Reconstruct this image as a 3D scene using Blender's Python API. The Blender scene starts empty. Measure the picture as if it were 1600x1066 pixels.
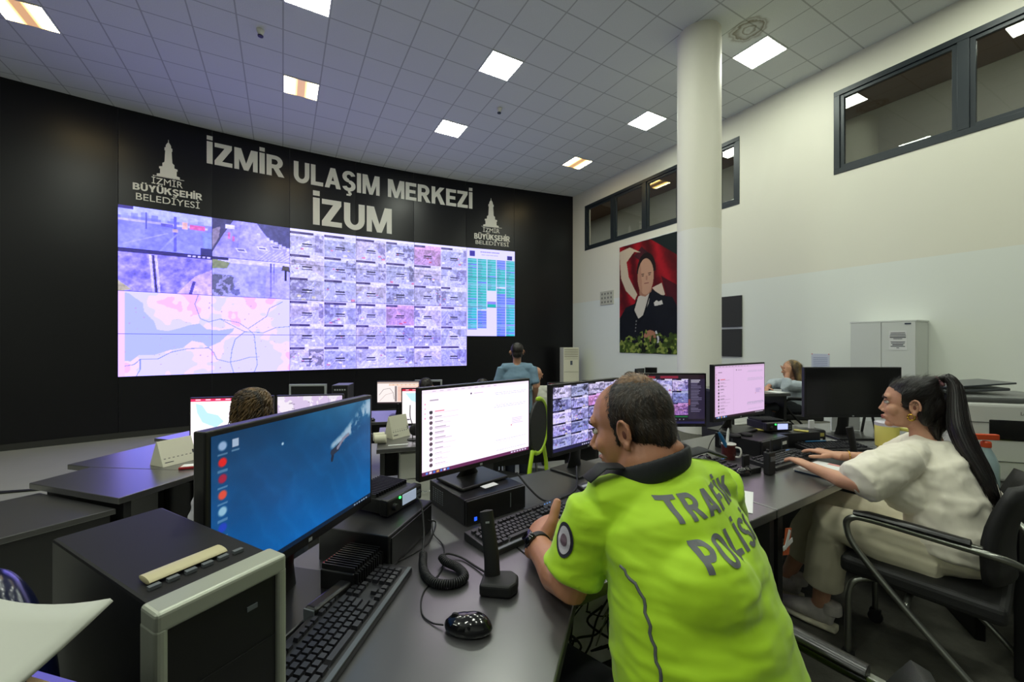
import bpy, bmesh, math, random
import numpy as np
from mathutils import Vector, Matrix, noise
from mathutils.bvhtree import BVHTree
random.seed(7)
SC = bpy.context.scene
COL = SC.collection
# ------------------------------------------------------------------ camera
F_PX = 636.0
CAM_Z = 1.4
cam_d = bpy.data.cameras.new('camera')
cam_d.sensor_width = 36.0
cam_d.lens = 36.0 * F_PX / 1600.0
cam_d.clip_start = 0.02
cam = bpy.data.objects.new('camera', cam_d)
COL.objects.link(cam)
cam.location = (0, 0, CAM_Z)
cam.rotation_euler = (math.pi / 2, 0, 0)
SC.camera = cam
# ------------------------------------------------------------------ world and exposure
wd = bpy.data.worlds.new('world')
SC.world = wd
wd.use_nodes = True
wd.node_tree.nodes['Background'].inputs[0].default_value = (0.55, 0.6, 0.58, 1)
wd.node_tree.nodes['Background'].inputs[1].default_value = 0.02
SC.view_settings.view_transform = 'Standard'
SC.view_settings.look = 'None'
SC.view_settings.exposure = 0.0
SC.view_settings.gamma = 1.0
SC.view_settings.use_curve_mapping = False
SC.cycles.use_denoising = True
SC.cycles.max_bounces = 8
SC.cycles.diffuse_bounces = 4
SC.cycles.glossy_bounces = 4
SC.cycles.sample_clamp_indirect = 6.0
LAMP_COOL = (0.94, 1.0, 0.86)      # ceiling tubes: slightly green white
LAMP_WARM = (1.0, 0.86, 0.42)
LAMP_POWER = 42.0                  # emission strength of a ceiling panel
SCREEN_GAIN = 1.0
# ------------------------------------------------------------------ small maths
def PZ(u, v, z):
    """ground plan point of a picture position lying at height z"""
    y = F_PX * (CAM_Z - z) / (v - 533.0)
    return ((u - 800.0) / F_PX * y, y)
def PY(u, v, y):
    """3-D point of a picture position lying at depth y"""
    return Vector(((u - 800.0) / F_PX * y, y, CAM_Z + (533.0 - v) / F_PX * y))
def R(a):
    return math.radians(a)
def lin(c):
    c = np.asarray(c, dtype=np.float64)
    return np.where(c <= 0.04045, c / 12.92, ((c + 0.055) / 1.055) ** 2.4)
def hexc(h):
    h = h.lstrip('#')
    return tuple(float(x) for x in lin([int(h[i:i + 2], 16) / 255 for i in (0, 2, 4)]))
# ------------------------------------------------------------------ materials
MATS = {}
def mat(name, col, rough=0.5, metal=0.0, bump=0.0, bscale=60.0, emit=None, estr=0.0, spec=0.5, var=0.0, vscale=8.0, coat=0.0, sss=0.0, sheen=0.0):
    if name in MATS:
        return MATS[name]
    m = bpy.data.materials.new(name)
    m.use_nodes = True
    nt = m.node_tree
    b = nt.nodes['Principled BSDF']
    c = hexc(col) if isinstance(col, str) else col
    b.inputs['Base Color'].default_value = (*c, 1)
    b.inputs['Roughness'].default_value = rough
    b.inputs['Metallic'].default_value = metal
    b.inputs['Specular IOR Level'].default_value = spec
    b.inputs['Coat Weight'].default_value = coat
    if sheen:
        b.inputs['Sheen Weight'].default_value = sheen
    if sss:
        b.inputs['Subsurface Weight'].default_value = sss
        b.inputs['Subsurface Radius'].default_value = (0.012, 0.005, 0.003)
        b.inputs['Subsurface Scale'].default_value = 1.0
    tc = nt.nodes.new('ShaderNodeTexCoord')
    if var:
        n = nt.nodes.new('ShaderNodeTexNoise')
        n.inputs['Scale'].default_value = vscale
        n.inputs['Detail'].default_value = 5
        nt.links.new(tc.outputs['Object'], n.inputs['Vector'])
        mx = nt.nodes.new('ShaderNodeMix')
        mx.data_type = 'RGBA'
        mx.inputs[6].default_value = (*[x * (1 - var) for x in c], 1)
        mx.inputs[7].default_value = (*[min(1, x * (1 + var)) for x in c], 1)
        nt.links.new(n.outputs['Fac'], mx.inputs[0])
        nt.links.new(mx.outputs[2], b.inputs['Base Color'])
    if bump:
        n2 = nt.nodes.new('ShaderNodeTexNoise')
        n2.inputs['Scale'].default_value = bscale
        n2.inputs['Detail'].default_value = 4
        nt.links.new(tc.outputs['Object'], n2.inputs['Vector'])
        bp = nt.nodes.new('ShaderNodeBump')
        bp.inputs['Strength'].default_value = bump
        bp.inputs['Distance'].default_value = 0.01
        nt.links.new(n2.outputs['Fac'], bp.inputs['Height'])
        nt.links.new(bp.outputs['Normal'], b.inputs['Normal'])
    if emit is not None:
        e = hexc(emit) if isinstance(emit, str) else emit
        b.inputs['Emission Color'].default_value = (*e, 1)
        b.inputs['Emission Strength'].default_value = estr
    MATS[name] = m
    return m
def pixel_mat(name, glow, rough=0.35, spec=0.5):
    """picture shown by a screen (glow > 0) or printed on cloth (glow = 0): colour comes from the cells of the mesh"""
    if name in MATS:
        return MATS[name]
    m = bpy.data.materials.new(name)
    m.use_nodes = True
    nt = m.node_tree
    b = nt.nodes['Principled BSDF']
    at = nt.nodes.new('ShaderNodeAttribute')
    at.attribute_name = 'pix'
    b.inputs['Roughness'].default_value = rough
    b.inputs['Specular IOR Level'].default_value = spec
    if glow:
        b.inputs['Base Color'].default_value = (0.01, 0.01, 0.012, 1)
        nt.links.new(at.outputs['Color'], b.inputs['Emission Color'])
        b.inputs['Emission Strength'].default_value = glow
    else:
        nt.links.new(at.outputs['Color'], b.inputs['Base Color'])
    MATS[name] = m
    return m
# ------------------------------------------------------------------ objects
def setp(o, label=None, cat=None, group=None, kind=None):
    if label: o['label'] = label
    if cat: o['category'] = cat
    if group: o['group'] = group
    if kind: o['kind'] = kind
    return o
def empty(name, loc=(0, 0, 0), rz=0.0, label=None, cat=None, group=None, kind=None):
    o = bpy.data.objects.new(name, None)
    o.empty_display_size = 0.05
    COL.objects.link(o)
    o.location = loc
    o.rotation_euler = (0, 0, rz)
    return setp(o, label, cat, group, kind)
def obj(name, bm, m, parent=None, smooth=False, loc=None, rz=None, bevel=0.0, seg=2):
    me = bm if isinstance(bm, bpy.types.Mesh) else bpy.data.meshes.new(name)
    if not isinstance(bm, bpy.types.Mesh):
        bmesh.ops.recalc_face_normals(bm, faces=bm.faces)
        bm.to_mesh(me)
        bm.free()
    ms = m if isinstance(m, (list, tuple)) else [m]
    me.materials.clear()
    for x in ms:
        me.materials.append(x)
    if smooth is True:
        me.polygons.foreach_set('use_smooth', [True] * len(me.polygons))
    elif smooth:
        me.set_sharp_from_angle(angle=R(smooth))
        me.polygons.foreach_set('use_smooth', [True] * len(me.polygons))
    o = bpy.data.objects.new(name, me)
    COL.objects.link(o)
    if parent is not None:
        o.parent = parent
    if loc is not None:
        o.location = loc
    if rz is not None:
        o.rotation_euler = (0, 0, rz)
    if bevel:
        b = o.modifiers.new('edge', 'BEVEL')
        b.width = bevel
        b.segments = seg
        b.limit_method = 'ANGLE'
        b.angle_limit = R(35)
    return o
def copy_tree(o, parent=None):
    c = o.copy()
    COL.objects.link(c)
    if parent is not None:
        c.parent = parent
    for ch in list(o.children):
        copy_tree(ch, c)
    return c
# ------------------------------------------------------------------ shapes (added to a bmesh)
def NB():
    return bmesh.new()
def box(bm, c, s, rz=0.0, rx=0.0, ry=0.0, taper=1.0):
    M = Matrix.Translation(c) @ Matrix.Rotation(rz, 4, 'Z') @ Matrix.Rotation(ry, 4, 'Y') @ Matrix.Rotation(rx, 4, 'X')
    vs = []
    for z in (-1, 1):
        k = taper if z > 0 else 1.0
        for x, y in ((-1, -1), (1, -1), (1, 1), (-1, 1)):
            vs.append(bm.verts.new(M @ Vector((x * s[0] / 2 * k, y * s[1] / 2 * k, z * s[2] / 2))))
    fs = []
    for f in ((3, 2, 1, 0), (4, 5, 6, 7), (0, 1, 5, 4), (1, 2, 6, 5), (2, 3, 7, 6), (3, 0, 4, 7)):
        fs.append(bm.faces.new([vs[i] for i in f]))
    return fs
def prism(bm, pts, z0, z1):
    a = [bm.verts.new((p[0], p[1], z0)) for p in pts]
    b = [bm.verts.new((p[0], p[1], z1)) for p in pts]
    n = len(pts)
    bm.faces.new(a[::-1]); bm.faces.new(b)
    for i in range(n):
        bm.faces.new((a[i], a[(i + 1) % n], b[(i + 1) % n], b[i]))
def extrude_outline(bm, pts, M, depth):
    """outline in the local xz plane, thickness along local y"""
    a = [bm.verts.new(M @ Vector((p[0], 0, p[1]))) for p in pts]
    b = [bm.verts.new(M @ Vector((p[0], depth, p[1]))) for p in pts]
    n = len(pts)
    bm.faces.new(a); bm.faces.new(b[::-1])
    for i in range(n):
        bm.faces.new((a[i], b[i], b[(i + 1) % n], a[(i + 1) % n]))
def lathe(bm, prof, c=(0, 0, 0), seg=24, M=None):
    rings = []
    M = M or Matrix.Translation(c)
    for r, z in prof:
        rings.append([bm.verts.new(M @ Vector((r * math.cos(2 * math.pi * i / seg), r * math.sin(2 * math.pi * i / seg), z))) for i in range(seg)])
    for a, b in zip(rings, rings[1:]):
        for i in range(seg):
            bm.faces.new((a[i], a[(i + 1) % seg], b[(i + 1) % seg], b[i]))
    bm.faces.new(rings[0][::-1]); bm.faces.new(rings[-1])
def catmull(pts, n=8):
    P = [Vector(p) for p in pts]
    if len(P) < 3:
        return P
    out = []
    Q = [P[0] * 2 - P[1]] + P + [P[-1] * 2 - P[-2]]
    for i in range(1, len(Q) - 2):
        for k in range(n):
            t = k / n
            out.append(0.5 * (2 * Q[i] + (Q[i + 1] - Q[i - 1]) * t + (2 * Q[i - 1] - 5 * Q[i] + 4 * Q[i + 1] - Q[i + 2]) * t * t + (3 * Q[i] - Q[i - 1] - 3 * Q[i + 1] + Q[i + 2]) * t ** 3))
    out.append(P[-1])
    return out
def loft(bm, pts, rad, ref=None, seg=14, caps=True):
    """closed tube through pts; rad = one value, or per point a value or (across, along ref)"""
    P = [Vector(p) for p in pts]
    n = len(P)
    if not isinstance(rad, (list, tuple)):
        rad = [rad] * n
    up = Vector(ref) if ref is not None else None
    rings = []
    last = None
    for i in range(n):
        t = (P[min(i + 1, n - 1)] - P[max(i - 1, 0)]).normalized()
        if up is not None:
            y = (up - t * up.dot(t))
            if y.length < 1e-4:
                y = t.orthogonal()
        elif last is not None:
            y = last - t * last.dot(t)
            if y.length < 1e-4:
                y = t.orthogonal()
        else:
            y = Vector((0, 0, 1)) - t * t.z
            if y.length < 0.2:
                y = Vector((1, 0, 0)) - t * t.x
        y.normalize()
        last = y
        x = t.cross(y)
        r = rad[i] if isinstance(rad[i], (list, tuple)) else (rad[i], rad[i])
        rings.append([bm.verts.new(P[i] + x * (r[0] * math.cos(2 * math.pi * k / seg)) + y * (r[1] * math.sin(2 * math.pi * k / seg))) for k in range(seg)])
    for a, b in zip(rings, rings[1:]):
        for k in range(seg):
            bm.faces.new((a[k], a[(k + 1) % seg], b[(k + 1) % seg], b[k]))
    if caps:
        for ring, i, s in ((rings[0], 0, 1), (rings[-1], n - 1, -1)):
            j = 1 if s == 1 else n - 2
            d = (P[i] - P[j]).normalized()
            r = rad[i] if isinstance(rad[i], (list, tuple)) else (rad[i], rad[i])
            c = bm.verts.new(P[i] + d * min(r) * 0.45)
            for k in range(seg):
                q = (ring[(k + 1) % seg], ring[k], c) if s == 1 else (ring[k], ring[(k + 1) % seg], c)
                bm.faces.new(q)
def tube(bm, pts, r, n=6, seg=8):
    loft(bm, catmull(pts, n), r, seg=seg)
def ell(bm, c, r, M=None, seg=16, rings=10):
    r = r if isinstance(r, (list, tuple)) else (r, r, r)
    T = Matrix.Translation(c) @ (M.to_4x4() if M is not None else Matrix.Identity(4))
    top = bm.verts.new(T @ Vector((0, 0, r[2]))); bot = bm.verts.new(T @ Vector((0, 0, -r[2])))
    rr = []
    for i in range(1, rings):
        a = math.pi * i / rings
        rr.append([bm.verts.new(T @ Vector((r[0] * math.sin(a) * math.cos(2 * math.pi * k / seg), r[1] * math.sin(a) * math.sin(2 * math.pi * k / seg), r[2] * math.cos(a)))) for k in range(seg)])
    for k in range(seg):
        bm.faces.new((top, rr[0][k], rr[0][(k + 1) % seg]))
        bm.faces.new((bot, rr[-1][(k + 1) % seg], rr[-1][k]))
    for a, b in zip(rr, rr[1:]):
        for k in range(seg):
            bm.faces.new((a[k], b[k], b[(k + 1) % seg], a[(k + 1) % seg]))
def organic(bm, voxel, smooth=4, fac=0.5):
    """join overlapping closed shapes into one continuous skin and return its mesh"""
    bmesh.ops.recalc_face_normals(bm, faces=bm.faces)
    me = bpy.data.meshes.new('skin')
    bm.to_mesh(me); bm.free()
    o = bpy.data.objects.new('skin', me)
    COL.objects.link(o)
    r = o.modifiers.new('r', 'REMESH')
    r.mode = 'VOXEL'; r.voxel_size = voxel; r.use_smooth_shade = True
    if smooth:
        s = o.modifiers.new('s', 'SMOOTH')
        s.iterations = smooth; s.factor = fac
    dg = bpy.context.evaluated_depsgraph_get()
    out = bpy.data.meshes.new_from_object(o.evaluated_get(dg))
    bpy.data.objects.remove(o); bpy.data.meshes.remove(me)
    return out
def text_mesh(s, size=1.0, bold=0.0, extrude=0.0, align='LEFT', shear=0.0, space=1.0):
    cu = bpy.data.curves.new('txt', 'FONT')
    cu.body = s; cu.size = size; cu.offset = bold * size; cu.extrude = extrude
    cu.align_x = align; cu.shear = shear; cu.space_character = space
    cu.resolution_u = 4
    o = bpy.data.objects.new('txt', cu)
    COL.objects.link(o)
    dg = bpy.context.evaluated_depsgraph_get()
    me = bpy.data.meshes.new_from_object(o.evaluated_get(dg))
    bpy.data.objects.remove(o); bpy.data.curves.remove(cu)
    return me
def fit_text(s, w, h, bold=0.0, extrude=0.0):
    """text mesh whose bounds are exactly 0..w by 0..h in xy"""
    me = text_mesh(s, 1.0, bold, extrude)
    co = np.array([v.co[:] for v in me.vertices])
    lo, hi = co.min(0), co.max(0)
    for v in me.vertices:
        v.co.x = (v.co.x - lo[0]) / (hi[0] - lo[0]) * w
        v.co.y = (v.co.y - lo[1]) / (hi[1] - lo[1]) * h
    return me
# ------------------------------------------------------------------ pictures as arrays (shown by screens, printed on cloth)
def canvas(w, h, c):
    a = np.empty((h, w, 3)); a[:] = c
    return a
def rect(a, x0, y0, x1, y1, c, al=1.0):
    h, w = a.shape[:2]
    s = a[max(0, int(round(y0 * h))):max(0, int(round(y1 * h))), max(0, int(round(x0 * w))):max(0, int(round(x1 * w)))]
    s[:] = s * (1 - al) + np.array(c) * al
def grid_xy(a):
    h, w = a.shape[:2]
    return np.meshgrid((np.arange(w) + .5) / w, (np.arange(h) + .5) / h)
def blob(a, m, c, al=1.0):
    a[m] = a[m] * (1 - al) + np.array(c) * al
def line(a, pts, wd, c, al=1.0):
    X, Y = grid_xy(a)
    h, w = a.shape[:2]
    asp = h / w
    for (x0, y0), (x1, y1) in zip(pts, pts[1:]):
        dx, dy = x1 - x0, (y1 - y0) * asp
        L = dx * dx + dy * dy + 1e-12
        t = np.clip(((X - x0) * dx + (Y - y0) * asp * dy) / L, 0, 1)
        d = np.hypot(X - x0 - t * dx, (Y - y0) * asp - t * dy)
        blob(a, d < wd, c, al)
def poly(a, pts, c, al=1.0):
    X, Y = grid_xy(a)
    ins = np.zeros(X.shape, bool)
    n = len(pts)
    for i in range(n):
        x0, y0 = pts[i]; x1, y1 = pts[(i + 1) % n]
        if y0 == y1:
            continue
        ins ^= ((Y > min(y0, y1)) & (Y <= max(y0, y1)) & (X < (Y - y0) * (x1 - x0) / (y1 - y0) + x0))
    blob(a, ins, c, al)
def vnoise(w, h, sx, sy, seed):
    rg = np.random.default_rng(seed)
    g = rg.random((int(sy) + 2, int(sx) + 2))
    x = np.linspace(0, sx, w, endpoint=False); y = np.linspace(0, sy, h, endpoint=False)
    xi = x.astype(int); yi = y.astype(int)
    fx = (x - xi); fy = (y - yi)
    fx = fx * fx * (3 - 2 * fx); fy = fy * fy * (3 - 2 * fy)
    A = g[np.ix_(yi, xi)]; B = g[np.ix_(yi, xi + 1)]; C = g[np.ix_(yi + 1, xi)]; D = g[np.ix_(yi + 1, xi + 1)]
    return (A * (1 - fx) + B * fx) * (1 - fy[:, None]) + (C * (1 - fx) + D * fx) * fy[:, None]
def fractal(w, h, s, seed, oct=4):
    out = np.zeros((h, w)); am = 0
    for i in range(oct):
        k = 0.6 ** i
        out += k * vnoise(w, h, s * 2 ** i, s * 2 ** i * h / w, seed + i); am += k
    return out / am
def pixel_grid(bm_w, bm_h, a, boost=(1, 1, 1), bend=None):
    """mesh of w x h metres in the local xz plane facing -y; one colour per cell corner"""
    h, w = a.shape[:2]
    xs = np.linspace(0, bm_w, w); zs = np.linspace(bm_h, 0, h)
    X, Z = np.meshgrid(xs, zs)
    Yv = np.zeros_like(X) if bend is None else bend(X, Z)
    co = np.stack([X, Yv, Z], -1).reshape(-1, 3)
    i = np.arange(w * h).reshape(h, w)
    f = np.stack([i[1:, :-1], i[1:, 1:], i[:-1, 1:], i[:-1, :-1]], -1).reshape(-1, 4)
    me = bpy.data.meshes.new('picture')
    me.vertices.add(len(co)); me.vertices.foreach_set('co', co.ravel())
    me.loops.add(f.size); me.loops.foreach_set('vertex_index', f.ravel().astype(np.int32))
    me.polygons.add(len(f)); me.polygons.foreach_set('loop_start', np.arange(0, f.size, 4, dtype=np.int32))
    me.update(calc_edges=True)
    at = me.attributes.new('pix', 'FLOAT_COLOR', 'POINT')
    c = np.ones((w * h, 4)); c[:, :3] = lin(np.clip(a, 0, 1)).reshape(-1, 3) * np.array(boost)
    at.data.foreach_set('color', c.ravel())
    return me

def _rc(x0, y0, x1, y1): return [(x0, y0), (x1, y0), (x1, y1), (x0, y1)]
def _arc(cx, cy, rx, ry, ix, iy, a0, a1, n=14):
    out = []
    for k in range(n):
        p, q = R(a0 + (a1 - a0) * k / n), R(a0 + (a1 - a0) * (k + 1) / n)
        out.append([(cx + ix * math.cos(p), cy + iy * math.sin(p)), (cx + rx * math.cos(p), cy + ry * math.sin(p)), (cx + rx * math.cos(q), cy + ry * math.sin(q)), (cx + ix * math.cos(q), cy + iy * math.sin(q))])
    return out
def block_glyph(c):
    """heavy sans capital: width and polygons, cap height 1"""
    v, h = .22, .185
    st = _rc(0, 0, v, 1)
    P_ = [st, _rc(0, 1 - h, .37, 1), _rc(0, .37, .37, .37 + h)] + _arc(.36, .685, .34, .315, .12, .315 - h, -90, 90)
    S_ = _arc(.35, .725, .345, .29, .12, .115, 15, 270) + _arc(.35, .27, .355, .285, .125, .11, 90, -165)
    U_ = [_rc(0, .36, v, 1), _rc(.52, .36, .74, 1)] + _arc(.37, .37, .37, .385, .15, .19, 180, 360)
    G = {'I': (v, [st]), 'İ': (v, [st, _rc(0, 1.08, v, 1.26)]), 'L': (.60, [st, _rc(0, 0, .60, h)]),
         'E': (.64, [st, _rc(0, 0, .64, h), _rc(0, .41, .58, .41 + h), _rc(0, 1 - h, .63, 1)]),
         'F': (.60, [st, _rc(0, .39, .54, .39 + h), _rc(0, 1 - h, .60, 1)]), 'T': (.70, [_rc(0, 1 - h, .70, 1), _rc(.24, 0, .46, 1)]),
         'H': (.74, [st, _rc(.52, 0, .74, 1), _rc(0, .41, .74, .41 + h)]),
         'Z': (.68, [_rc(0, 0, .68, h), _rc(0, 1 - h, .66, 1), [(0, h), (.28, h), (.66, 1 - h), (.38, 1 - h)]]),
         'M': (.94, [_rc(0, 0, .19, 1), _rc(.75, 0, .94, 1), [(0, 1), (.27, 1), (.56, 0), (.38, 0)], [(.67, 1), (.94, 1), (.56, 0), (.38, 0)]]),
         'A': (.82, [[(0, 0), (.235, 0), (.53, 1), (.29, 1)], [(.585, 0), (.82, 0), (.53, 1), (.29, 1)], _rc(.20, .19, .62, .36)]),
         'K': (.82, [st, [(.20, .32), (.20, .63), (.50, 1), (.79, 1)], [(.31, .49), (.49, .66), (.83, 0), (.55, 0)]]),
         'Y': (.78, [_rc(.28, 0, .50, .45), [(0, 1), (.26, 1), (.50, .45), (.28, .38)], [(.78, 1), (.52, 1), (.28, .45), (.50, .38)]]),
         'P': (.70, P_), 'R': (.76, P_ + [[(.26, .42), (.49, .46), (.77, 0), (.51, 0)]]), 'U': (.74, U_), 'Ü': (.74, U_ + [_rc(.12, 1.07, .31, 1.23), _rc(.43, 1.07, .62, 1.23)]),
         'O': (.88, _arc(.44, .5, .44, .515, .205, .325, 0, 360, 36)), 'S': (.70, S_),
         'Ş': (.70, S_ + [[(.29, .02), (.43, .02), (.41, -.07), (.30, -.07)], [(.30, -.07), (.47, -.05), (.50, -.16), (.40, -.22)], [(.22, -.24), (.42, -.24), (.50, -.15), (.22, -.16)]]),
         'B': (.72, [st, _rc(0, 1 - h, .37, 1), _rc(0, .43, .39, .43 + h * .8), _rc(0, 0, .39, h)] + _arc(.36, .73, .31, .27, .10, .27 - h, -90, 90) + _arc(.38, .285, .34, .285, .12, .285 - h, -90, 90))}
    return G[c]
def heavy_text(s, w, h, depth, gap=.075):
    """mesh of heavy capitals, cap height h, word width w, baseline at y = 0"""
    x = 0.0; V = []; Fc = []
    gl = [block_glyph(c) for c in s]; tot = sum(g[0] for g in gl) + gap * (len(s) - 1)
    k = w / tot; j = 0
    for gw, ps in gl:
        for p in ps:
            z = depth * (1 - .01 * (j % 7)); j += 1
            ar = sum(p[i][0] * p[(i + 1) % len(p)][1] - p[(i + 1) % len(p)][0] * p[i][1] for i in range(len(p)))
            q = p if ar > 0 else p[::-1]
            n = len(V); m = len(q)
            V += [((x + a) * k, b * h, z) for a, b in q]; Fc.append(tuple(range(n, n + m)))
            if depth:
                V += [((x + a) * k, b * h, 0.0) for a, b in q]
                for i in range(m): Fc.append((n + m + i, n + m + (i + 1) % m, n + (i + 1) % m, n + i))
        x += gw + gap
    me = bpy.data.meshes.new('letters'); me.from_pydata(V, [], Fc); me.update()
    return me
# ================================================================== THE ROOM
CEIL = 6.19
T0, T1, T2, T3 = -0.6, -0.4, -0.2, 0.0
# black curved wall: flat facets one display wide
SEG = 1.55
WALL = []
_a0, _da = R(28.577), R(2.958)
_p = Vector((-4.1726, 10.8716))
_fw = [_p.copy()]
for i in range(3):
    a = _a0 - _da * (i + .5); _fw.append(_fw[-1] + Vector((math.cos(a), math.sin(a))) * SEG)
_bk = [_p.copy()]
for i in range(3):
    a = _a0 + _da * (i + .5); _bk.append(_bk[-1] - Vector((math.cos(a), math.sin(a))) * SEG)
WALL = _bk[:0:-1] + _fw                       # seven joints between displays
_lf = [WALL[0].copy()]
for i in range(5):
    a = R(38.9 + 1.3 * i); _lf.append(_lf[-1] - Vector((math.cos(a), math.sin(a))) * SEG)
CORNER = Vector((2.02, 13.52))
WALL = _lf[:0:-1] + WALL + [CORNER]
I0 = 5                                        # index of the joint where the display wall begins
WS = [0.0]
for a, b in zip(WALL, WALL[1:]):
    WS.append(WS[-1] + (b - a).length)
S0 = WS[I0]
def wall_at(s, off=0.0):
    s += S0
    for i in range(len(WALL) - 1):
        if s <= WS[i + 1] or i == len(WALL) - 2:
            d = (WALL[i + 1] - WALL[i]).normalized()
            p = WALL[i] + d * (s - WS[i])
            return p + Vector((d.y, -d.x)) * off, d
def wall_pick(u, v):
    """distance along the black wall and height of a picture position on it"""
    r = Vector(((u - 800.0) / F_PX, 1.0))
    for i in range(len(WALL) - 1):
        a, b = WALL[i], WALL[i + 1]
        d = b - a
        den = r.x * d.y - r.y * d.x
        if abs(den) < 1e-9: continue
        t = (a.x * r.y - a.y * r.x) / -den * -1
        t = (r.y * a.x - r.x * a.y) / (r.x * d.y - r.y * d.x)
        if -1e-6 <= t <= 1 + 1e-6:
            p = a + d * t
            return WS[i] + d.length * t - S0, CAM_Z + (533.0 - v) / F_PX * p.y
RW_D = Vector((0.48, -0.877)).normalized()    # direction of the white wall, from the corner towards the viewer
RW_N = Vector((-RW_D.y, RW_D.x)) * -1         # into the room
if RW_N.x > 0: RW_N = -RW_N
def rw_pick(u, v):
    r = (u - 800.0) / F_PX
    t = (r * CORNER.y - CORNER.x) / (RW_D.x - r * RW_D.y)
    y = CORNER.y + t * RW_D.y
    return t, CAM_Z + (533.0 - v) / F_PX * y
def rw_at(t, off=0.0):
    return CORNER + RW_D * t + RW_N * off
RW_ROT = math.atan2(RW_D.y, RW_D.x)           # local x runs along the wall to the viewer, -y faces into the room
GA = Vector((0.871, 0.491)).normalized(); GB = Vector((-GA.y, GA.x))
GRID_ROT = math.atan2(GA.y, GA.x)
def grid_at(n, m):
    return GA * (3.307 + .6 * n) + GB * (6.276 + .6 * m)
# ---- materials
def ceiling_mat():
    m = mat('ceiling_tiles', '#dadedb', 0.9)
    nt = m.node_tree; L = nt.links; N = nt.nodes
    b = N['Principled BSDF']
    g = N.new('ShaderNodeNewGeometry')
    mp = N.new('ShaderNodeMapping'); mp.vector_type = 'POINT'
    mp.inputs['Rotation'].default_value = (0, 0, -GRID_ROT)
    L.new(g.outputs['Position'], mp.inputs['Vector'])
    sp = N.new('ShaderNodeSeparateXYZ'); L.new(mp.outputs[0], sp.inputs[0])
    def M(op, a, bv=None):
        n = N.new('ShaderNodeMath'); n.operation = op
        for i, x in ((0, a), (1, bv)):
            if x is None: continue
            if isinstance(x, (int, float)): n.inputs[i].default_value = x
            else: L.new(x, n.inputs[i])
        return n.outputs[0]
    def edge(o, off):
        fr = M('FRACT', M('DIVIDE', M('ADD', o, 60.0 - off), 0.6))
        return M('MINIMUM', fr, M('SUBTRACT', 1.0, fr))
    d = M('MINIMUM', edge(sp.outputs[0], 3.007), edge(sp.outputs[1], 5.976))
    mk = M('LESS_THAN', d, 0.017)
    nz = N.new('ShaderNodeTexNoise'); nz.inputs['Scale'].default_value = 90; nz.inputs['Detail'].default_value = 3
    L.new(g.outputs['Position'], nz.inputs['Vector'])
    mx = N.new('ShaderNodeMix'); mx.data_type = 'RGBA'
    mx.inputs[6].default_value = (*hexc('#d2d7d3'), 1); mx.inputs[7].default_value = (*hexc('#e2e6e2'), 1)
    L.new(nz.outputs['Fac'], mx.inputs[0])
    m2 = N.new('ShaderNodeMix'); m2.data_type = 'RGBA'
    L.new(mk, m2.inputs[0]); L.new(mx.outputs[2], m2.inputs[6]); m2.inputs[7].default_value = (*hexc('#b0b5b0'), 1)
    # old water stain with rings beside the column
    ds = N.new('ShaderNodeVectorMath'); ds.operation = 'DISTANCE'
    ds.inputs[1].default_value = (3.64, 6.27, CEIL)
    wn = N.new('ShaderNodeTexNoise'); wn.inputs['Scale'].default_value = 7
    L.new(g.outputs['Position'], wn.inputs['Vector'])
    L.new(g.outputs['Position'], ds.inputs[0])
    dd = M('ADD', ds.outputs['Value'], M('MULTIPLY', M('SUBTRACT', wn.outputs['Fac'], 0.5), 0.16))
    cr = N.new('ShaderNodeValToRGB'); e = cr.color_ramp
    e.elements[0].position = 0.0; e.elements[0].color = (.25, .25, .25, 1)
    e.elements[1].position = 0.30; e.elements[1].color = (0, 0, 0, 1)
    for p, c in ((.05, .1), (.09, .75), (.11, .2), (.15, .35), (.19, .85), (.21, .2), (.24, .55), (.27, .1)):
        x = e.elements.new(p); x.color = (c, c, c, 1)
    L.new(dd, cr.inputs[0])
    m3 = N.new('ShaderNodeMix'); m3.data_type = 'RGBA'
    L.new(cr.outputs[0], m3.inputs[0]); L.new(m2.outputs[2], m3.inputs[6]); m3.inputs[7].default_value = (*hexc('#6f6244'), 1)
    L.new(m3.outputs[2], b.inputs['Base Color'])
    bp = N.new('ShaderNodeBump'); bp.inputs['Strength'].default_value = .35; bp.inputs['Distance'].default_value = .01
    L.new(M('SUBTRACT', nz.outputs['Fac'], M('MULTIPLY', mk, 0.8)), bp.inputs['Height'])
    L.new(bp.outputs[0], b.inputs['Normal'])
    return m
def height_paint(name, low, high, z):
    m = mat(name, low, 0.55, bump=0.04, bscale=40)
    nt = m.node_tree
    g = nt.nodes.new('ShaderNodeNewGeometry'); sp = nt.nodes.new('ShaderNodeSeparateXYZ')
    nt.links.new(g.outputs['Position'], sp.inputs[0])
    c = nt.nodes.new('ShaderNodeMath'); c.operation = 'GREATER_THAN'; c.inputs[1].default_value = z
    nt.links.new(sp.outputs[2], c.inputs[0])
    mx = nt.nodes.new('ShaderNodeMix'); mx.data_type = 'RGBA'
    nt.links.new(c.outputs[0], mx.inputs[0])
    mx.inputs[6].default_value = (*hexc(low), 1); mx.inputs[7].default_value = (*hexc(high), 1)
    nt.links.new(mx.outputs[2], nt.nodes['Principled BSDF'].inputs['Base Color'])
    return m
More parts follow.
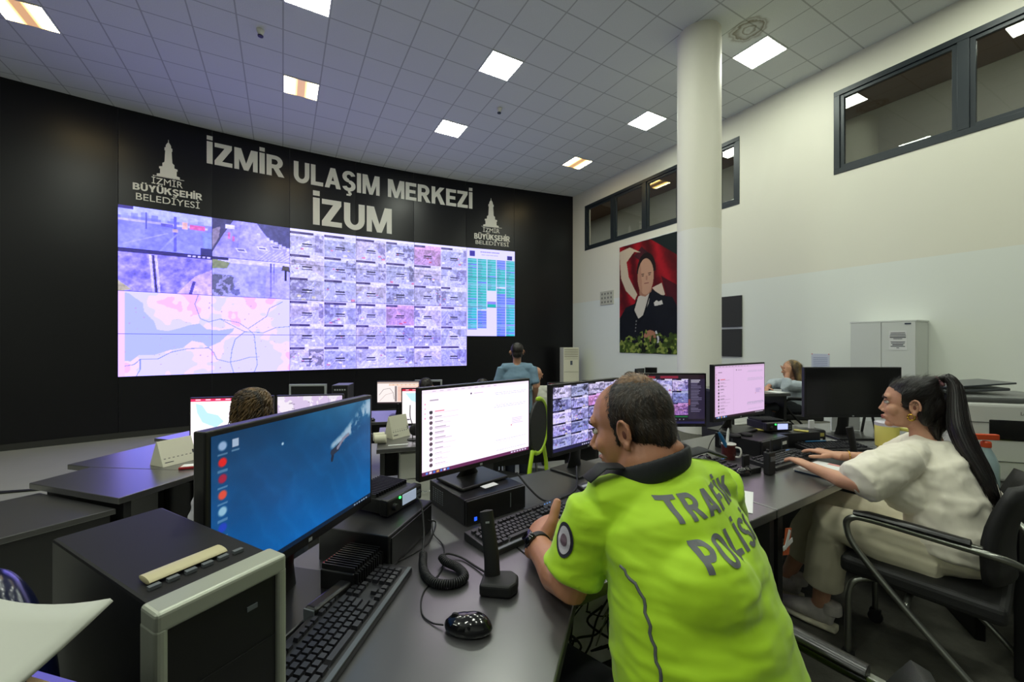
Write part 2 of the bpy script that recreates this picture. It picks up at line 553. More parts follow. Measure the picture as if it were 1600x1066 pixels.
def tile_mat(name, col, size, rot, rough=0.35, seam='#4a4a48'):
    m = mat(name, col, rough)
    nt = m.node_tree; N = nt.nodes; L = nt.links
    g = N.new('ShaderNodeNewGeometry'); mp = N.new('ShaderNodeMapping')
    mp.inputs['Rotation'].default_value = (0, 0, -rot)
    L.new(g.outputs['Position'], mp.inputs['Vector'])
    br = N.new('ShaderNodeTexBrick')
    br.offset = 0.0; br.inputs['Scale'].default_value = 1.0
    br.inputs['Brick Width'].default_value = size; br.inputs['Row Height'].default_value = size
    br.inputs['Mortar Size'].default_value = 0.006
    c = hexc(col)
    br.inputs['Color1'].default_value = (*c, 1); br.inputs['Color2'].default_value = (*[x * .93 for x in c], 1)
    br.inputs['Mortar'].default_value = (*hexc(seam), 1)
    L.new(mp.outputs[0], br.inputs['Vector'])
    L.new(br.outputs['Color'], N['Principled BSDF'].inputs['Base Color'])
    return m
M_black_wall = mat('black_wall_panel', '#0c0c0e', 0.30, spec=.33)
M_white_wall = height_paint('white_wall_paint', '#dfe3da', '#dedccb', 2.64)
M_plain_wall = mat('plain_wall_paint', '#d8dad2', 0.6, bump=.03)
M_carpet = mat('dark_carpet', '#55544a', 0.9, bump=0.5, bscale=350, var=0.35, vscale=30)
M_tile = tile_mat('pale_floor_tile', '#bdbdb4', 0.6, GRID_ROT)
M_floor = mat('grey_vinyl_floor', '#96958c', .45, bump=.02, bscale=30, var=.06, vscale=3)
M_dark_trim = mat('dark_trim', '#2a2a26', 0.5)
M_riser = mat('platform_edge', '#4c4c48', 0.6)
M_anthracite = mat('anthracite_window_frame', '#232b30', 0.4, metal=0.2)
M_column = height_paint('column_paint', '#e6e5dc', '#e2dfcf', 3.1)
# ---- room outline
OUT = [tuple(p) for p in WALL] + [tuple(rw_at(22.0)), (-15.0, -6.0), (-15.0, 3.0)]
bm = NB(); prism(bm, OUT, T0 - .1, T0)
setp(obj('floor', bm, M_floor), kind='structure')
bm = NB(); prism(bm, OUT, CEIL, CEIL + .1)
setp(obj('ceiling', bm, ceiling_mat()), kind='structure')
# black wall, one mesh with a hairline gap at every panel joint
bm = NB()
for i in range(len(WALL) - 1):
    d = (WALL[i + 1] - WALL[i]).normalized(); n = Vector((-d.y, d.x))
    a = WALL[i] + d * (.004 if i else 0); b = WALL[i + 1] - d * (.004 if i < len(WALL) - 2 else 0)
    prism(bm, [a, b, b + n * .12, a + n * .12], T0, CEIL)
prism(bm, [WALL[0], *[p for p in WALL[1:]], *[p + Vector((-.1, .25)) for p in WALL[::-1]]], T0, T0 + .01)
wb = obj('wall_back', bm, M_black_wall); setp(wb, kind='structure')
bm = NB()
for i in range(len(WALL) - 2):
    d = (WALL[i + 1] - WALL[i]).normalized(); n = Vector((d.y, -d.x))
    prism(bm, [WALL[i] + n * .001, WALL[i + 1] + n * .001, WALL[i + 1] + n * .02, WALL[i] + n * .02], T0, T0 + .12)
setp(obj('baseboard_back', bm, M_dark_trim), kind='structure')
# white wall with two strips of windows
WZ0, WZ1 = 4.27, 5.69
win = [(rw_pick(914, 300)[0], rw_pick(1155.6, 300)[0]), (rw_pick(1303, 200)[0], 11.6)]
bm = NB()
def rw_block(t0, t1, z0, z1, o0=0.0, o1=-.22):
    prism(bm, [rw_at(t0, o0), rw_at(t1, o0), rw_at(t1, o1), rw_at(t0, o1)], z0, z1)
rw_block(-.2, 22, T0, WZ0); rw_block(-.2, 22, WZ1, CEIL)
e = -.2
for t0, t1 in win:
    rw_block(e, t0, WZ0, WZ1); e = t1
rw_block(e, 22, WZ0, WZ1)
setp(obj('wall_right', bm, M_white_wall), kind='structure')
bm = NB()
for t0, t1 in ((.02, 22),):
    rw_block(t0, t1, T0, T0 + .1, .015, .001)
setp(obj('baseboard_right', bm, M_plain_wall), kind='structure')
bm = NB()
q = rw_at(22.0)
prism(bm, [(q.x, q.y), (-15, -6), (-15, -6.15), (q.x + .1, q.y - .15)], T0, CEIL)
setp(obj('wall_rear', bm, M_plain_wall), kind='structure')
bm = NB()
prism(bm, [(-15, -6), (-15, 3), (WALL[0].x, WALL[0].y), (WALL[0].x - .15, WALL[0].y + .1), (-15.15, 3), (-15.15, -6)], T0, CEIL)
setp(obj('wall_left', bm, M_black_wall), kind='structure')
# dim corridor behind the windows
M_corr = mat('corridor_ceiling', '#7a6658', .8); M_corrw = mat('corridor_paint', '#c2c9c0', .7)
bm = NB()
rw_block(-4, 12.6, 3.2, 3.3, -.23, -3.2); rw_block(-4, 12.6, 6.3, 6.4, -.23, -3.2)
rw_block(-4.1, -4, 3.2, 6.4, -.23, -3.2); rw_block(12.6, 12.7, 3.2, 6.4, -.23, -3.2)
setp(obj('ceiling_corridor', bm, M_corr), kind='structure')
bm = NB(); rw_block(-4, 12.6, 3.3, 6.3, -2.6, -2.7)
setp(obj('wall_corridor', bm, M_corrw), kind='structure')
for t in (-1.5, 3.0, 9.5):                               # unseen area lights added to brighten the corridor, above the window heads
    ld = bpy.data.lights.new('corridor_fill_light', 'AREA'); ld.shape = 'RECTANGLE'; ld.size = 3.0; ld.size_y = .25; ld.energy = 42; ld.color = (1, 1, .93)
    lo = bpy.data.objects.new('corridor_fill_light', ld); COL.objects.link(lo)
    q = rw_at(t, -.5); lo.location = (q.x, q.y, 6.25); lo.rotation_euler = (0, 0, RW_ROT)
# ---- windows
def pane_mat():
    m = bpy.data.materials.new('window_glass'); m.use_nodes = True
    nt = m.node_tree; N = nt.nodes; L = nt.links
    N.remove(N['Principled BSDF'])
    out = N['Material Output']
    t = N.new('ShaderNodeBsdfTransparent'); t.inputs[0].default_value = (.74, .74, .72, 1)
    g = N.new('ShaderNodeBsdfGlossy'); g.inputs['Roughness'].default_value = .01; g.inputs['Color'].default_value = (.95, 1, .97, 1)
    fr = N.new('ShaderNodeFresnel'); fr.inputs['IOR'].default_value = 1.75
    mx = N.new('ShaderNodeMixShader')
    gm = N.new('ShaderNodeNewGeometry'); sb = N.new('ShaderNodeMath'); sb.operation = 'SUBTRACT'; sb.inputs[0].default_value = 1.0; L.new(gm.outputs['Backfacing'], sb.inputs[1])
    ml = N.new('ShaderNodeMath'); ml.operation = 'MULTIPLY'; L.new(fr.outputs[0], ml.inputs[0]); L.new(sb.outputs[0], ml.inputs[1])     # one reflection per pane, at its front face
    L.new(ml.outputs[0], mx.inputs[0]); L.new(t.outputs[0], mx.inputs[1]); L.new(g.outputs[0], mx.inputs[2])
    L.new(mx.outputs[0], out.inputs['Surface'])
    return m
M_pane = pane_mat()
def window(name, t0, t1, mull):
    root = empty(name, kind='structure')
    def bar(bm, a, b, z0, z1, o0=.012, o1=-.10):
        prism(bm, [rw_at(a, o0), rw_at(b, o0), rw_at(b, o1), rw_at(a, o1)], z0, z1)
    bm = NB()
    bar(bm, t0, t1, WZ0, WZ0 + .085); bar(bm, t0, t1, WZ1 - .085, WZ1)
    bar(bm, t0, t0 + .085, WZ0 + .085, WZ1 - .085); bar(bm, t1 - .085, t1, WZ0 + .085, WZ1 - .085)
    for m_ in mull:
        bar(bm, m_ - .06, m_ + .06, WZ0 + .085, WZ1 - .085)
    obj('window_frame', bm, M_anthracite, root, bevel=.004)
    ed = [t0 + .085] + [x for m_ in mull for x in (m_ - .06, m_ + .06)] + [t1 - .085]
    for a, b in zip(ed[::2], ed[1::2]):
        bm = NB()
        z0, z1 = WZ0 + .085, WZ1 - .085
        for q in ((a, a + .055, z0, z1), (b - .055, b, z0, z1), (a + .055, b - .055, z0, z0 + .055), (a + .055, b - .055, z1 - .055, z1)):
            bar(bm, q[0], q[1], q[2], q[3], -.015, -.07)
        obj('sash', bm, M_anthracite, root, bevel=.003)
        bm = NB(); bar(bm, a + .055, b - .055, z0 + .055, z1 - .055, -.05, -.055)
        obj('pane', bm, M_pane, root)
    return root
m2_ = [rw_pick(u, 300)[0] for u in (957.5, 1007, 1062)] + [rw_pick(1118, 300)[0]]
window('window_2', *win[0], m2_)
window('window_1', *win[1], [rw_pick(1505, 150)[0], 10.5])
# ---- column
bm = NB()
lathe(bm, [(.317, T3 - .6), (.317, CEIL)], (2.93, 6.38, 0), 64)
setp(obj('column', bm, M_column, smooth=40), kind='structure')
# ---- raised platforms (the desk rows step down towards the display wall)
def platform(name, front, top, m):
    pts = front + [tuple(rw_at(21.9, .02)), (-14.9, -5.9)]
    bm = NB(); prism(bm, pts, T0, top)
    setp(obj(name, bm, [m]), kind='structure')
T1_FRONT = [(-14.9, -1.0), (-8.0, 2.2), (-4.9, 4.9), (-2.9, 6.9), (.8, 7.3), (2.3, 9.2), tuple(rw_at(3.5, .02))]
T2_FRONT = [(-14.8, -2.5), (-5.2, .9), (-3.75, 2.7), (-3.3, 4.05), (-1.5, 4.75), (1.6, 4.95), (2.0, 6.6), tuple(rw_at(5.2, .02))]
T3_FRONT = [(-14.7, -4.2), (-2.4, -.4), (-1.15, .55), (-.72, 1.55), (-.2, 2.0), (1.25, 2.9), (1.9, 3.6), (2.2, 5.2), (2.6, 6.4), tuple(rw_at(7.0, .02))]
platform('platform_front', T1_FRONT, T1, M_floor)
platform('platform_middle', T2_FRONT, T2, M_tile)
platform('platform_rear', T3_FRONT, T3, M_carpet)
# ---- ceiling lights
def lamp_mat(name, col, strength, warm):
    m = bpy.data.materials.new(name); m.use_nodes = True
    nt = m.node_tree; N = nt.nodes; L = nt.links
    b = N['Principled BSDF']; b.inputs['Base Color'].default_value = (.8, .8, .8, 1); b.inputs['Roughness'].default_value = .4
    b.inputs['Emission Color'].default_value = (*col, 1)
    if not warm:
        b.inputs['Emission Strength'].default_value = strength
    else:                                           # two tubes near opposite edges of the tray
        tc = N.new('ShaderNodeTexCoord'); sp = N.new('ShaderNodeSeparateXYZ'); L.new(tc.outputs['Object'], sp.inputs[0])
        ab = N.new('ShaderNodeMath'); ab.operation = 'ABSOLUTE'; L.new(sp.outputs[0], ab.inputs[0])
        cr = N.new('ShaderNodeValToRGB'); L.new(ab.outputs[0], cr.inputs[0])
        e = cr.color_ramp.elements
        e[0].position = 0.04; e[0].color = (.62, .30, .06, 1); e[1].position = .28; e[1].color = (1, .9, .55, 1)
        k = e.new(.16); k.color = (.85, .56, .14, 1)
        L.new(cr.outputs[0], b.inputs['Emission Color'])
        c2 = N.new('ShaderNodeMapRange'); L.new(ab.outputs[0], c2.inputs[0])
        c2.inputs[1].default_value = .06; c2.inputs[2].default_value = .26; c2.inputs[3].default_value = 1.0; c2.inputs[4].default_value = strength
        L.new(c2.outputs[0], b.inputs['Emission Strength'])
    return m
M_lamp = lamp_mat('lamp_cool', LAMP_COOL, LAMP_POWER, False)
M_warm = lamp_mat('lamp_warm', LAMP_WARM, LAMP_POWER * .8, True)
M_white_metal = mat('white_enamel', '#d9dbd6', .4)
WARM = {(-11, 4): 'yellowish square ceiling light above the empty end of the black wall',
        (-5, 4): 'yellowish square ceiling light above the big white wall title',
        (6, 4): 'small yellowish square ceiling light near the corner of the white wall'}
COOLL = {(0, 0): 'bright white square ceiling light in the middle of the ceiling, between two sensors',
         (0, 4): 'bright white square ceiling light above the end of the wall title',
         (6, 0): 'bright white square ceiling light just beside the white column',
         (6, -4): 'bright white square ceiling light beside the ringed ceiling stain',
         (-5, 0): 'bright white square ceiling light cut by the top edge near the ceiling sensor'}
for n in (-17, -11, -5, 0, 6):
    for m_ in (4, 0, -4, -8, -12):
        if n == -17 and m_ == 4: continue
        p = grid_at(n, m_)
        wrm = (n, m_) in WARM
        lab = WARM.get((n, m_)) or COOLL.get((n, m_)) or 'square white ceiling light overhead behind the viewer'
        r = empty('ceiling_light', (p.x, p.y, CEIL), GRID_ROT, lab, 'ceiling light', 'square ceiling lights')
        bm = NB()
        for x, y, sx, sy in ((0, .29, .6, .02), (0, -.29, .6, .02), (.29, 0, .02, .56), (-.29, 0, .02, .56)):
            box(bm, (x, y, -.006), (sx, sy, .01))
        obj('frame', bm, M_white_metal, r)
        bm = NB(); box(bm, (0, 0, -.004), (.558, .558, .006))
        obj('diffuser', bm, M_warm if wrm else M_lamp, r)
# ---- ceiling sensors
M_sensor = mat('sensor_plastic', '#d8d8cf', .45); M_soot = mat('black_plastic', '#141415', .42)
for (u, v), lab in (((407, 47), 'small white ceiling sensor above the wall title, nearer the first lights'), ((780, 169.5), 'small white ceiling sensor between the two white lights over the second logo')):
    y = F_PX * (CEIL - CAM_Z) / (533 - v); x = (u - 800) / F_PX * y
    r = empty('smoke_detector', (x, y, CEIL), 0, lab, 'smoke detector', 'ceiling sensors')
    bm = NB(); lathe(bm, [(.055, 0), (.055, -.02), (.05, -.035), (.035, -.06), (.03, -.075)][::-1], seg=20); obj('body', bm, M_sensor, r, smooth=40)
    bm = NB(); lathe(bm, [(.001, -.10), (.038, -.10), (.04, -.088), (.02, -.076)], seg=20); obj('sensor_cap', bm, M_soot, r, smooth=40)
# ================================================================== DISPLAY WALL, LETTERING
D_TOP, D_H = 4.195, 0.8825
RGN = np.random.default_rng(5)
def cctv_feed(w, h, seed):
    rg = np.random.default_rng(seed)
    a = canvas(w, h, (.80, .77, .93))
    tint = np.array([[.86, .84, 1.0], [.78, .80, .97], [.92, .86, .98], [.72, .74, .96]][seed % 4])
    n = fractal(w, h, 7, seed * 11 + 3, 4)
    a[:] = (0.58 + .75 * (n[..., None] - .35)) * tint
    hz = rg.uniform(.12, .4); vx = rg.uniform(.2, .8)
    rect(a, 0, 0, 1, hz * .6, (.93, .92, 1.0), .6)
    bl, br = rg.uniform(-.6, .2), rg.uniform(.7, 1.6)
    rc = np.array((.70, .70, .92)) * rg.uniform(.7, 1.15)
    poly(a, [(vx - .03, hz), (vx + .05, hz), (br, 1.02), (bl, 1.02)], rc, .75)
    for k in range(3):
        q = bl + (br - bl) * (k + 1) / 4
        line(a, [(vx, hz), (q, 1)], .006, (.96, .95, 1), .7)
    if rg.random() < .6:                           # trees or buildings at one side
        dk = np.array((.22, .20, .36)) * rg.uniform(.6, 1.5)
        m = (fractal(w, h, 9, seed * 5 + 1, 3) > .5)
        X, Y = grid_xy(a)
        side = X < vx * .7 if rg.random() < .5 else X > vx + (1 - vx) * .4
        blob(a, m & side & (Y < .85) & (Y > .08), dk, .7)
    for k in range(rg.integers(3, 9)):             # cars
        cy = rg.uniform(hz + .1, .95); f = (cy - hz) / (1 - hz)
        cx = vx + (bl + (br - bl) * rg.random() - vx) * f
        s = .015 + .05 * f
        c = [(.98, .97, 1), (.3, .28, .4), (.75, .3, .4), (.9, .85, .6)][rg.integers(0, 4)]
        rect(a, cx - s, cy - s * .8, cx + s, cy + s * .8, c, .85)
    if seed % 17 == 2: a *= np.array((1.02, .72, .82))
    a[:] = np.clip(a * .78 + .27, 0, 1)
    gn = fractal(w, h, 20, seed + 900, 2)
    a[:] = np.clip(a * (1 + .35 * (gn[..., None] - .5)), 0, 1)
    rect(a, 0, 0, rg.uniform(.3, .7), .10, (.28, .24, .42))          # name strip
    for k in range(5):
        rect(a, .04 + .05 * k, .035, .075 + .05 * k, .07, (.75, .72, .85), .7)
    rect(a, .36, .50, .64, .56, (.16, .15, .24)); rect(a, .34, .61, .66, .65, (.2, .19, .3), .85)
    return a
def cctv_mosaic(cols, rows, w, h, seed):
    a = canvas(w, h, (.93, .90, 1.0))
    for j in range(rows):
        for i in range(cols):
            x0, x1 = int(w * i / cols), int(w * (i + 1) / cols)
            y0, y1 = int(h * j / rows), int(h * (j + 1) / rows)
            f = cctv_feed(x1 - x0 - 1, y1 - y0 - 1, seed + i + j * cols)
            a[y0:y1 - 1, x0:x1 - 1] = f
    return a
PW, PH = 132, 76
def street_plaza(w, h):
    a = canvas(w, h, (.62, .64, .93))
    n = fractal(w, h, 5, 3)
    a[:] = np.array((.56, .58, .92)) * (.75 + .5 * n[..., None])
    rect(a, 0, 0, 1, .24, (.80, .84, 1.0), .8)
    for k in range(9):
        x = .03 + k * .1; rect(a, x, .12 + .08 * RGN.random(), x + .07, .34, np.array((.62, .66, .85)) * RGN.uniform(.7, 1.15), .7)
    rect(a, 0, .30, .95, .36, (.95, .9, .95), .6); rect(a, .66, .22, .72, .40, (.98, .78, .55)); rect(a, .74, .26, .92, .38, (.92, .36, .45), .85)
    rect(a, .43, .32, .56, .39, (.42, .40, .62))
    rect(a, .27, .1, .285, .5, (.35, .36, .55)); rect(a, .57, .12, .595, .98, (.40, .40, .66)); rect(a, .55, .42, .61, .5, (.8, .7, .55))
    poly(a, [(.88, .45), (1, .38), (1, .85), (.9, .8)], (.55, .62, .66)); rect(a, .86, .82, 1, 1, (.2, .2, .36))
    line(a, [(.05, .9), (.5, .55)], .008, (.75, .75, 1), .6); line(a, [(.42, 1), (.6, .55)], .01, (.72, .74, 1), .5)
    rect(a, 0, 0, .15, .08, (.22, .18, .4))
    return a
def park_road(w, h):
    n = fractal(w, h, 12, 21)
    a = np.array((.62, .58, .86)) * (.55 + .9 * n[..., None])
    a = np.clip(a, 0, 1)
    rect(a, 0, 0, 1, .09, (.20, .17, .34))
    for k in range(5): rect(a, .72 + .055 * k, .02, .755 + .055 * k, .07, (.85, .83, .95))
    X, Y = grid_xy(a)
    for x, c in ((.315, (.88, .84, 1)), (.375, (.88, .84, 1)), (.345, (.25, .22, .38))):
        blob(a, (abs(X - x - .04 * Y) < .013) & (Y > .1), c)
    poly(a, [(.60, 1), (.8, .55), (1, .35), (1, 1)], (.93, .80, .97), .7)
    poly(a, [(0, .75), (.14, .95), (.05, 1), (0, 1)], (.80, .78, .35), .8)
    line(a, [(.75, 1), (.79, .7)], .018, (.32, .28, .5))
    return a
def crossing(w, h):
    n = fractal(w, h, 6, 31)
    a = np.array((.66, .64, .80)) * (.7 + .6 * n[..., None])
    poly(a, [(0, 0), (.26, 0), (.12, .45), (0, .9)], (.22, .22, .25), .85); poly(a, [(.0, .3), (.1, .2), (.08, .5), (0, .8)], (.75, .68, .55), .6)
    poly(a, [(.55, 0), (1, 0), (1, .62), (.7, .4)], (.25, .26, .32), .85)
    poly(a, [(.36, 0), (.52, 0), (1.0, .95), (1, 1), (.3, 1)], (.74, .73, .92), .6)
    rect(a, .16, .13, .27, .24, (.95, .94, .98)); rect(a, .55, .26, .6, .32, (.9, .9, .95))
    for k in range(6): rect(a, .68 + .055 * k, .36 + .045 * k, .72 + .055 * k, .44 + .045 * k, (.93, .92, 1), .8)
    for x, y in ((.28, .72), (.55, .62), (.73, .55)):
        poly(a, [(x, y), (x + .12, y), (x + .15, y + .09), (x + .03, y + .09)], (.95, .93, 1)); poly(a, [(x + .02, y + .02), (x + .11, y + .02), (x + .13, y + .07), (x + .04, y + .07)], (.45, .44, .5))
    rect(a, .19, .33, .22, .5, (.9, .45, .5), .8); rect(a, .24, .42, .27, .55, (.85, .4, .5), .8)
    for k in range(8): line(a, [(.55 + .05 * k, 1), (.72 + .06 * k, .7)], .005, (.92, .9, 1), .7)
    return a
def avenue(w, h):
    n = fractal(w, h, 6, 41)
    a = np.array((.70, .70, .95)) * (.75 + .45 * n[..., None])
    rect(a, 0, 0, 1, .13, (.95, .92, .97), .7); poly(a, [(0, .05), (.22, .12), (.18, .28), (0, .3)], (.52, .58, .25), .9)
    poly(a, [(0, .4), (.3, .5), (.2, 1), (0, 1)], (.60, .60, .45), .6)
    m = fractal(w, h, 10, 44) > .52
    X, Y = grid_xy(a); blob(a, m & (X < .25 + .1 * Y) & (Y > .45), (.30, .32, .30), .7)
    rect(a, .73, .05, .75, .95, (.35, .34, .5)); rect(a, .77, .05, .785, .6, (.45, .44, .6)); poly(a, [(.68, .3), (1, .3), (1, 1), (.66, 1)], (.80, .76, .95), .4)
    poly(a, [(.9, .08), (.99, .1), (1, .25), (.88, .22)], (.32, .30, .22)); rect(a, .925, .2, .955, .5, (.15, .14, .2))
    rect(a, 0, 0, .2, .07, (.2, .18, .3))
    return a
def coast_map(w, h):
    n = fractal(w, h, 4, 51)
    a = canvas(w, h, (.97, .91, 1.0))
    a[n > .5] = (.88, .89, 1.0); a[n < .36] = (1.0, .80, .93)
    sea = [(0, 0), (.05, .02), (.10, .10), (.13, .14), (.125, .24), (.18, .34), (.20, .44), (.26, .47), (.31, .43), (.36, .38), (.42, .37), (.47, .43), (.55, .45), (.63, .41), (.63, .46), (.585, .52), (.55, .60), (.48, .66), (.45, .61), (.38, .58), (.34, .66), (.26, .70), (.18, .74), (.10, .76), (.07, .82), (0, .80)]
    sw = [(x + .008 * math.sin(37 * y), y + .008 * math.sin(41 * x)) for x, y in sea]
    poly(a, sw, (.72, .79, 1.0))
    g = (.42, .55, .60)
    for p in ([(.42, .0), (.40, .12), (.43, .30), (.48, .34), (.55, .30), (.66, .34), (.72, .42), (.76, .5), (.77, .7), (.78, .9), (.76, 1)],
              [(.55, .30), (.64, .40), (.70, .46), (.82, .47), (.90, .40), (1, .38)], [(.72, .42), (.84, .25), (.86, .14), (.95, .04)],
              [(.02, .88), (.08, .86), (.11, .80), (.20, .80), (.27, .72), (.36, .68), (.48, .67), (.51, .73), (.53, .82), (.60, .86), (.66, .84), (.73, .80), (.78, .80)],
              [(.11, .80), (.11, .92), (.09, 1)], [(.70, .46), (.64, .56), (.62, .70), (.61, .86), (.63, 1)]):
        line(a, p, .0024, g, .75)
    rg = np.random.default_rng(3)
    for k in range(60):
        x, y = rg.random(2); rect(a, x, y, x + .006, y + .01, (.75, .65, .80))
    rect(a, 0, 0, .035, 1, (.98, .86, 1.0))
    return a
def depart_table(w, h):
    a = canvas(w, h, (.90, .89, 1.0))
    rect(a, .06, .03, .17, .09, (.22, .18, .55)); rect(a, .83, .06, .94, .11, (.16, .14, .45))
    for k in range(14):
        rect(a, .28 + .028 * k, .03, .30 + .028 * k, .045, (.55, .52, .7)); rect(a, .30 + .025 * k, .065, .315 + .025 * k, .075, (.6, .57, .75))
    ends = (.92, .91, .47, 1.0, 1.0)
    rg = np.random.default_rng(9)
    for i in range(5):
        x0 = .02 + i * .197; x1 = x0 + .185
        y = .12
        while y < ends[i]:
            g = (.10, .75, .62)
            if (i == 3 and (y < .22 or y > .5)) or (i == 1 and y > .70) or (i == 4 and .55 < y < .62) or rg.random() < .08:
                g = (.40, .45, .90)
            if i == 3 and .42 < y < .44 or i == 1 and .68 < y < .70: g = (.9, .89, 1)
            rect(a, x0, y, x1, y + .013, g)
            rect(a, x0, y + .011, x1, y + .0155, (.62, .85, .93), .6)
            rect(a, x0 + .008, y + .003, x0 + .05 + .06 * rg.random(), y + .009, (.06, .45, .42), .8)
            y += .0155
    rect(a, .02 + 2 * .197, .60, .02 + 2 * .197 + .185, .67, (.55, .55, .85)); rect(a, .02 + 2 * .197, .63, .02 + 2 * .197 + .185, .67, (.1, .75, .62))
    return a
def grain(a, seed, k=.34):
    h, w = a.shape[:2]
    n = fractal(w, h, 26, seed, 3)
    return np.clip(a * (1 + k * 2.2 * (n[..., None] - .5)) + .03, 0, 1)
mapA = coast_map(PW * 2, PH * 2)
topL = [grain(street_plaza(PW, PH), 801, .15), grain(crossing(PW, PH), 802, .2), grain(park_road(PW, PH), 803, .22), grain(avenue(PW, PH), 804, .18)]
mos = cctv_mosaic(6, 6, PW * 3, PH * 4 - 6, 100)
mos = np.concatenate([canvas(PW * 3, 6, (.95, .94, 1.0)), mos], 0)
rampm = np.linspace(0, 1, PH * 4)[:, None, None]
tab = depart_table(PW, PH * 3)
M_dcase = mat('display_casing', '#101012', .4)
M_wallscreen = pixel_mat('wall_screen', 1.0)
CAM_NAME = ['plaza and tram street', 'street crossing with parked cars', 'wooded road', 'tree lined avenue']
ROWN = ['top row', 'second row', 'third row', 'bottom row']
for c in range(6):
    for r_ in range(4):
        if c == 5 and r_ == 3: continue
        if c < 2:
            if r_ < 2:
                a = topL[r_ * 2 + c]; lab = 'video wall display showing a camera view of a ' + CAM_NAME[r_ * 2 + c]
            else:
                a = mapA[(r_ - 2) * PH:(r_ - 1) * PH, c * PW:(c + 1) * PW]
                lab = 'video wall display showing the %s quarter of the road map' % [['upper sea', 'upper inland'], ['lower coast', 'lower inland']][r_ - 2][c]
        elif c < 5:
            a = mos[r_ * PH:(r_ + 1) * PH, (c - 2) * PW:(c - 1) * PW]
            lab = 'video wall display of small traffic camera views, %s, %s column beside the map' % (ROWN[r_], ['first', 'middle', 'last'][c - 2])
        else:
            a = tab[r_ * PH:(r_ + 1) * PH]
            lab = 'video wall display showing the %s of the green and blue list' % ['title and top', 'middle', 'lower end'][r_]
        p, d = wall_at(c * SEG + .001)
        z1 = D_TOP - r_ * D_H
        root = empty('video_wall_display', (p.x, p.y, z1 - D_H), math.atan2(d.y, d.x), lab, 'display', 'displays of the video wall')
        w = (WALL[I0 + c + 1] - WALL[I0 + c]).length
        bm = NB(); box(bm, (w / 2, -.031, D_H / 2), (w - .004, .058, D_H - .003)); obj('casing', bm, M_dcase, root)
        me = pixel_grid(w - .010, D_H - .009, a, ((1.05, .94, 2.5) if c < 2 else (1.03, .97, 1.8)) if r_ >= 2 else ((.95, .90, 2.4) if c < 2 else (1.0, .98, 1.5)))
        o = obj('screen', me, M_wallscreen, root); o.location = (.005, -.0612, .0045)
# ---- lettering glued to the black wall
M_letter = mat('white_letter', '#f6f4ea', .55)
def wall_word(root, s, uv0, uv1, v_top0, v_top1, v_bot0, v_bot1, bold, depth=.012):
    """word from picture column uv0 to uv1; heights taken at both ends"""
    s0, zt0 = wall_pick(uv0, v_top0); s1, zt1 = wall_pick(uv1, v_top1)
    zb0 = wall_pick(uv0, v_bot0)[1]; zb1 = wall_pick(uv1, v_bot1)[1]
    z1 = (zt0 + zt1) / 2; z0 = (zb0 + zb1) / 2
    me = heavy_text(s, s1 - s0, z1 - z0, .1) if bold else fit_text(s, s1 - s0, z1 - z0, 0, .1)
    zs = [v.co.z for v in me.vertices]; zl, zh = min(zs), max(zs)
    for v in me.vertices:
        k = (v.co.z - zl) / (zh - zl)
        p, d = wall_at(s0 + v.co.x, .001 + depth * k)
        v.co = (p.x, p.y, z0 + v.co.y)
    return obj('word', me, M_letter, root)
def lettering(label, words):
    root = empty('wall_lettering', (0, 0, 0), 0, label, 'lettering', 'white lettering on the black wall')
    for w in words: wall_word(root, *w)
    return root
lettering('white capital title İZMİR ULAŞIM MERKEZİ across the top of the black wall', [
    ('İZMİR', 323, 444, 220, 247, 255, 278, 1), ('ULAŞIM', 459, 593, 251, 277, 286, 304.5, 1), ('MERKEZİ', 606, 738, 280, 300.6, 308, 326, 1)])
lettering('large white word İZUM centred under the wall title', [('İZUM', 489, 612, 308.5, 327, 350.5, 366, 1)])
def tower_outline():
    half = [(.50, 0), (.50, .05), (.36, .07), (.36, .20), (.40, .20), (.40, .25), (.26, .27), (.26, .36), (.20, .38), (.17, .40), (.15, .60), (.14, .70), (.17, .71), (.17, .78), (.12, .79), (.11, .85), (.06, .90), (.015, .93), (.01, 1.0)]
    return half + [(-x, y) for x, y in half[::-1]]
def emblem(label, uv, words):
    root = empty('municipal_logo', (0, 0, 0), 0, label, 'logo', 'white logos on the black wall')
    (ul, ur, vt, vb) = uv
    um = (ul + ur) / 2
    s0 = wall_pick(ul, vb)[0]; s1 = wall_pick(ur, vb)[0]
    zt = wall_pick(um, vt)[1]; zb = wall_pick(um, vb)[1]
    bm = NB()
    ol = tower_outline()
    f = []; g = []
    for x, y in ol:
        s = (s0 + s1) / 2 + x * (s1 - s0)
        p, d = wall_at(s, .012); f.append(bm.verts.new((p.x, p.y, zb + y * (zt - zb))))
        p, d = wall_at(s, .001); g.append(bm.verts.new((p.x, p.y, zb + y * (zt - zb))))
    bm.faces.new(f); bm.faces.new(g[::-1])
    for i in range(len(f)):
        j = (i + 1) % len(f); bm.faces.new((f[i], g[i], g[j], f[j]))
    obj('clock_tower', bm, M_letter, root)
    bm = NB()
    def strip(sa, sb, za, zc):
        q = [wall_at(sa, .012)[0], wall_at(sb, .012)[0]]
        vs = [bm.verts.new((q[0].x, q[0].y, za)), bm.verts.new((q[1].x, q[1].y, za)), bm.verts.new((q[1].x, q[1].y, zc)), bm.verts.new((q[0].x, q[0].y, zc))]
        bm.faces.new(vs)
    strip(s0 - .12 * (s1 - s0), s1 + .2 * (s1 - s0), zb - .018, zb - .006)
    obj('ground_line', bm, M_letter, root)
    for w in words: wall_word(root, *w)
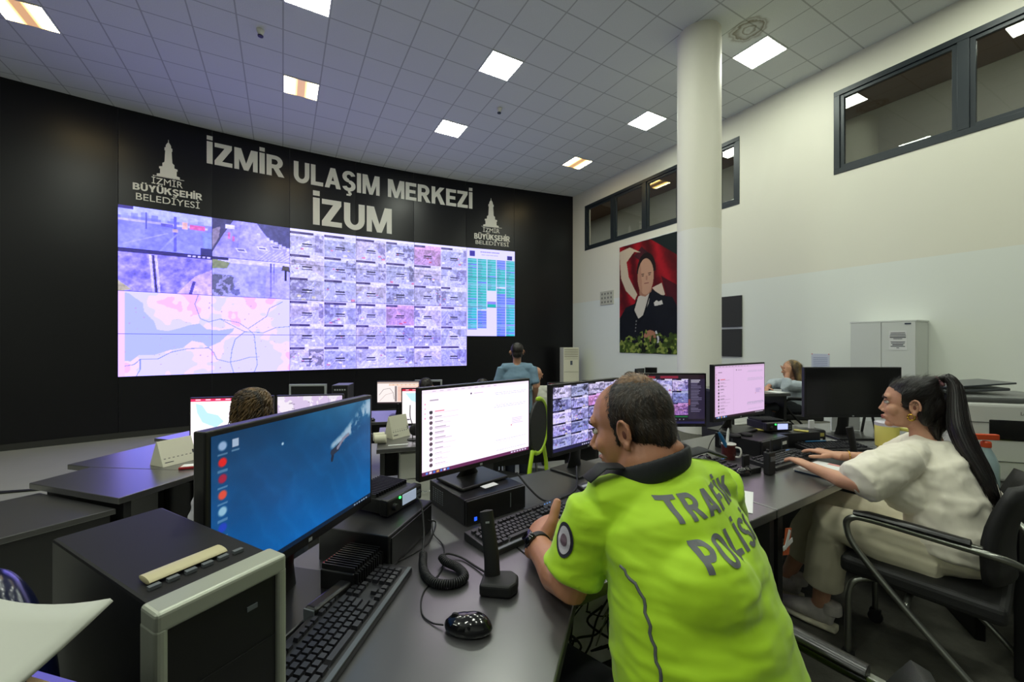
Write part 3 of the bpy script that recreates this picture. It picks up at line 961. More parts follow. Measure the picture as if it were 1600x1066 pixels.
emblem('white clock tower logo above the plaza camera display', (245, 281, 219, 277.5), [
    ('İZMİR', 237, 285.5, 273.5, 281, 287, 294, .0), ('BÜYÜKŞEHİR', 207.5, 316, 286, 302.5, 296, 313, 1), ('BELEDİYESİ', 212.5, 312, 299, 312, 312.5, 326, .0)])
emblem('smaller white clock tower logo above the green and blue list', (755, 779, 310, 354.5), [
    ('İZMİR', 754.5, 780.5, 353, 356, 362, 365, .0), ('BÜYÜKŞEHİR', 741, 796.5, 364, 370, 373, 378, 1), ('BELEDİYESİ', 743, 795, 373, 378, 381, 386, .0)])
# ================================================================== DESKS
M_desk = mat('black_laminate', '#353435', 0.36, spec=1.0, coat=.8)
M_desk.node_tree.nodes['Principled BSDF'].inputs['Coat Roughness'].default_value = .24
M_deskedge = mat('desk_panel', '#161617', 0.45)
M_metal = mat('grey_metal', '#8d9092', .35, metal=.8)
M_chrome = mat('chrome', '#c9cccf', .15, metal=1.0)
M_pale_drawer = mat('pale_drawer', '#c9c9c2', .5)
def desk(label, pts, top, floor, legs, modesty=None, group='black control desks', name='control_desk'):
    """legs: list of (x, y, rot, length) side panels"""
    cx = sum(p[0] for p in pts) / len(pts); cy = sum(p[1] for p in pts) / len(pts)
    root = empty(name, (cx, cy, floor), 0, label, 'desk', group)
    lo = lambda p: (p[0] - cx, p[1] - cy)
    bm = NB(); prism(bm, [lo(p) for p in pts], top - floor - .035, top - floor)
    obj('worktop', bm, M_desk, root, bevel=.004)
    for x, y, a, L in legs:
        bm = NB(); box(bm, (x - cx, y - cy, (top - floor - .036) / 2), (L, .036, top - floor - .037), R(a))
        obj('leg', bm, M_deskedge, root, bevel=.002)
    if modesty:
        for (ax, ay), (bx, by) in modesty:
            m_ = Vector((bx - ax, by - ay)); bm = NB()
            box(bm, ((ax + bx) / 2 - cx, (ay + by) / 2 - cy, (top - floor) - .25), (m_.length, .02, .42), math.atan2(m_.y, m_.x))
            obj('back_panel', bm, M_deskedge, root)
    return root
G3, G2, G1 = 'control desks of the rear row', 'control desks of the middle row', 'control desks of the front row'
desk('black control desk with the blue underwater monitor and the coiled cord microphone', [(-.135, .086), (.165, 1.04), (-.28, 1.75), (-.36, 1.63), (-.62, 1.32), (-.92, .335)], .75, T3,
     [(-.50, .25, -17, .68), (-.42, 1.42, 45, .25)], [((-.84, .40), (-.58, 1.25))], G3)
desk('black control desk where the person in the yellow shirt types', [(.168, 1.043), (1.018, 1.565), (.554, 2.312), (-.276, 1.755)], .75, T3,
     [(.785, 1.90, 121.8, .80)], [((-.12, 1.80), (.53, 2.22))], G3)
desk('black control desk where the ponytailed person types, sticker on its leg', [(1.022, 1.567), (2.293, 2.356), (1.83, 3.1), (.558, 2.316)], .75, T3,
     [(.835, 1.925, 121.8, .80), (2.05, 2.71, 121.8, .8)], [((.62, 2.30), (1.80, 3.03))], G3)
desk('black desk end carrying the switched off wide monitor', [(2.297, 2.36), (2.47, 2.63), (3.25, 2.60), (3.15, 3.35), (1.834, 3.1)], .75, T3,
     [(3.1, 2.9, 95, .8)], [((1.95, 3.06), (3.1, 3.25))], G3)
desk('black side table carrying the white printer', [(2.08, 1.86), (2.95, 1.64), (3.12, 2.52), (2.48, 2.58), (2.30, 2.33)], .72, T3,
     [(2.27, 2.08, 65, .4), (2.98, 2.05, 80, .6)], None, G3)
desk('black desk beside the far person with blonde hair', [(2.70, 5.0), (3.46, 5.05), (3.42, 5.9), (2.65, 5.85)], .75, T3,
     [(3.40, 5.45, 93, .72), (2.72, 5.4, 93, .72)], None, G3)
desk('black middle row desk end with an empty pointed corner', [(-2.125, 2.198), (-2.0, 2.66), (-2.84, 2.742), (-2.89, 2.435)], .55, T2,
     [(-2.46, 2.36, 163, .68)], None, G2)
desk('black middle row desk carrying the tent calendar and the red topped map monitor', [(-2.0, 2.664), (-1.5, 2.85), (-1.28, 3.75), (-2.93, 3.5), (-3.06, 2.80), (-2.842, 2.745)], .55, T2,
     [(-2.6, 2.80, 165, .5), (-1.45, 3.3, 76, .7)], [((-2.85, 3.42), (-1.45, 3.65))], G2)
desk('black middle row desk carrying the headset and a small tent calendar', [(-1.06, 3.18), (-.1, 3.49), (-.35, 4.28), (-1.3, 4.0)], .55, T2,
     [(-1.13, 3.58, 106, .72), (-.24, 3.86, 106, .7)], [((-1.22, 3.95), (-.4, 4.2))], G2)
desk('black middle row desk beside the lime green chair', [(-.098, 3.492), (.85, 3.8), (.62, 4.6), (-.348, 4.282)], .55, T2,
     [(.70, 4.17, 106, .72)], [((-.3, 4.2), (.6, 4.5))], G2)
desk('black front row desk tip nearest the empty black wall', [(-3.86, 4.39), (-3.37, 4.25), (-2.36, 4.75), (-2.76, 5.5), (-3.7, 5.1)], .35, T1,
     [(-3.5, 4.7, 110, .6), (-2.6, 5.1, 118, .6)], None, G1)
desk('black front row desk carrying the orange and white monitor', [(-2.355, 4.755), (-2.1, 5.2), (-.3, 5.55), (-.4, 6.4), (-2.75, 6.0), (-2.755, 5.505)], .35, T1,
     [(-2.3, 5.5, 105, .6), (-.42, 5.95, 96, .7)], [((-2.4, 5.95), (-.5, 6.25))], G1)
desk('black front row desk before the standing person', [(-.296, 5.555), (.0, 6.06), (1.1, 6.12), (1.1, 6.7), (-.396, 6.4)], .35, T1,
     [(1.05, 6.28, 90, .55)], None, G1)
desk('black front row desk under two small dark monitors near the column', [(1.75, 6.9), (2.45, 6.75), (2.55, 7.5), (1.85, 7.6)], .35, T1,
     [(1.86, 7.25, 85, .6), (2.45, 7.1, 85, .6)], None, G1)
# low cabinet beside the middle row
r = empty('low_cabinet', (-2.65, 2.15, T2), 0, 'low black cabinet below the empty desk corner of the middle row', 'cabinet')
bm = NB(); prism(bm, [(p[0] + 2.65, p[1] - 2.15) for p in [(-2.17, 2.2), (-2.50, 1.68), (-3.25, 1.72), (-2.82, 2.42)]], 0, .66); obj('body', bm, M_deskedge, r, bevel=.004)
bm = NB(); prism(bm, [(p[0] + 2.65, p[1] - 2.15) for p in [(-2.15, 2.21), (-2.49, 1.66), (-3.28, 1.70), (-2.83, 2.44)]], .66, .69); obj('top', bm, M_desk, r, bevel=.003)
# drawer pedestals
def pedestal(label, c, rz, floor, h, m, w=.42, d=.5):
    r = empty('drawer_pedestal', (*c, floor), rz, label, 'drawer unit', 'drawer pedestals under the desks')
    bm = NB(); box(bm, (0, 0, h / 2), (w, d, h)); obj('body', bm, m, r, bevel=.004)
    for k in range(3):
        z = h * (k + .5) / 3
        bm = NB(); box(bm, (0, -d / 2 - .009, z), (w - .02, .016, h / 3 - .012)); dr = obj('drawer', bm, m, r, bevel=.002)
        bm = NB(); tube(bm, [(-.07, -d / 2 - .018, z), (-.06, -d / 2 - .04, z), (.06, -d / 2 - .04, z), (.07, -d / 2 - .018, z)], .005, 3, 6); obj('handle', bm, M_chrome, dr, smooth=True)
    return r
pedestal('black drawer pedestal with chrome handles under the calendar desk', (-2.33, 2.97), R(76), T2, .66, M_deskedge)
pedestal('pale drawer pedestal under the headset desk', (-.78, 3.72), R(17), T2, .66, M_pale_drawer, .5)
# ================================================================== MONITORS
M_bezel = mat('monitor_plastic', '#121213', .38)
M_silver = mat('silver_plastic', '#a9adae', .35, metal=.3)
M_off = mat('dark_screen', '#0b0b0c', .22)
def pic_ocean(w, h):
    X, Y = np.meshgrid(np.linspace(0, 1, w), np.linspace(0, 1, h))
    n = fractal(w, h, 4, 71, 5)
    a = np.stack([.012 + .02 * Y, .22 + .13 * Y + .03 * X, .38 + .26 * Y + .03 * X], -1)
    a *= (.85 + .3 * n[..., None])
    st = np.sin((X * 5 - Y * 2.2 + n * 1.3) * 9) * .5 + .5
    a += (st ** 4 * .02 * np.clip(Y * 2, 0, 1))[..., None] * np.array((.4, 1, 1.3))
    rip = np.sin((Y * 22 + X * 3 + 5 * n)) * .5 + .5
    a += ((rip ** 6) * .022 * np.clip(1 - abs(Y - .35) * 4, 0, 1))[..., None] * np.array((.5, 1, 1.2))
    top = np.clip(.25 - Y, 0, 1) * np.clip(X - .3, 0, 1)
    a += top[..., None] * np.array((1.4, 1.6, 1.6)) * (.4 + .8 * n[..., None])
    m = fractal(w, h, 14, 75)
    P = [(.66, .34), (.74, .30), (.82, .24), (.90, .16), (1.0, .05)]
    for k, ((x0, y0), (x1, y1)) in enumerate(zip(P, P[1:])):
        for j in range(12):
            t = j / 12; x = x0 + (x1 - x0) * t; y = y0 + (y1 - y0) * t; rr = .024 + .045 * ((k + t) / 4)
            d = np.hypot(X - x, (Y - y) * .62)
            f = np.clip(1 - d / rr, 0, 1) * np.clip((m - .33) * 4.5, 0, 1) * .62
            a = a * (1 - f[..., None]) + np.array((.62, .72, .80)) * f[..., None]
    line(a, [(.655, .46), (.665, .40), (.70, .36), (.735, .33)], .010, (.10, .14, .22)); line(a, [(.66, .395), (.70, .375)], .016, (.14, .18, .26)); line(a, [(.70, .375), (.745, .31), (.79, .285)], .008, (.5, .5, .58))
    for k, c in enumerate([(.55, .66, .80), (.86, .12, .14), (.62, .12, .25), (.85, .30, .24), (.55, .72, .82), (.12, .25, .72), (.18, .66, .62), (.55, .60, .75), (.2, .3, .8)]):
        y = .075 + k * .104
        d = np.hypot((X - .045), (Y - y) * .6); f = np.clip((.021 - d) * 130, 0, 1)[..., None]; a = a * (1 - f) + np.array(c) * f
        rect(a, .025, y + .05, .065, y + .063, (.75, .82, .9), .35)
    rect(a, .085, .05, .115, .10, (.62, .70, .80)); rect(a, .082, .12, .118, .13, (.75, .82, .9), .4)
    d = np.hypot((X - .33), (Y - .18) * .6); f = np.clip((.008 - d) * 250, 0, 1)[..., None]; a = a * (1 - f) + np.array((.7, .82, .9)) * f
    rect(a, 0, .962, 1, 1, (.03, .07, .13), .85)
    for k in range(6): rect(a, .84 + .022 * k, .975, .853 + .022 * k, .99, (.7, .78, .85), .8)
    return np.clip(a, 0, 1)
def pic_chat(w, h, base, seed=1, dark=1.0):
    rg = np.random.default_rng(seed)
    a = canvas(w, h, base)
    b = np.array(base)
    rect(a, 0, 0, 1, .045, b * .93)
    for k in range(10): rect(a, .08 + .06 * k, .015, .11 + .06 * k, .03, b * .78)
    rect(a, 0, .045, .03, .94, b * .97); rect(a, .355, .05, .358, .94, b * .9)
    for k in range(4): rect(a, .02, .16 + .055 * k, .03, .175 + .055 * k, b * np.array((.9, .6, .65)))
    rect(a, .06, .12, .13, .135, b * .65); rect(a, .40, .085, .415, .11, (.25, .25, .3)); rect(a, .43, .09, .52, .105, b * .8)
    for k in range(11):
        y = .27 + .062 * k; X, Y = grid_xy(a)
        blob(a, np.hypot(X - .07, (Y - y) * h / w) < .0135, [(.2, .2, .22), (.45, .4, .42), (.3, .25, .28), (.55, .52, .55)][k % 4])
        rect(a, .10, y - .012, .10 + rg.uniform(.05, .1), y - .002, b * .62 if k else (.85, .4, .45)); rect(a, .10, y + .007, .14 + rg.uniform(.03, .16), y + .014, b * .8)
    for y0, n in ((.12, 2), (.27, 3), (.76, 3), (.90, 1)):
        for k in range(n):
            x1 = .95; x0 = .62 + rg.uniform(0, .03)
            x = x0
            while x < x1:
                L = rg.uniform(.01, .035); rect(a, x, y0 + .022 * k, x + L, y0 + .010 + .022 * k, b * np.array((.78, .86, .84))); x += L + .006
    rect(a, .80, .48, .95, .60, b * .97)
    for k in range(4): rect(a, .81, .50 + .022 * k, .86 + rg.uniform(0, .08), .508 + .022 * k, b * np.array((.66, .7, .86)))
    rect(a, .80, .585, .81, .60, (.7, .2, .3))
    rect(a, 0, .955, 1, 1, np.array((.36, .16, .30)) * dark)
    for k in range(7): rect(a, .03 + .028 * k, .965, .048 + .028 * k, .99, [(.3, .5, .8), (.85, .85, .9), (.2, .45, .75), (.8, .6, .3)][k % 4])
    for k in range(6): rect(a, .80 + .03 * k, .968, .82 + .03 * k, .985, (.8, .78, .85))
    return a
def pic_cctv(w, h, seed, side=False):
    a = canvas(w, h, (.10, .08, .13))
    cols, rows = (3, 3) if side else (4, 5)
    x1, y0, y1 = (.74, .09, .83) if side else (1.0, .01, .95)
    for j in range(rows):
        for i in range(cols):
            xa, xb = int(w * x1 * i / cols), int(w * x1 * (i + 1) / cols) - 1
            ya, yb = int(h * (y0 + (y1 - y0) * j / rows)), int(h * (y0 + (y1 - y0) * (j + 1) / rows)) - 1
            f = cctv_feed(xb - xa, yb - ya, seed + i + j * cols)
            g = f.mean(-1, keepdims=True)
            sat = .25 if (not side and j == 0) else 1.0
            f = np.clip((g + (f - g) * sat - .42) * 1.5 + .28, 0, 1) * np.array((.86, .82, 1.0))
            f = f * .75 + .25 * f.mean(-1, keepdims=True)
            f = np.clip((f - .30) * 1.25 + .22, 0, 1)
            if (i + j + seed) % 3 == 0: f *= np.array((.8, .85, .9))
            a[ya:yb, xa:xb] = f
    rg = np.random.default_rng(seed)
    if side:
        rect(a, 0, 0, 1, .085, (.16, .10, .14)); rect(a, .02, .035, .22, .075, (.62, .12, .2)); rect(a, .30, .03, .58, .075, (.55, .14, .24))
        rect(a, .74, .085, 1, .9, (.19, .16, .25))
        for k in range(22): rect(a, .78, .11 + .03 * k, .80 + rg.uniform(.05, .16), .122 + .03 * k, (.45, .42, .55) if k > 1 else (.9, .88, .95))
        rect(a, .74, .50, .77, .62, (.5, .25, .3)); rect(a, .02, .84, .73, .87, (.12, .42, .24)); 
        for k in range(10): rect(a, .12 + .06 * k, .90, .13 + .06 * k, .92, (.7, .68, .8))
    rect(a, 0, .955, 1, 1, (.14, .13, .30))
    for k in range(5): rect(a, .40 + .03 * k, .965, .415 + .03 * k, .985, (.75, .75, .85))
    return a
def pic_map(w, h, bar, sea, seed, land=(1, .97, .99)):
    a = canvas(w, h, land)
    n = fractal(w, h, 5, seed)
    a[n > .55] = np.array(land) * np.array((.97, .95, .97))
    for p in sea: poly(a, p, (.72, .88, .95))
    for p in ([(.5, .3), (.62, .18), (.85, .10)], [(.5, .3), (.70, .34), (1, .30)], [(.3, .8), (.45, .6), (.8, .55)]): line(a, p, .004, (.62, .62, .66))
    if bar is not None:
        rect(a, 0, 0, 1, .06, bar)
        for k in range(6): rect(a, .06 + .12 * k, .018, .12 + .12 * k, .04, (1, .8, .85))
        rect(a, 0, .06, .04, 1, (.97, .93, .95))
    X, Y = grid_xy(a)
    rect(a, .08, .86, .14, .90, (.3, .3, .34))
    return a
def pic_plan(w, h):
    a = canvas(w, h, (1, .96, .95))
    rect(a, 0, 0, 1, .08, (.75, .66, .62)); rect(a, .28, .10, 1, .18, (.95, .78, .68))
    for k in range(7): rect(a, .30 + .1 * k, .11, .37 + .1 * k, .17, (.98, .88, .80))
    rect(a, .42, .20, .47, .92, (.55, .5, .5)); rect(a, .48, .2, 1, .92, (.98, .84, .78))
    for k in range(12): rect(a, .5, .24 + .055 * k, .95, .26 + .055 * k, (.93, .72, .66))
    line(a, [(.05, .6), (.15, .35), (.3, .3), (.38, .5), (.4, .8)], .006, (.6, .55, .55)); line(a, [(.05, .9), (.2, .6), (.38, .5)], .004, (.7, .6, .6))
    rect(a, 0, .94, 1, 1, (.25, .2, .22))
    return a
def pic_grey(w, h):
    a = canvas(w, h, (.97, .93, .98)); n = fractal(w, h, 7, 91)
    rect(a, 0, 0, 1, .08, (.93, .9, .95)); 
    a[n > .53] = (.86, .78, .92)
    rg = np.random.default_rng(2)
    for k in range(60):
        x, y = rg.uniform(.1, .8), rg.uniform(.12, .9); rect(a, x, y, x + rg.uniform(.02, .06), y + .02, (.55, .5, .6), .6)
    rect(a, .78, 0, .785, 1, (.7, .66, .75))
    return a
def monitor(label, pL, pR, zb, zt, desk_z, pic=None, glow=None, bez=(.010, .020), case=None, group='computer monitors', stand=True, back=.07, boost=(1, 1, 1), base=(.24, .19), note=None):
    L = Vector(pL); Rr = Vector(pR); d = Rr - L; w = d.length
    c = (L + Rr) / 2
    rz = math.atan2(d.y, d.x)
    root = empty('computer_monitor', (c.x, c.y, desk_z), rz, label, 'monitor', group)
    z0, z1 = zb - desk_z, zt - desk_z
    h = z1 - z0; cm = case or M_bezel
    bm = NB()
    box(bm, (0, .014, (z0 + z1) / 2), (w, .028, h))
    obj('casing', bm, cm, root, bevel=.003)
    bm = NB()
    box(bm, (0, .043, (z0 + z1) / 2), (w * .62, .032, h * .62)); obj('rear_housing', bm, cm, root, bevel=.012)
    bx, bb = bez
    if pic is not None:
        me = pixel_grid(w - 2 * bx, h - bx - bb, pic, boost)
        o = obj('screen', me, glow, root); o.location = (-w / 2 + bx, -.0012, z0 + bb)
    else:
        bm = NB(); box(bm, (0, -.0006, z0 + bb + (h - bx - bb) / 2), (w - 2 * bx, .0012, h - bx - bb)); obj('screen', bm, M_off, root)
    if stand:
        bm = NB(); loft(bm, [(0, back + .02, .012), (0, back + .015, z0 * .5), (0, .066, z0 + h * .3), (0, .062, z0 + h * .5)], [(.055, .014), (.04, .013), (.038, .012), (.038, .012)], ref=(0, 1, 0), seg=12); obj('stand_neck', bm, M_bezel, root, smooth=40)
        bm = NB(); box(bm, (0, back - .015, .006), (*base, .012)); obj('stand_base', bm, M_bezel, root, bevel=.005)
    if note:
        bm = NB(); box(bm, (-w / 2 + .06, -.003, z0 + .012), (.11, .002, .02)); obj('sticky_note', bm, mat('yellow_note', '#c9b93e', .8), root)
    bm = NB(); box(bm, (0, -.0012, z0 + bb * .5), (.012, .001, .008)); obj('maker_badge', bm, M_silver, root)
    return root
G_blue = pixel_mat('screen_glow_blue', 1.0, .25)
G_white = pixel_mat('screen_glow_white', 1.25, .3)
G_mid = pixel_mat('screen_glow', 1.0, .3)
G_dim = pixel_mat('screen_glow_dim', .85, .3)
MON3 = 'computer monitors of the rear desk row'
monitor('wide monitor showing a blue underwater swimmer picture with icons', (-.5615, .744), (-.435, 1.264), .900, 1.233, .75, pic_ocean(300, 176), G_blue, group=MON3, bez=(.011, .022))
monitor('bright white chat page monitor standing on a black computer box', (-.323, 1.418), (.079, 1.79), .905, 1.236, .842, pic_chat(300, 176, (.985, .955, .985)), G_white, group=MON3, boost=(1.05, .96, 1.1), base=(.23, .18))
monitor('monitor with a grid of camera views, partly behind the yellow shirted head', (.177, 1.833), (.578, 2.194), .872, 1.203, .75, pic_cctv(240, 150, 200), G_mid, group=MON3)
monitor('squarish monitor with camera views and a red bar on top', (.765, 2.44), (1.165, 2.44), .885, 1.207, .75, pic_cctv(200, 150, 300, True), G_dim, group=MON3)
monitor('pale pink chat page monitor on a black computer box', (1.165, 2.35), (1.64, 2.64), .927, 1.263, .842, pic_chat(220, 140, (.88, .74, .90), 5, .5), G_mid, group=MON3)
monitor('wide switched off black monitor before the white cabinet', (1.94, 2.70), (2.585, 2.70), .893, 1.226, .75, None, group=MON3)
MON2 = 'computer monitors of the middle desk row'
monitor('map monitor with a pink red bar, beside the curly head', (-2.45, 3.09), (-1.885, 3.215), .578, .968, .55,
        pic_map(200, 130, (.86, .16, .38), [[(.06, .10), (.14, .14), (.2, .3), (.33, .36), (.4, .5), (.3, .62), (.14, .5), (.08, .3)], [(.5, .5), (.9, .45), (.95, .6), (.6, .62)]], 61), G_white, group=MON2, note=True, back=.09)
monitor('pale lilac map monitor just behind the blue underwater monitor', (-1.865, 3.22), (-1.37, 3.31), .578, .968, .55, pic_grey(200, 130), G_mid, group=MON2, back=.09)
monitor('map monitor with a red bar and a light blue bay, behind the white chat monitor', (-1.075, 3.95), (-.52, 4.02), .578, .942, .55,
        pic_map(160, 110, (.72, .10, .22), [[(.06, .12), (.6, .12), (.5, .3), (.34, .45), (.16, .34)]], 66), G_white, group=MON2, back=.09)
monitor('small monitor edge with a red and teal page behind the camera grid monitor', (.372, 4.18), (.74, 4.28), .62, .972, .55, pic_map(100, 80, (.5, .1, .15), [[(0, .4), (1, .4), (1, .65), (0, .65)]], 68), G_dim, group=MON2)
monitor('second thin topped monitor behind the yellow shirted head', (.755, 4.30), (1.12, 4.45), .62, .985, .55, pic_map(100, 80, (.3, .25, .25), [], 69), G_dim, group=MON2)
MON1 = 'computer monitors of the front desk row'
monitor('front row monitor showing an orange and white plan', (-1.885, 5.67), (-1.30, 5.72), .51, .838, .35, pic_plan(160, 100), G_mid, group=MON1)
monitor('silver framed front row monitor behind the round dark head', (-1.385, 5.80), (-1.0, 5.82), .52, .845, .35, None, case=M_silver, bez=(.025, .03), group=MON1)
monitor('silver framed dark monitor beyond the lilac map monitor', (-2.85, 5.20), (-2.39, 5.24), .50, .846, .35, None, case=M_silver, bez=(.025, .03), group=MON1)
monitor('small dark monitor beside the column, first of the pair', (2.14, 7.02), (2.345, 7.20), .55, .92, .35, None, group=MON1)
monitor('small dark monitor beside the column, second of the pair', (2.37, 7.25), (2.575, 7.22), .55, .93, .35, None, group=MON1)
# ================================================================== COMPUTERS, KEYBOARDS, RADIOS
M_pc = mat('computer_black', '#141416', .36, bump=.01, bscale=300)
M_key = mat('key_plastic', '#26262a', .42)
M_kbd = mat('keyboard_body', '#1b1b1d', .4)
M_kbd_front = mat('keyboard_edge', '#5a5f63', .4)
M_rubber = mat('black_rubber', '#101011', .6)
M_gloss = mat('gloss_black', '#0c0c0e', .12)
M_paper = mat('paper_white', '#d9dad8', .8)
M_blue_led = mat('blue_led', '#1030a0', .4, emit='#2a60ff', estr=1.2)
M_green_led = mat('green_led', '#10a030', .4, emit='#22ff44', estr=9.0)
M_lcd = mat('lcd_glow', '#9aa4e0', .3, emit='#b9c4ff', estr=1.0)
M_lcd2 = mat('lcd_glow_pale', '#9aa4c0', .3, emit='#a9b7cc', estr=.55)
def pc_box(label, c, rz, z, w, d, h, led=True, tag_=False):
    """slim desktop computer lying flat; front faces local -y"""
    r = empty('desktop_computer', (*c, z), rz, label, 'computer', 'slim black desktop computers')
    bm = NB(); box(bm, (0, 0, h / 2), (w, d, h)); obj('case', bm, M_pc, r, bevel=.004)
    bm = NB(); box(bm, (0, -d / 2 - .006, h / 2), (w - .004, .012, h - .004)); fr = obj('front_panel', bm, M_bezel, r, bevel=.003)
    bm = NB(); box(bm, (w * .22, -d / 2 - .0125, h * .55), (.004, .002, h * .6)); obj('disc_slot', bm, M_kbd_front, fr)
    bm = NB()
    for i in range(5):
        for k in range(7): box(bm, (-w / 2 - .0005, d * .1 + i * .018, h * .25 + k * .008), (.001, .011, .004))
    obj('vent_grille', bm, M_kbd_front, r)
    if led:
        bm = NB(); box(bm, (-w * .36, -d / 2 - .0125, h * .22), (.011, .002, .013)); obj('power_light', bm, M_blue_led, fr)
    if tag_:
        bm = NB(); box(bm, (w * .33, -d / 2 - .0125, h * .62), (.045, .002, .018)); obj('paper_sticker', bm, M_paper, fr)
    return r
pc_box('black computer box under the white chat monitor', (-.143, 1.618), R(38), .75, .27, .27, .09)
pc_box('black computer box under the pale pink chat monitor, paper tag on its front', (1.435, 2.455), R(31), .75, .285, .27, .09, False, True)
# papers on the computer boxes' monitor feet
def sheet(label, pts, z, m=M_paper, thick=.0012, name='paper_sheet', group='loose papers'):
    cx = sum(p[0] for p in pts) / len(pts); cy = sum(p[1] for p in pts) / len(pts)
    o = empty(name, (cx, cy, z), 0, label, 'paper', group)
    bm = NB(); prism(bm, [(p[0] - cx, p[1] - cy) for p in pts], .0004, thick + .0004); obj('leaf', bm, m, o)
    return o
def sq(c, rz, w, h):
    q = []
    for x, y in ((-w / 2, -h / 2), (w / 2, -h / 2), (w / 2, h / 2), (-w / 2, h / 2)):
        q.append((c[0] + x * math.cos(rz) - y * math.sin(rz), c[1] + x * math.sin(rz) + y * math.cos(rz)))
    return q
sheet('small paper note on the foot of the white chat monitor', sq((-.085, 1.535), R(44), .065, .03), .8545)
def keyboard(label, front_left, rz, z, L=.44, D=.145, edge=True, light=None, prows=6):
    """front edge along local x from its left corner; keys rise towards +y"""
    r = empty('keyboard', (*front_left, z), rz, label, 'keyboard', 'black computer keyboards')
    bm = NB()
    v = [bm.verts.new(p) for p in ((0, 0, 0.001), (L, 0, 0.001), (L, D, 0.001), (0, D, 0.001), (0, 0, .016), (L, 0, .016), (L, D, .028), (0, D, .028))]
    for f in ((3, 2, 1, 0), (4, 5, 6, 7), (0, 1, 5, 4), (1, 2, 6, 5), (2, 3, 7, 6), (3, 0, 4, 7)): bm.faces.new([v[i] for i in f])
    obj('body', bm, M_kbd, r, bevel=.003)
    if edge:
        bm = NB(); box(bm, (L / 2, .006, .0172), (L - .006, .011, .003)); obj('front_edge', bm, M_kbd_front, r)
    bm = NB(); k = .0182
    def key(x, y, w=1.0, hgt=1.0):
        zz = .016 + .012 * (y / D) + .005
        box(bm, (x + w * k / 2, y + hgt * k / 2, zz), (w * k - .003, hgt * k - .003, .009), 0, .085, 0, .84)
    y0 = .018
    x0 = .012
    rows = [[1.3, 1.3, 1.3, 5.6, 1.3, 1.3, 1.3, 1.3], [2.3] + [1] * 10 + [2.4], [1.8] + [1] * 11 + [1.9], [1.5] + [1] * 12 + [1.2], [1] * 13 + [1.7]]
    for j, rw in enumerate(rows):
        x = x0
        for w in rw:
            key(x, y0 + j * k, w); x += w * k
    x = x0
    for g in (1, 4, 4, 4):
        for i in range(g):
            key(x, y0 + 5.35 * k, 1, .8); x += k
        x += k * .55
    xa = x0 + 15.1 * k
    for j, row in ((0, (0, 1, 2)), (1, (1,)), (3, (0, 1, 2)), (4, (0, 1, 2))):
        for i in row: key(xa + i * k, y0 + j * k)
    for i in range(3): key(xa + i * k, y0 + 5.35 * k, 1, .8)
    xb = xa + 3.4 * k
    for j in range(5):
        for i in range(4):
            if xb + (i + 1) * k < L - .004: key(xb + i * k, y0 + j * k)
    obj('keys', bm, M_key, r)
    bm = NB()
    for i in range(3): box(bm, (xb + .012 + i * .014, D - .018, .0275), (.005, .003, .002))
    obj('indicator_lights', bm, light or mat('dim_led', '#203060', .4, emit='#5f8fd0', estr=.8), r)
    return r
keyboard('long black keyboard before the blue underwater monitor', (-.345, .70), R(81.5), .75, .445, .145, light=mat('dim_led', '#203060', .4, emit='#5f8fd0', estr=1.2))
keyboard('black keyboard under the hand with the wristwatch', (-.058, 1.215), R(41.5), .75, .44, .150)
keyboard('black keyboard peeking out behind the yellow shoulder', (.86, 1.86), R(32), .75, .36, .13, False)
keyboard('black keyboard under the ponytailed person\'s fingers', (1.318, 2.03), R(31), .75, .43, .14, False)
keyboard('black keyboard before the switched off monitor, pen on its top edge', (1.735, 2.345), R(8), .75, .40, .13, False)
M_mouse = mat('mouse_gloss', '#0e0e11', .16, coat=.4)
def mouse(label, c, rz, z, cord=None, s=1.0, m=None):
    r = empty('computer_mouse', (*c, z), rz, label, 'mouse', 'black computer mice')
    bm = NB()
    ell(bm, (0, 0, .012), (.056 * s, .031 * s, .025 * s)); ell(bm, (-.012 * s, 0, .014), (.04 * s, .03 * s, .026 * s))
    me = organic(bm, .0025, 3)
    for v in me.vertices: v.co.z = max(v.co.z, .0006)
    obj('shell', me, m or M_mouse, r)
    bm = NB(); lathe(bm, [(.001, -.003), (.010, -.003), (.010, .003), (.001, .003)], seg=16, M=Matrix.Translation((.030 * s, 0, .028 * s)) @ Matrix.Rotation(R(90), 4, 'X')); obj('wheel', bm, M_rubber, r)
    if cord:
        M = Matrix.Rotation(-rz, 3, 'Z')
        bm = NB(); tube(bm, [M @ (Vector((x, y, zz)) - Vector((c[0], c[1], z))) for x, y, zz in cord], .0018, 8, 6); obj('cord', bm, M_rubber, r, smooth=True)
    return r
mouse('glossy black mouse on the near desk by the coiled cord', (-.098, .912), R(172), .75,
      [(-.155, .92, .758), (-.185, .935, .753), (-.215, .97, .753), (-.228, 1.05, .753), (-.20, 1.15, .753), (-.215, 1.28, .753), (-.26, 1.35, .76), (-.275, 1.40, .78)])
mouse('black mouse beside the walkie talkie', (1.13, 1.985), R(30), .75, None, .95)
mouse('black mouse by the yellow shoulder', (1.035, 2.19), R(40), .75, None, 1.0)
# ---- tower computer with silver front at the near end
r = empty('tower_computer', (-.33, .457, .75), R(68.5), 'black tower computer with a silver framed front, beside the blue monitor', 'computer')
TW, TD, TH = .136, .32, .350
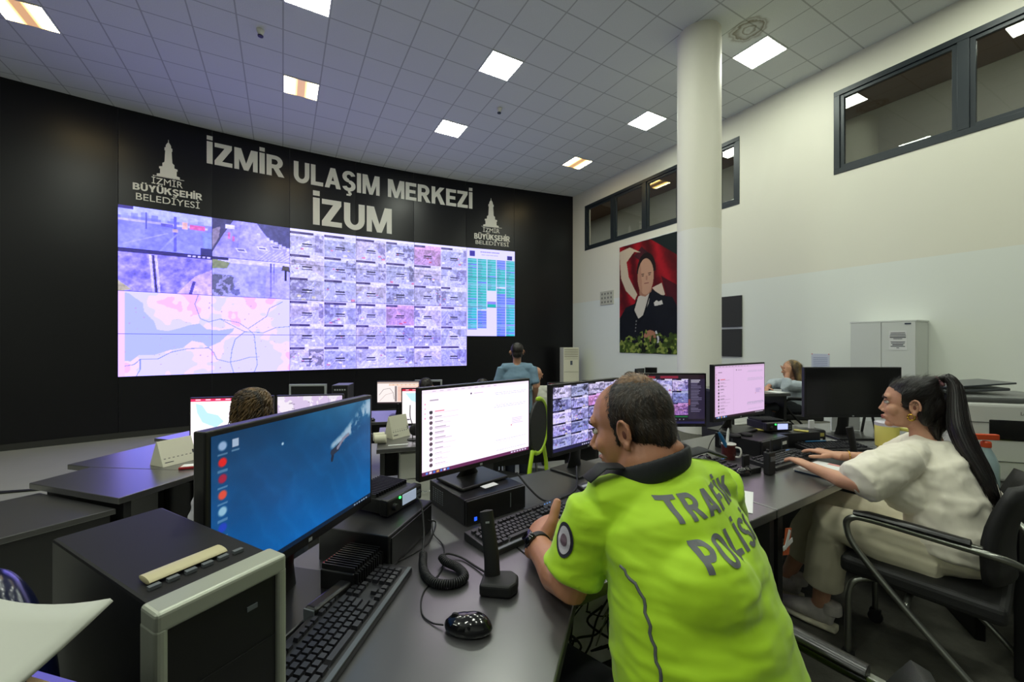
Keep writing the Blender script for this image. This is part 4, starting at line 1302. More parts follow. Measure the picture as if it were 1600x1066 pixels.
# local x runs across the front, -y is the front
ta_ = R(61.5)
ay = Vector((-math.sin(ta_), math.cos(ta_)))                 # towards the back
r.rotation_euler = (0, 0, ta_)
r.location = (-.351 + ay.x * (TD / 2 + .038), .506 + ay.y * (TD / 2 + .038), .75)
M_tower_silver = mat('tower_silver', '#a4a89a', .38, metal=.35)
bm = NB(); box(bm, (0, 0, TH / 2), (TW, TD, TH)); obj('case', bm, mat('tower_black', '#0d0d0f', .5, spec=.25), r, bevel=.004)
bm = NB()
for q in ((0, TH - .010, TW + .012, .024), (0, .012, TW + .012, .024)):
    box(bm, (q[0], -TD / 2 - .018, q[1]), (q[2], .040, q[3]))
for s in (-1, 1): box(bm, (s * (TW / 2 + .000), -TD / 2 - .018, TH / 2), (.013, .040, TH - .03))
obj('silver_frame', bm, M_tower_silver, r, bevel=.005, seg=3)
bm = NB(); box(bm, (0, -TD / 2 - .014, TH / 2), (TW - .01, .036, TH - .04)); fp = obj('front_panel', bm, M_bezel, r, bevel=.003)
bm = NB(); box(bm, (0, -TD / 2 - .0325, TH - .105), (TW - .016, .002, .003)); obj('drive_bay_seam', bm, M_rubber, fp)
bm = NB(); box(bm, (.03, -TD / 2 - .0325, TH - .05), (.013, .002, .006)); obj('badge', bm, M_kbd_front, fp)
bm = NB(); loft(bm, [(-.052, -TD / 2 + .052, TH + .0045), (.035, -TD / 2 + .052, TH + .0045)], [(.015, .004), (.015, .004)], ref=(0, 0, 1), seg=16); obj('top_strip', bm, mat('cream_plastic', '#b9b08a', .5), r, smooth=50)
bm = NB()
for i in range(6): box(bm, (-.05 + i * .019, -TD / 2 + .030, TH + .002), (.012, .007, .004))
obj('port_row', bm, M_kbd_front, r)
# ---- stack of papers and dark blue binder on a black box at the near edge
r = empty('paper_tray', (-.505, .335, .75), R(-14), 'black paper tray box heaped with curling white sheets, nearest the viewer', 'tray')
bm = NB(); box(bm, (0, 0, .18), (.34, .10, .36)); obj('tray_body', bm, M_gloss, r, bevel=.012)
def bend(X, Z): return .03 * np.sin(X * 14) * Z
bm = NB()
g = []
for i in range(15):
    row = []
    for j in range(9):
        x = -.19 + .33 * i / 14; y = -.075 + .135 * j / 8
        row.append(bm.verts.new((x, y, .372 + .022 * (j / 8) ** 2 + .045 * (1 - i / 14) ** 3 * (j / 8) + .020 * ((i / 14) - .4) ** 2 * 4 * (j / 8))))
    g.append(row)
for i in range(14):
    for j in range(8): bm.faces.new((g[i][j], g[i + 1][j], g[i + 1][j + 1], g[i][j + 1]))
o = obj('top_sheet', bm, mat('grey_white_paper', '#b4b6ac', .8), r, smooth=True); s = o.modifiers.new('thick', 'SOLIDIFY'); s.thickness = .004
bm = NB(); box(bm, (.11, -.0515, .27), (.035, .001, .018)); obj('yellow_sticker', bm, mat('ochre_sticker', '#7a6432', .7), r)
r = empty('machine_cover', (-.636, .504, .75), R(-29), 'dark blue rounded machine cover behind the curling sheets', 'machine')
bm = NB(); ell(bm, (0, 0, .20), (.15, .044, .165)); box(bm, (0, 0, .1), (.29, .08, .2)); me = organic(bm, .006, 6); obj('cover', me, mat('navy_gloss', '#0c1230', .22), r)
bm = NB(); loft(bm, [(-.05, -.03, .335), (.03, -.034, .335), (.11, -.032, .29)], [(.016, .008)] * 3, ref=(0, -.5, 1), seg=12); obj('grey_lid', bm, mat('slate_plastic', '#454d58', .4), r, smooth=True)
# ---- radio sets
def radio(label, c, rz, z, lcd, knob_dir=1):
    r = empty('radio_set', (*c, z), rz, label, 'radio', 'mobile radio sets with glowing displays')
    bm = NB(); box(bm, (0, .09, .028), (.165, .15, .044)); body = obj('body', bm, M_pc, r, bevel=.003)
    bm = NB()
    for i in range(14): box(bm, (-.075 + i * .0115, .10, .056), (.003, .12, .012))
    obj('cooling_fins', bm, M_bezel, r)
    bm = NB(); box(bm, (0, 0, .028), (.175, .035, .052)); fr = obj('front', bm, M_bezel, r, bevel=.006)
    bm = NB(); box(bm, (.018 * knob_dir, -.018, .032), (.07, .002, .034)); obj('display', bm, lcd, fr)
    bm = NB(); lathe(bm, [(.011, 0), (.010, .014), (.001, .015)], seg=16, M=Matrix.Translation((-.058 * knob_dir, -.017, .026)) @ Matrix.Rotation(R(90), 4, 'X')); obj('knob', bm, M_rubber, fr, smooth=50)
    bm = NB(); ell(bm, (-.030 * knob_dir, -.0185, .046), (.004, .003, .004)); obj('status_light', bm, M_green_led, fr, smooth=True)
    bm = NB()
    for i in range(3):
        for j in range(2): box(bm, (.065 * knob_dir + i * .007 - .007, -.0185, .02 + j * .014), (.005, .003, .009))
    obj('buttons', bm, M_kbd_front, fr)
    return r
r = empty('equipment_box', (-.425, 1.306, .75), R(75), 'long black equipment box beside the blue underwater monitor', 'box')
bm = NB(); box(bm, (0, .0, .05), (.27, .235, .10)); obj('case', bm, M_pc, r, bevel=.004)
bm = NB(); box(bm, (0, -.119, .05), (.25, .004, .08)); obj('front_plate', bm, M_bezel, r, bevel=.002)
radio('radio with a pale display and a green light on the equipment box', (-.365, 1.345), R(66), .8505, M_lcd2)
r = empty('amplifier', (-.432, 1.10, .75), R(75), 'black finned amplifier under the lower edge of the blue monitor', 'amplifier')
bm = NB(); box(bm, (0, 0, .030), (.125, .10, .06)); obj('case', bm, M_pc, r, bevel=.003)
bm = NB()
for i in range(12): box(bm, (-.055 + i * .010, -.0, .066), (.0035, .098, .013)); box(bm, (-.055 + i * .010, -.054, .035), (.0035, .010, .05))
obj('cooling_fins', bm, M_bezel, r)
bm = NB()
for x in (-.03, .03): lathe(bm, [(.008, 0), (.007, .012), (.001, .013)], seg=14, M=Matrix.Translation((x, -.055, .012)) @ Matrix.Rotation(R(90), 4, 'X'))
obj('knobs', bm, M_metal, r)
r = empty('handset', (-.435, 1.0, .75), R(70), 'black stick shaped handset lying under the blue monitor', 'handset')
bm = NB(); box(bm, (-.01, 0, .022), (.135, .036, .04)); obj('body', bm, M_pc, r, bevel=.008, seg=3)
bm = NB(); box(bm, (-.079, 0, .022), (.004, .03, .034)); obj('end_cap', bm, M_kbd_front, r, bevel=.001)
sheet('white paper lying under the blue underwater monitor', sq((-.60, 1.02), R(20), .15, .21), .75)
r = empty('stapler', (-.49, 1.17, .7515), R(60), 'red stapler under the blue underwater monitor', 'stapler')
bm = NB(); box(bm, (0, 0, .008), (.11, .028, .014)); obj('base', bm, M_pc, r, bevel=.003)
bm = NB(); box(bm, (0, 0, .034), (.11, .024, .018), 0, 0, R(-9)); obj('arm', bm, mat('red_plastic', '#a01c22', .35), r, bevel=.004)
# ---- coiled cord and microphone base
def coil(path, rad, turns, wire, n=14):
    P = catmull(path, 20); out = []
    Ln = [0]
    for a, b in zip(P, P[1:]): Ln.append(Ln[-1] + (b - a).length)
    tot = Ln[-1]; N_ = turns * n
    for i in range(N_ + 1):
        s = tot * i / N_
        j = min(len(P) - 2, next((k for k in range(len(P) - 1) if Ln[k + 1] >= s), len(P) - 2))
        t = (s - Ln[j]) / max(1e-6, Ln[j + 1] - Ln[j]); c = P[j].lerp(P[j + 1], t); d = (P[j + 1] - P[j]).normalized()
        u = d.cross(Vector((0, 0, 1))).normalized(); w = u.cross(d)
        a = 2 * math.pi * i / n
        out.append(c + u * rad * math.cos(a) + w * rad * math.sin(a))
    return out
r = empty('microphone_cord', (0, 0, 0), 0, 'black coiled cord looping on the near desk', 'cord')
bm = NB()
loft(bm, coil([(-.262, 1.20, .772), (-.245, 1.13, .763), (-.205, 1.075, .762), (-.155, 1.07, .762), (-.128, 1.10, .762), (-.15, 1.14, .764), (-.19, 1.165, .768), (-.205, 1.185, .772)], .0095, 62, .003), .0028, seg=6); obj('coil', bm, M_rubber, r, smooth=True)
bm = NB(); tube(bm, [(-.265, 1.205, .772), (-.275, 1.27, .80), (-.295, 1.33, .86), (-.315, 1.345, .885)], .003, 6, 6)
tube(bm, [(-.205, 1.188, .772), (-.19, 1.215, .765), (-.15, 1.21, .756), (-.10, 1.16, .755), (-.062, 1.115, .76)], .003, 6, 6); obj('leads', bm, M_rubber, r, smooth=True)
r = empty('desk_microphone', (-.035, 1.06, .75), R(-8), 'black upright microphone stand with a blunt base, beside the coiled cord', 'microphone')
bm = NB()
v = [(-.045, -.035), (.035, -.035), (.05, -.01), (.05, .025), (.03, .045), (-.045, .035)]
prism(bm, v, .0, .032); obj('base', bm, M_rubber, r, bevel=.008, seg=3)
bm = NB(); loft(bm, [(-.018, .012, .02), (-.022, .018, .08), (-.034, .030, .15), (-.040, .036, .19)], [(.021, .010), (.020, .010), (.019, .009), (.018, .008)], ref=(.3, -1, .3), seg=14); obj('upright', bm, M_rubber, r, smooth=50)
bm = NB(); box(bm, (-.034, .022, .165), (.010, .002, .004), R(15)); obj('badge', bm, M_silver, r)
# ---- cables on the desk
def cable(label, pts, rad=.003, n=8):
    o = empty('cable', tuple(pts[0]), 0, label, 'cable', 'black cables lying on the desks')
    bm = NB(); p0 = Vector(pts[0]); tube(bm, [Vector(p) - p0 for p in pts], rad, n, 6); obj('wire', bm, M_rubber, o, smooth=True)
    return o
cable('thick black cable from the white chat monitor across the desk to the camera grid monitor', [(.02, 1.70, .85), (.07, 1.66, .80), (.13, 1.64, .757), (.20, 1.67, .755), (.28, 1.78, .756), (.31, 1.95, .80)], .004)
cable('thin black cable looping between the two near keyboards', [(-.28, 1.36, .80), (-.27, 1.44, .756), (-.27, 1.30, .753), (-.33, 1.20, .753), (-.40, 1.12, .76)], .0022)
cable('thin black cable behind the keyboard with the wristwatch hand', [(.20, 1.67, .7525), (.16, 1.58, .7525), (.10, 1.54, .7525), (.10, 1.44, .757)], .0018)
cable('thin black cable by the foot of the camera grid monitor', [(.20, 1.672, .757), (.30, 1.69, .753), (.38, 1.73, .753), (.47, 1.86, .753), (.45, 2.0, .78)], .002)
cable('black cable behind the pale pink chat monitor', [(1.17, 2.43, .752), (1.22, 2.48, .80), (1.32, 2.52, .90), (1.40, 2.56, .99)], .003)
# small tablet and cup holder by the camera grid monitor
r = empty('card_reader', (.36, 1.74, .75), R(40), 'small black tilted device before the camera grid monitor', 'device')
bm = NB(); box(bm, (0, 0, .022), (.15, .09, .02), 0, R(14)); obj('body', bm, M_pc, r, bevel=.004)
bm = NB(); box(bm, (0, .02, .037), (.135, .012, .002), 0, R(14)); obj('silver_strip', bm, M_silver, r)
# ---- things on the ponytailed person's desk
r = empty('mug', (1.195, 2.245, .75), R(-50), 'dark red patterned mug holding a blue pen', 'mug')
Mm = mat('mug_pattern', '#4a1a18', .3, var=.8, vscale=70)
bm = NB(); lathe(bm, [(.001, 0), (.033, 0), (.036, .01), (.037, .085), (.034, .085), (.032, .012), (.001, .010)], seg=28); obj('cup', bm, Mm, r, smooth=40)
bm = NB(); tube(bm, [(.034, 0, .07), (.058, 0, .068), (.064, 0, .045), (.055, 0, .022), (.034, 0, .018)], .005, 6, 8); obj('handle', bm, mat('white_glaze', '#d9d6cf', .25), r, smooth=True)
bm = NB(); lathe(bm, [(.0365, .079), (.0378, .086), (.033, .0865)], seg=28); obj('rim', bm, mat('white_glaze', '#d9d6cf', .25), r, smooth=True)
def pen(label, p, d, L, m, rad=.006, name='pen'):
    o = empty(name, p, 0, label, name, 'pens')
    d = Vector(d).normalized()
    bm = NB(); loft(bm, [Vector((0, 0, 0)), d * L * .85, d * L], [rad, rad, rad * .6], seg=10); obj('barrel', bm, m, o, smooth=40)
    bm = NB(); loft(bm, [d * L * .72 + Vector((0, 0, rad)), d * L * .99 + Vector((0, 0, rad))], [.0015, .0015], seg=6); obj('clip', bm, M_silver, o)
    return o
pen('thick blue marker leaning in the mug', (1.205, 2.23, .764), (-.55, -.05, 1), .155, mat('blue_plastic', '#1d5f8c', .35), .010)
pen('white marker standing in the mug', (1.185, 2.255, .764), (.12, .05, 1), .15, M_white_metal, .007)
r = empty('walkie_talkie', (1.255, 1.985, .75), R(25), 'black walkie talkie standing on the desk, stub aerial up', 'walkie talkie')
bm = NB(); box(bm, (0, 0, .055), (.05, .032, .11)); obj('body', bm, M_rubber, r, bevel=.006, seg=3)
bm = NB(); loft(bm, [(.014, .0, .11), (.014, 0, .165)], [.006, .0045], seg=10); obj('aerial', bm, M_rubber, r, smooth=40)
bm = NB(); lathe(bm, [(.007, .11), (.007, .122), (.001, .123)], (-.012, 0, 0), 14); obj('knob', bm, M_rubber, r, smooth=40)
bm = NB(); box(bm, (0, -.017, .078), (.034, .002, .022)); obj('speaker_plate', bm, M_kbd_front, r)
r = empty('charging_dock', (1.185, 2.02, .75), R(25), 'black charging dock beside the walkie talkie', 'dock')
bm = NB(); box(bm, (0, 0, .014), (.075, .06, .028)); box(bm, (-.01, .02, .05), (.05, .012, .06)); obj('cradle', bm, M_rubber, r, bevel=.004)
sheet('blank white sheet beside the yellow shoulder', [(.80, 1.585), (.93, 1.80), (1.035, 1.745), (.905, 1.53)], .7505)
r = empty('notebook', (1.56, 2.03, .75), R(30), 'white paged notebook with a blue cover under the wrists', 'notebook')
bm = NB(); box(bm, (.012, -.006, .003), (.27, .17, .005)); obj('cover', bm, mat('blue_card', '#2a5488', .6), r)
bm = NB(); box(bm, (-.005, .002, .0105), (.25, .16, .010)); obj('pages', bm, M_paper, r, bevel=.001)
bm = NB(); box(bm, (.10, .0, .0160), (.03, .05, .001)); obj('printed_mark', bm, mat('pink_print', '#c98c88', .8), r)
r = empty('headphones', (1.345, 2.40, .8403), R(20), 'black folded headset on the computer box', 'headset')
bm = NB()
for x in (-.04, .05): lathe(bm, [(.001, 0), (.03, 0), (.034, .006), (.03, .013), (.012, .015)], (x, 0, 0), 20)
obj('ear_cups', bm, M_rubber, r, smooth=40)
bm = NB(); tube(bm, [(-.04, .02, .008), (-.05, .09, .008), (.0, .12, .008), (.055, .09, .008), (.05, .02, .008)], .004, 6, 8); obj('headband', bm, M_rubber, r, smooth=True)
r = empty('document_tray', (1.70, 2.60, .75), R(12), 'flat black tray box under the second radio', 'tray')
bm = NB(); box(bm, (0, 0, .045), (.36, .26, .09)); obj('case', bm, M_pc, r, bevel=.004)
radio('radio with a bright lilac display and a green light, behind the ponytailed person\'s desk things', (1.645, 2.52), R(8), .841, M_lcd)
def foam(label, c, rz, z):
    o = empty('sticky_pad', (*c, z), rz, label, 'note pad', 'yellow note pads')
    bm = NB(); box(bm, (0, 0, .004), (.075, .035, .007)); obj('pad', bm, mat('pad_yellow', '#b8ad5a', .8), o, bevel=.002)
foam('yellow note pad beside the pink screened monitor', (1.535, 2.555), R(-20), .8405)
foam('yellow note pad on the tray, nearer the dark monitor', (1.79, 2.52), R(-40), .8405)
r = empty('label_printer', (1.92, 2.60, .75), R(5), 'small black label printer with white and yellow stickers', 'label printer')
bm = NB(); box(bm, (0, 0, .045), (.10, .10, .09)); obj('body', bm, M_pc, r, bevel=.01)
bm = NB(); box(bm, (0, .01, .115), (.035, .012, .055)); obj('white_tag', bm, M_paper, r, bevel=.002)
bm = NB(); box(bm, (0, -.051, .062), (.065, .002, .022)); obj('yellow_sticker', bm, mat('pad_yellow', '#b8ad5a', .8), r)
bm = NB(); box(bm, (0, -.051, .03), (.045, .002, .016)); obj('white_sticker', bm, M_paper, r)
r = empty('phone_handset', (1.925, 2.30, .75), R(10), 'black upright handset before the switched off monitor', 'phone')
bm = NB(); box(bm, (.01, 0, .012), (.09, .07, .022)); obj('base', bm, M_rubber, r, bevel=.005)
bm = NB(); loft(bm, [(.01, 0, .02), (-.005, .0, .09), (-.022, 0, .165)], [(.022, .011)] * 3, ref=(0, -1, 0), seg=14); obj('handset', bm, M_rubber, r, smooth=50)
pen('blue pen lying along the far keyboard', (1.78, 2.468, .790), (1, .14, 0), .14, mat('blue_plastic', '#2340a8', .35), .004)
r = empty('tumbler', (1.925, 2.09, .75), R(-35), 'pale yellow insulated tumbler with a big handle', 'tumbler')
My = mat('yellow_enamel', '#c3bc62', .42)
bm = NB(); lathe(bm, [(.001, .0), (.034, 0), (.037, .01), (.039, .10), (.047, .115), (.049, .215), (.046, .22)], seg=32); obj('body', bm, My, r, smooth=40)
bm = NB(); lathe(bm, [(.049, .216), (.05, .232), (.04, .238), (.001, .239)], seg=32); obj('lid', bm, mat('lid_clear', '#b9b6c0', .3), r, smooth=40)
bm = NB(); loft(bm, catmull([(.046, 0, .205), (.085, 0, .20), (.094, 0, .17), (.09, 0, .12), (.075, 0, .108), (.044, 0, .112)], 6), (.008, .012), ref=(0, 1, 0), seg=10) if False else loft(bm, catmull([(.046, 0, .205), (.085, 0, .20), (.094, 0, .17), (.09, 0, .12), (.075, 0, .108), (.044, 0, .112)], 6), .0095, seg=10); obj('handle', bm, My, r, smooth=True)
bm = NB(); lathe(bm, [(.041, .103), (.0465, .108), (.047, .112)], seg=32); obj('band', bm, mat('olive_band', '#7c7838', .5), r, smooth=True)
# white sheets leaning behind the dark monitor
r = empty('notice_stand', (2.46, 2.95, .75), R(5), 'white upright panel on a black stand behind the dark monitor', 'panel')
bm = NB(); box(bm, (-.05, 0, .13), (.22, .012, .25)); obj('panel', bm, M_paper, r)
bm = NB(); tube(bm, [(.05, -.03, .0), (.10, -.03, .24)], .008, 2, 8); tube(bm, [(.16, -.03, 0), (.10, -.03, .24)], .008, 2, 8); obj('stand', bm, M_rubber, r)
sheet('white slip beside the label printer', sq((2.03, 2.46), R(15), .13, .05), .7505)
foam('yellow note pad near the label printer', (2.10, 2.52), R(10), .7505)
# ---- printer with flatbed lid
r = empty('printer', (2.50, 2.12, .7205), R(-18), 'white laser printer with a dark front slot and dark top', 'printer')
M_prw = mat('printer_white', '#c9cac4', .45); M_prd = mat('printer_grey', '#5a5c5a', .5)
bm = NB(); box(bm, (0, 0, .19), (.46, .40, .38)); obj('body', bm, M_prw, r, bevel=.018, seg=3)
bm = NB(); box(bm, (0, 0, .392), (.44, .38, .03)); obj('top_cover', bm, M_prd, r, bevel=.01)
bm = NB(); box(bm, (.03, -.198, .25), (.33, .012, .10)); obj('output_slot', bm, M_gloss, r, bevel=.008)
bm = NB(); box(bm, (0, -.2005, .285), (.45, .003, .004)); box(bm, (0, -.2005, .10), (.45, .003, .004)); obj('seams', bm, M_prd, r)
me = fit_text('Lexmark', .075, .016, .01, .02)
for v in me.vertices: v.co = (v.co.x - .02, -.2012 - .001 * v.co.z, v.co.y + .325)
obj('lettering', me, M_prd, r)
bm = NB(); box(bm, (.085, -.2015, .155), (.035, .002, .035)); obj('blue_sticker', bm, mat('blue_sticker', '#26307a', .5), r)
r = empty('laptop', (2.41, 2.17, 1.128), R(-14), 'thin grey closed laptop on top of the printer', 'laptop')
bm = NB(); box(bm, (-.02, 0, .020), (.27, .22, .014), 0, 0, R(-4)); obj('lower_half', bm, mat('laptop_grey', '#4c4f50', .4), r, bevel=.004)
bm = NB(); box(bm, (0, .0, .046), (.28, .22, .009), 0, 0, R(-6)); obj('upper_half', bm, mat('laptop_lid', '#3b3f42', .35), r, bevel=.003)
bm = NB(); box(bm, (-.13, 0, .006), (.07, .2, .012)); obj('dock', bm, M_rubber, r)
r = empty('spray_bottle', (2.16, 1.855, .72), R(-10), 'clear spray bottle with an orange trigger head before the printer', 'spray bottle')
bm = NB(); lathe(bm, [(.001, 0), (.04, 0), (.042, .02), (.042, .12), (.03, .16), (.016, .19), (.016, .20)], seg=24); obj('bottle', bm, mat('pale_bottle', '#93a9ac', .2), r, smooth=40)
Mo = mat('orange_plastic', '#c8481c', .4)
bm = NB(); lathe(bm, [(.018, .195), (.018, .22), (.012, .225)], seg=16); box(bm, (-.012, 0, .243), (.115, .022, .026)); box(bm, (-.075, 0, .247), (.02, .024, .032)); obj('spray_head', bm, Mo, r, bevel=.004)
bm = NB(); loft(bm, [(-.04, 0, .235), (-.052, 0, .21), (-.048, 0, .185)], [(.006, .008)] * 3, ref=(0, 1, 0), seg=8); obj('trigger', bm, Mo, r, smooth=True)
r = empty('cleaning_cloth', (2.40, 1.84, .72), 0, 'crumpled lime cleaning cloth before the printer', 'cloth')
bm = NB(); ell(bm, (0, 0, .05), (.06, .045, .05)); ell(bm, (.05, 0, .035), (.05, .04, .035)); me = organic(bm, .005, 2)
for v in me.vertices: v.co += Vector((1, 1, 1)) * .018 * noise.noise(v.co * 38); v.co.z = max(v.co.z, .001)
obj('cloth', me, mat('lime_cloth', '#8fa51e', .8), r)
r = empty('bag', (2.14, 1.60, 0), R(20), 'dark bag on the floor behind the ponytailed person\'s chair', 'bag')
bm = NB(); box(bm, (.12, 0, .24), (.34, .2, .46)); me = organic(bm, .012, 8)
obj('body', me, M_rubber, r)
r = empty('cable_cover', (-6.65, 5.36, T0), R(16), 'thin black cable cover on the empty floor before the black wall', 'cable cover')
bm = NB(); prism(bm, [(-.6, -.07), (.45, -.02), (.45, .02), (-.6, .07)], 0.0005, .02); obj('strip', bm, M_rubber, r, bevel=.004)
# ---- things on the middle and front rows
def tent_calendar(label, c, rz, z, w, h, d):
    r = empty('tent_calendar', (*c, z), rz, label, 'calendar', 'white tent calendars')
    Mc = mat('calendar_card', '#cfccb8', .75)
    bm = NB()
    extrude_outline(bm, [(-d / 2, .001), (d / 2, .001), (.004, h), (-.004, h)], Matrix.Translation((0, -w / 2, 0)), w); obj('card', bm, Mc, r)
    sl = math.atan2(h, d / 2)
    bm = NB()
    for i in range(6):
        for k in range(7):
            t = .30 + .09 * i; x = d / 2 * (1 - t) + .0012; zz = h * t
            box(bm, (x, -w * .40 + k * w * .125, zz), (.001, w * .06, h * .035), 0, 0, -(math.pi / 2 - sl))
    obj('printed_dates', bm, mat('grey_print', '#6f6d66', .8), r)
    bm = NB(); box(bm, (d / 2 * .55 + .0015, w * .44, h * .45), (.001, w * .05, h * .3), 0, 0, -(math.pi / 2 - sl)); box(bm, (d / 2 * .85 + .0015, -w * .3, h * .15), (.001, w * .25, h * .03), 0, 0, -(math.pi / 2 - sl)); obj('printed_logo', bm, mat('dark_print', '#3a3a40', .8), r)
    return r
tent_calendar('white tent calendar on the purple lit desk', (-2.37, 2.855), R(-22), .55, .21, .165, .15)
tent_calendar('small white tent calendar beside the headset', (-1.02, 3.62), R(-35), .55, .19, .19, .12)
r = empty('phone', (-2.13, 2.735, .55), R(20), 'red edged phone lying near the tent calendar', 'phone')
bm = NB(); box(bm, (0, 0, .009), (.16, .075, .016)); obj('body', bm, mat('red_plastic', '#7a1c22', .35), r, bevel=.004)
bm = NB(); box(bm, (0, 0, .018), (.14, .06, .003)); obj('screen', bm, M_paper, r)
r = empty('plastic_bag', (-1.92, 2.47, T2), R(10), 'white bag standing below the middle desk edge, beside the blue monitor', 'bag')
bm = NB(); loft(bm, [(0, 0, .03), (0, 0, .3), (0, 0, .5), (0, .0, .60), (.0, .0, .69)], [(.03, .05), (.035, .055), (.034, .05), (.024, .03), (.006, .008)], ref=(0, 1, 0), seg=16); me = organic(bm, .006, 3)
for v in me.vertices: v.co += Vector((1, 1, .3)) * .008 * noise.noise(v.co * 30)
obj('sack', me, mat('white_plastic_bag', '#b9b7c0', .35), r)
def roll(label, c, rz, z):
    r = empty('paper_roll', (*c, z), rz, label, 'paper roll', 'white paper rolls')
    bm = NB(); M = Matrix.Translation((0, 0, .036)) @ Matrix.Rotation(R(90), 4, 'Y')
    lathe(bm, [(.010, -.045), (.035, -.045), (.035, .045), (.010, .045)], seg=24, M=M); obj('roll', bm, mat('roll_paper', '#cbc7b0', .8), r, smooth=40)
roll('white paper roll on the desk, nearer the edge', (-1.09, 3.38), R(10), .55)
roll('white paper roll on the desk, touching the small tent calendar', (-1.135, 3.47), R(25), .55)
r = empty('headset', (-.855, 3.50, .55), R(20), 'black headset hanging on a small stand', 'headset')
bm = NB(); lathe(bm, [(.001, 0), (.045, 0), (.045, .008), (.001, .01)], seg=20); obj('stand_base', bm, M_rubber, r)
bm = NB(); tube(bm, [(0, 0, .01), (0, 0, .12), (-.02, 0, .2), (-.02, 0, .30)], .004, 5, 8); obj('stand', bm, M_rubber, r)
bm = NB(); ell(bm, (.02, -.02, .09), (.05, .02, .052)); obj('ear_cup', bm, M_rubber, r, smooth=True)
cable('black cable tangle beside the headset', [(-.84, 3.44, .553), (-.78, 3.42, .555), (-.74, 3.50, .553), (-.80, 3.56, .556), (-.72, 3.6, .553), (-.66, 3.5, .553)], .003)
sheet('white ruler strip at the desk edge before the headset', sq((-.93, 3.33), R(18), .16, .02), .5505)
mouse('black mouse on the front row desk', (-1.42, 5.42), R(15), .35, None, 1.1)
mouse('black mouse at the end of the front row desk', (-1.86, 5.35), R(15), .35, None, 1.1)
keyboard('black keyboard on the front row desk before the orange monitor', (-1.28, 5.42), R(6), .35, .40, .13, False)
sheet('white note block on the front row desk', sq((-1.55, 5.38), R(10), .13, .08), .3505, thick=.012)
r = empty('desktop_computer', (-2.24, 5.40, .35), R(8), 'upright silver computer beside the silver framed dark monitor', 'computer', 'slim black desktop computers')
bm = NB(); box(bm, (0, 0, .24), (.20, .30, .48)); obj('case', bm, mat('case_dark_grey', '#3c3c40', .35), r, bevel=.006)  # case in one even dark grey
bm = NB(); box(bm, (0, -.152, .24), (.18, .006, .46)); obj('front_panel', bm, M_bezel, r)
bm = NB()
for k in range(5): box(bm, (-.06 + .03 * k, -.156, .42), (.018, .002, .02))
obj('front_ports', bm, M_silver, r)
r = empty('storage_box', (.30, 3.82, .55), R(17), 'white flat box on the desk beside the lime green chair', 'box')
bm = NB(); box(bm, (0, 0, .03), (.20, .22, .055)); obj('body', bm, M_paper, r, bevel=.003)
bm = NB(); box(bm, (0, 0, .060), (.205, .225, .01)); obj('lid', bm, M_paper, r, bevel=.003)
r = empty('laptop', (3.12, 5.36, .75), R(75), 'dark laptop open on the blonde person\'s desk', 'laptop')
bm = NB(); box(bm, (0, -.02, .009), (.30, .21, .016)); obj('keyboard_half', bm, M_bezel, r, bevel=.003)
bm = NB(); box(bm, (0, .10, .11), (.30, .008, .20), 0, R(-14)); obj('screen_half', bm, M_off, r, bevel=.003)
sheet('white papers on the blonde person\'s desk', sq((3.35, 5.16), R(20), .17, .21), .7505, thick=.006)
# ---- cable tangle under the near desk
r = empty('cable_box', (.215, 1.39, 0), R(25), 'pale box of tangled cables under the near desk', 'box')
bm = NB(); box(bm, (0, 0, .165), (.34, .24, .33)); obj('lower_box', bm, M_deskedge, r, bevel=.004)
bm = NB(); box(bm, (0, .02, .49), (.30, .18, .32)); obj('pale_box', bm, mat('pale_card', '#efeee2', .8, var=.3, vscale=20), r, bevel=.003)
rg = random.Random(4)
for k, c_ in enumerate(['#101010'] * 9 + ['#8a8a80', '#6b3a26', '#20303a']):
    bm = NB(); x, z = rg.uniform(-.13, .13), rg.uniform(.52, .62)
    P = [(x, -.09, z)]
    for j in range(5):
        x = max(-.15, min(.15, x + rg.uniform(-.08, .08))); z = max(.42, min(.63, z + rg.uniform(-.09, .06))); P.append((x, -.10 - rg.uniform(0, .04), z))
    tube(bm, P, rg.uniform(.002, .004), 6, 6); obj('wire', bm, mat('wire_' + c_[1:], c_, .5), r, smooth=True)
r = empty('sticker', (1.052, 1.592, .545), R(32), 'orange and white ribbon sticker on the desk leg between the two near people', 'sticker')
bm = NB(); box(bm, (0, -.022, .08), (.045, .003, .10), 0, 0, R(12)); obj('orange_part', bm, mat('orange_print', '#b8552a', .7), r)
bm = NB(); box(bm, (0, -.0245, .07), (.075, .002, .018), 0, 0, R(-14)); box(bm, (-.005, -.0255, .09), (.016, .002, .075), 0, 0, R(30)); obj('white_part', bm, M_paper, r)
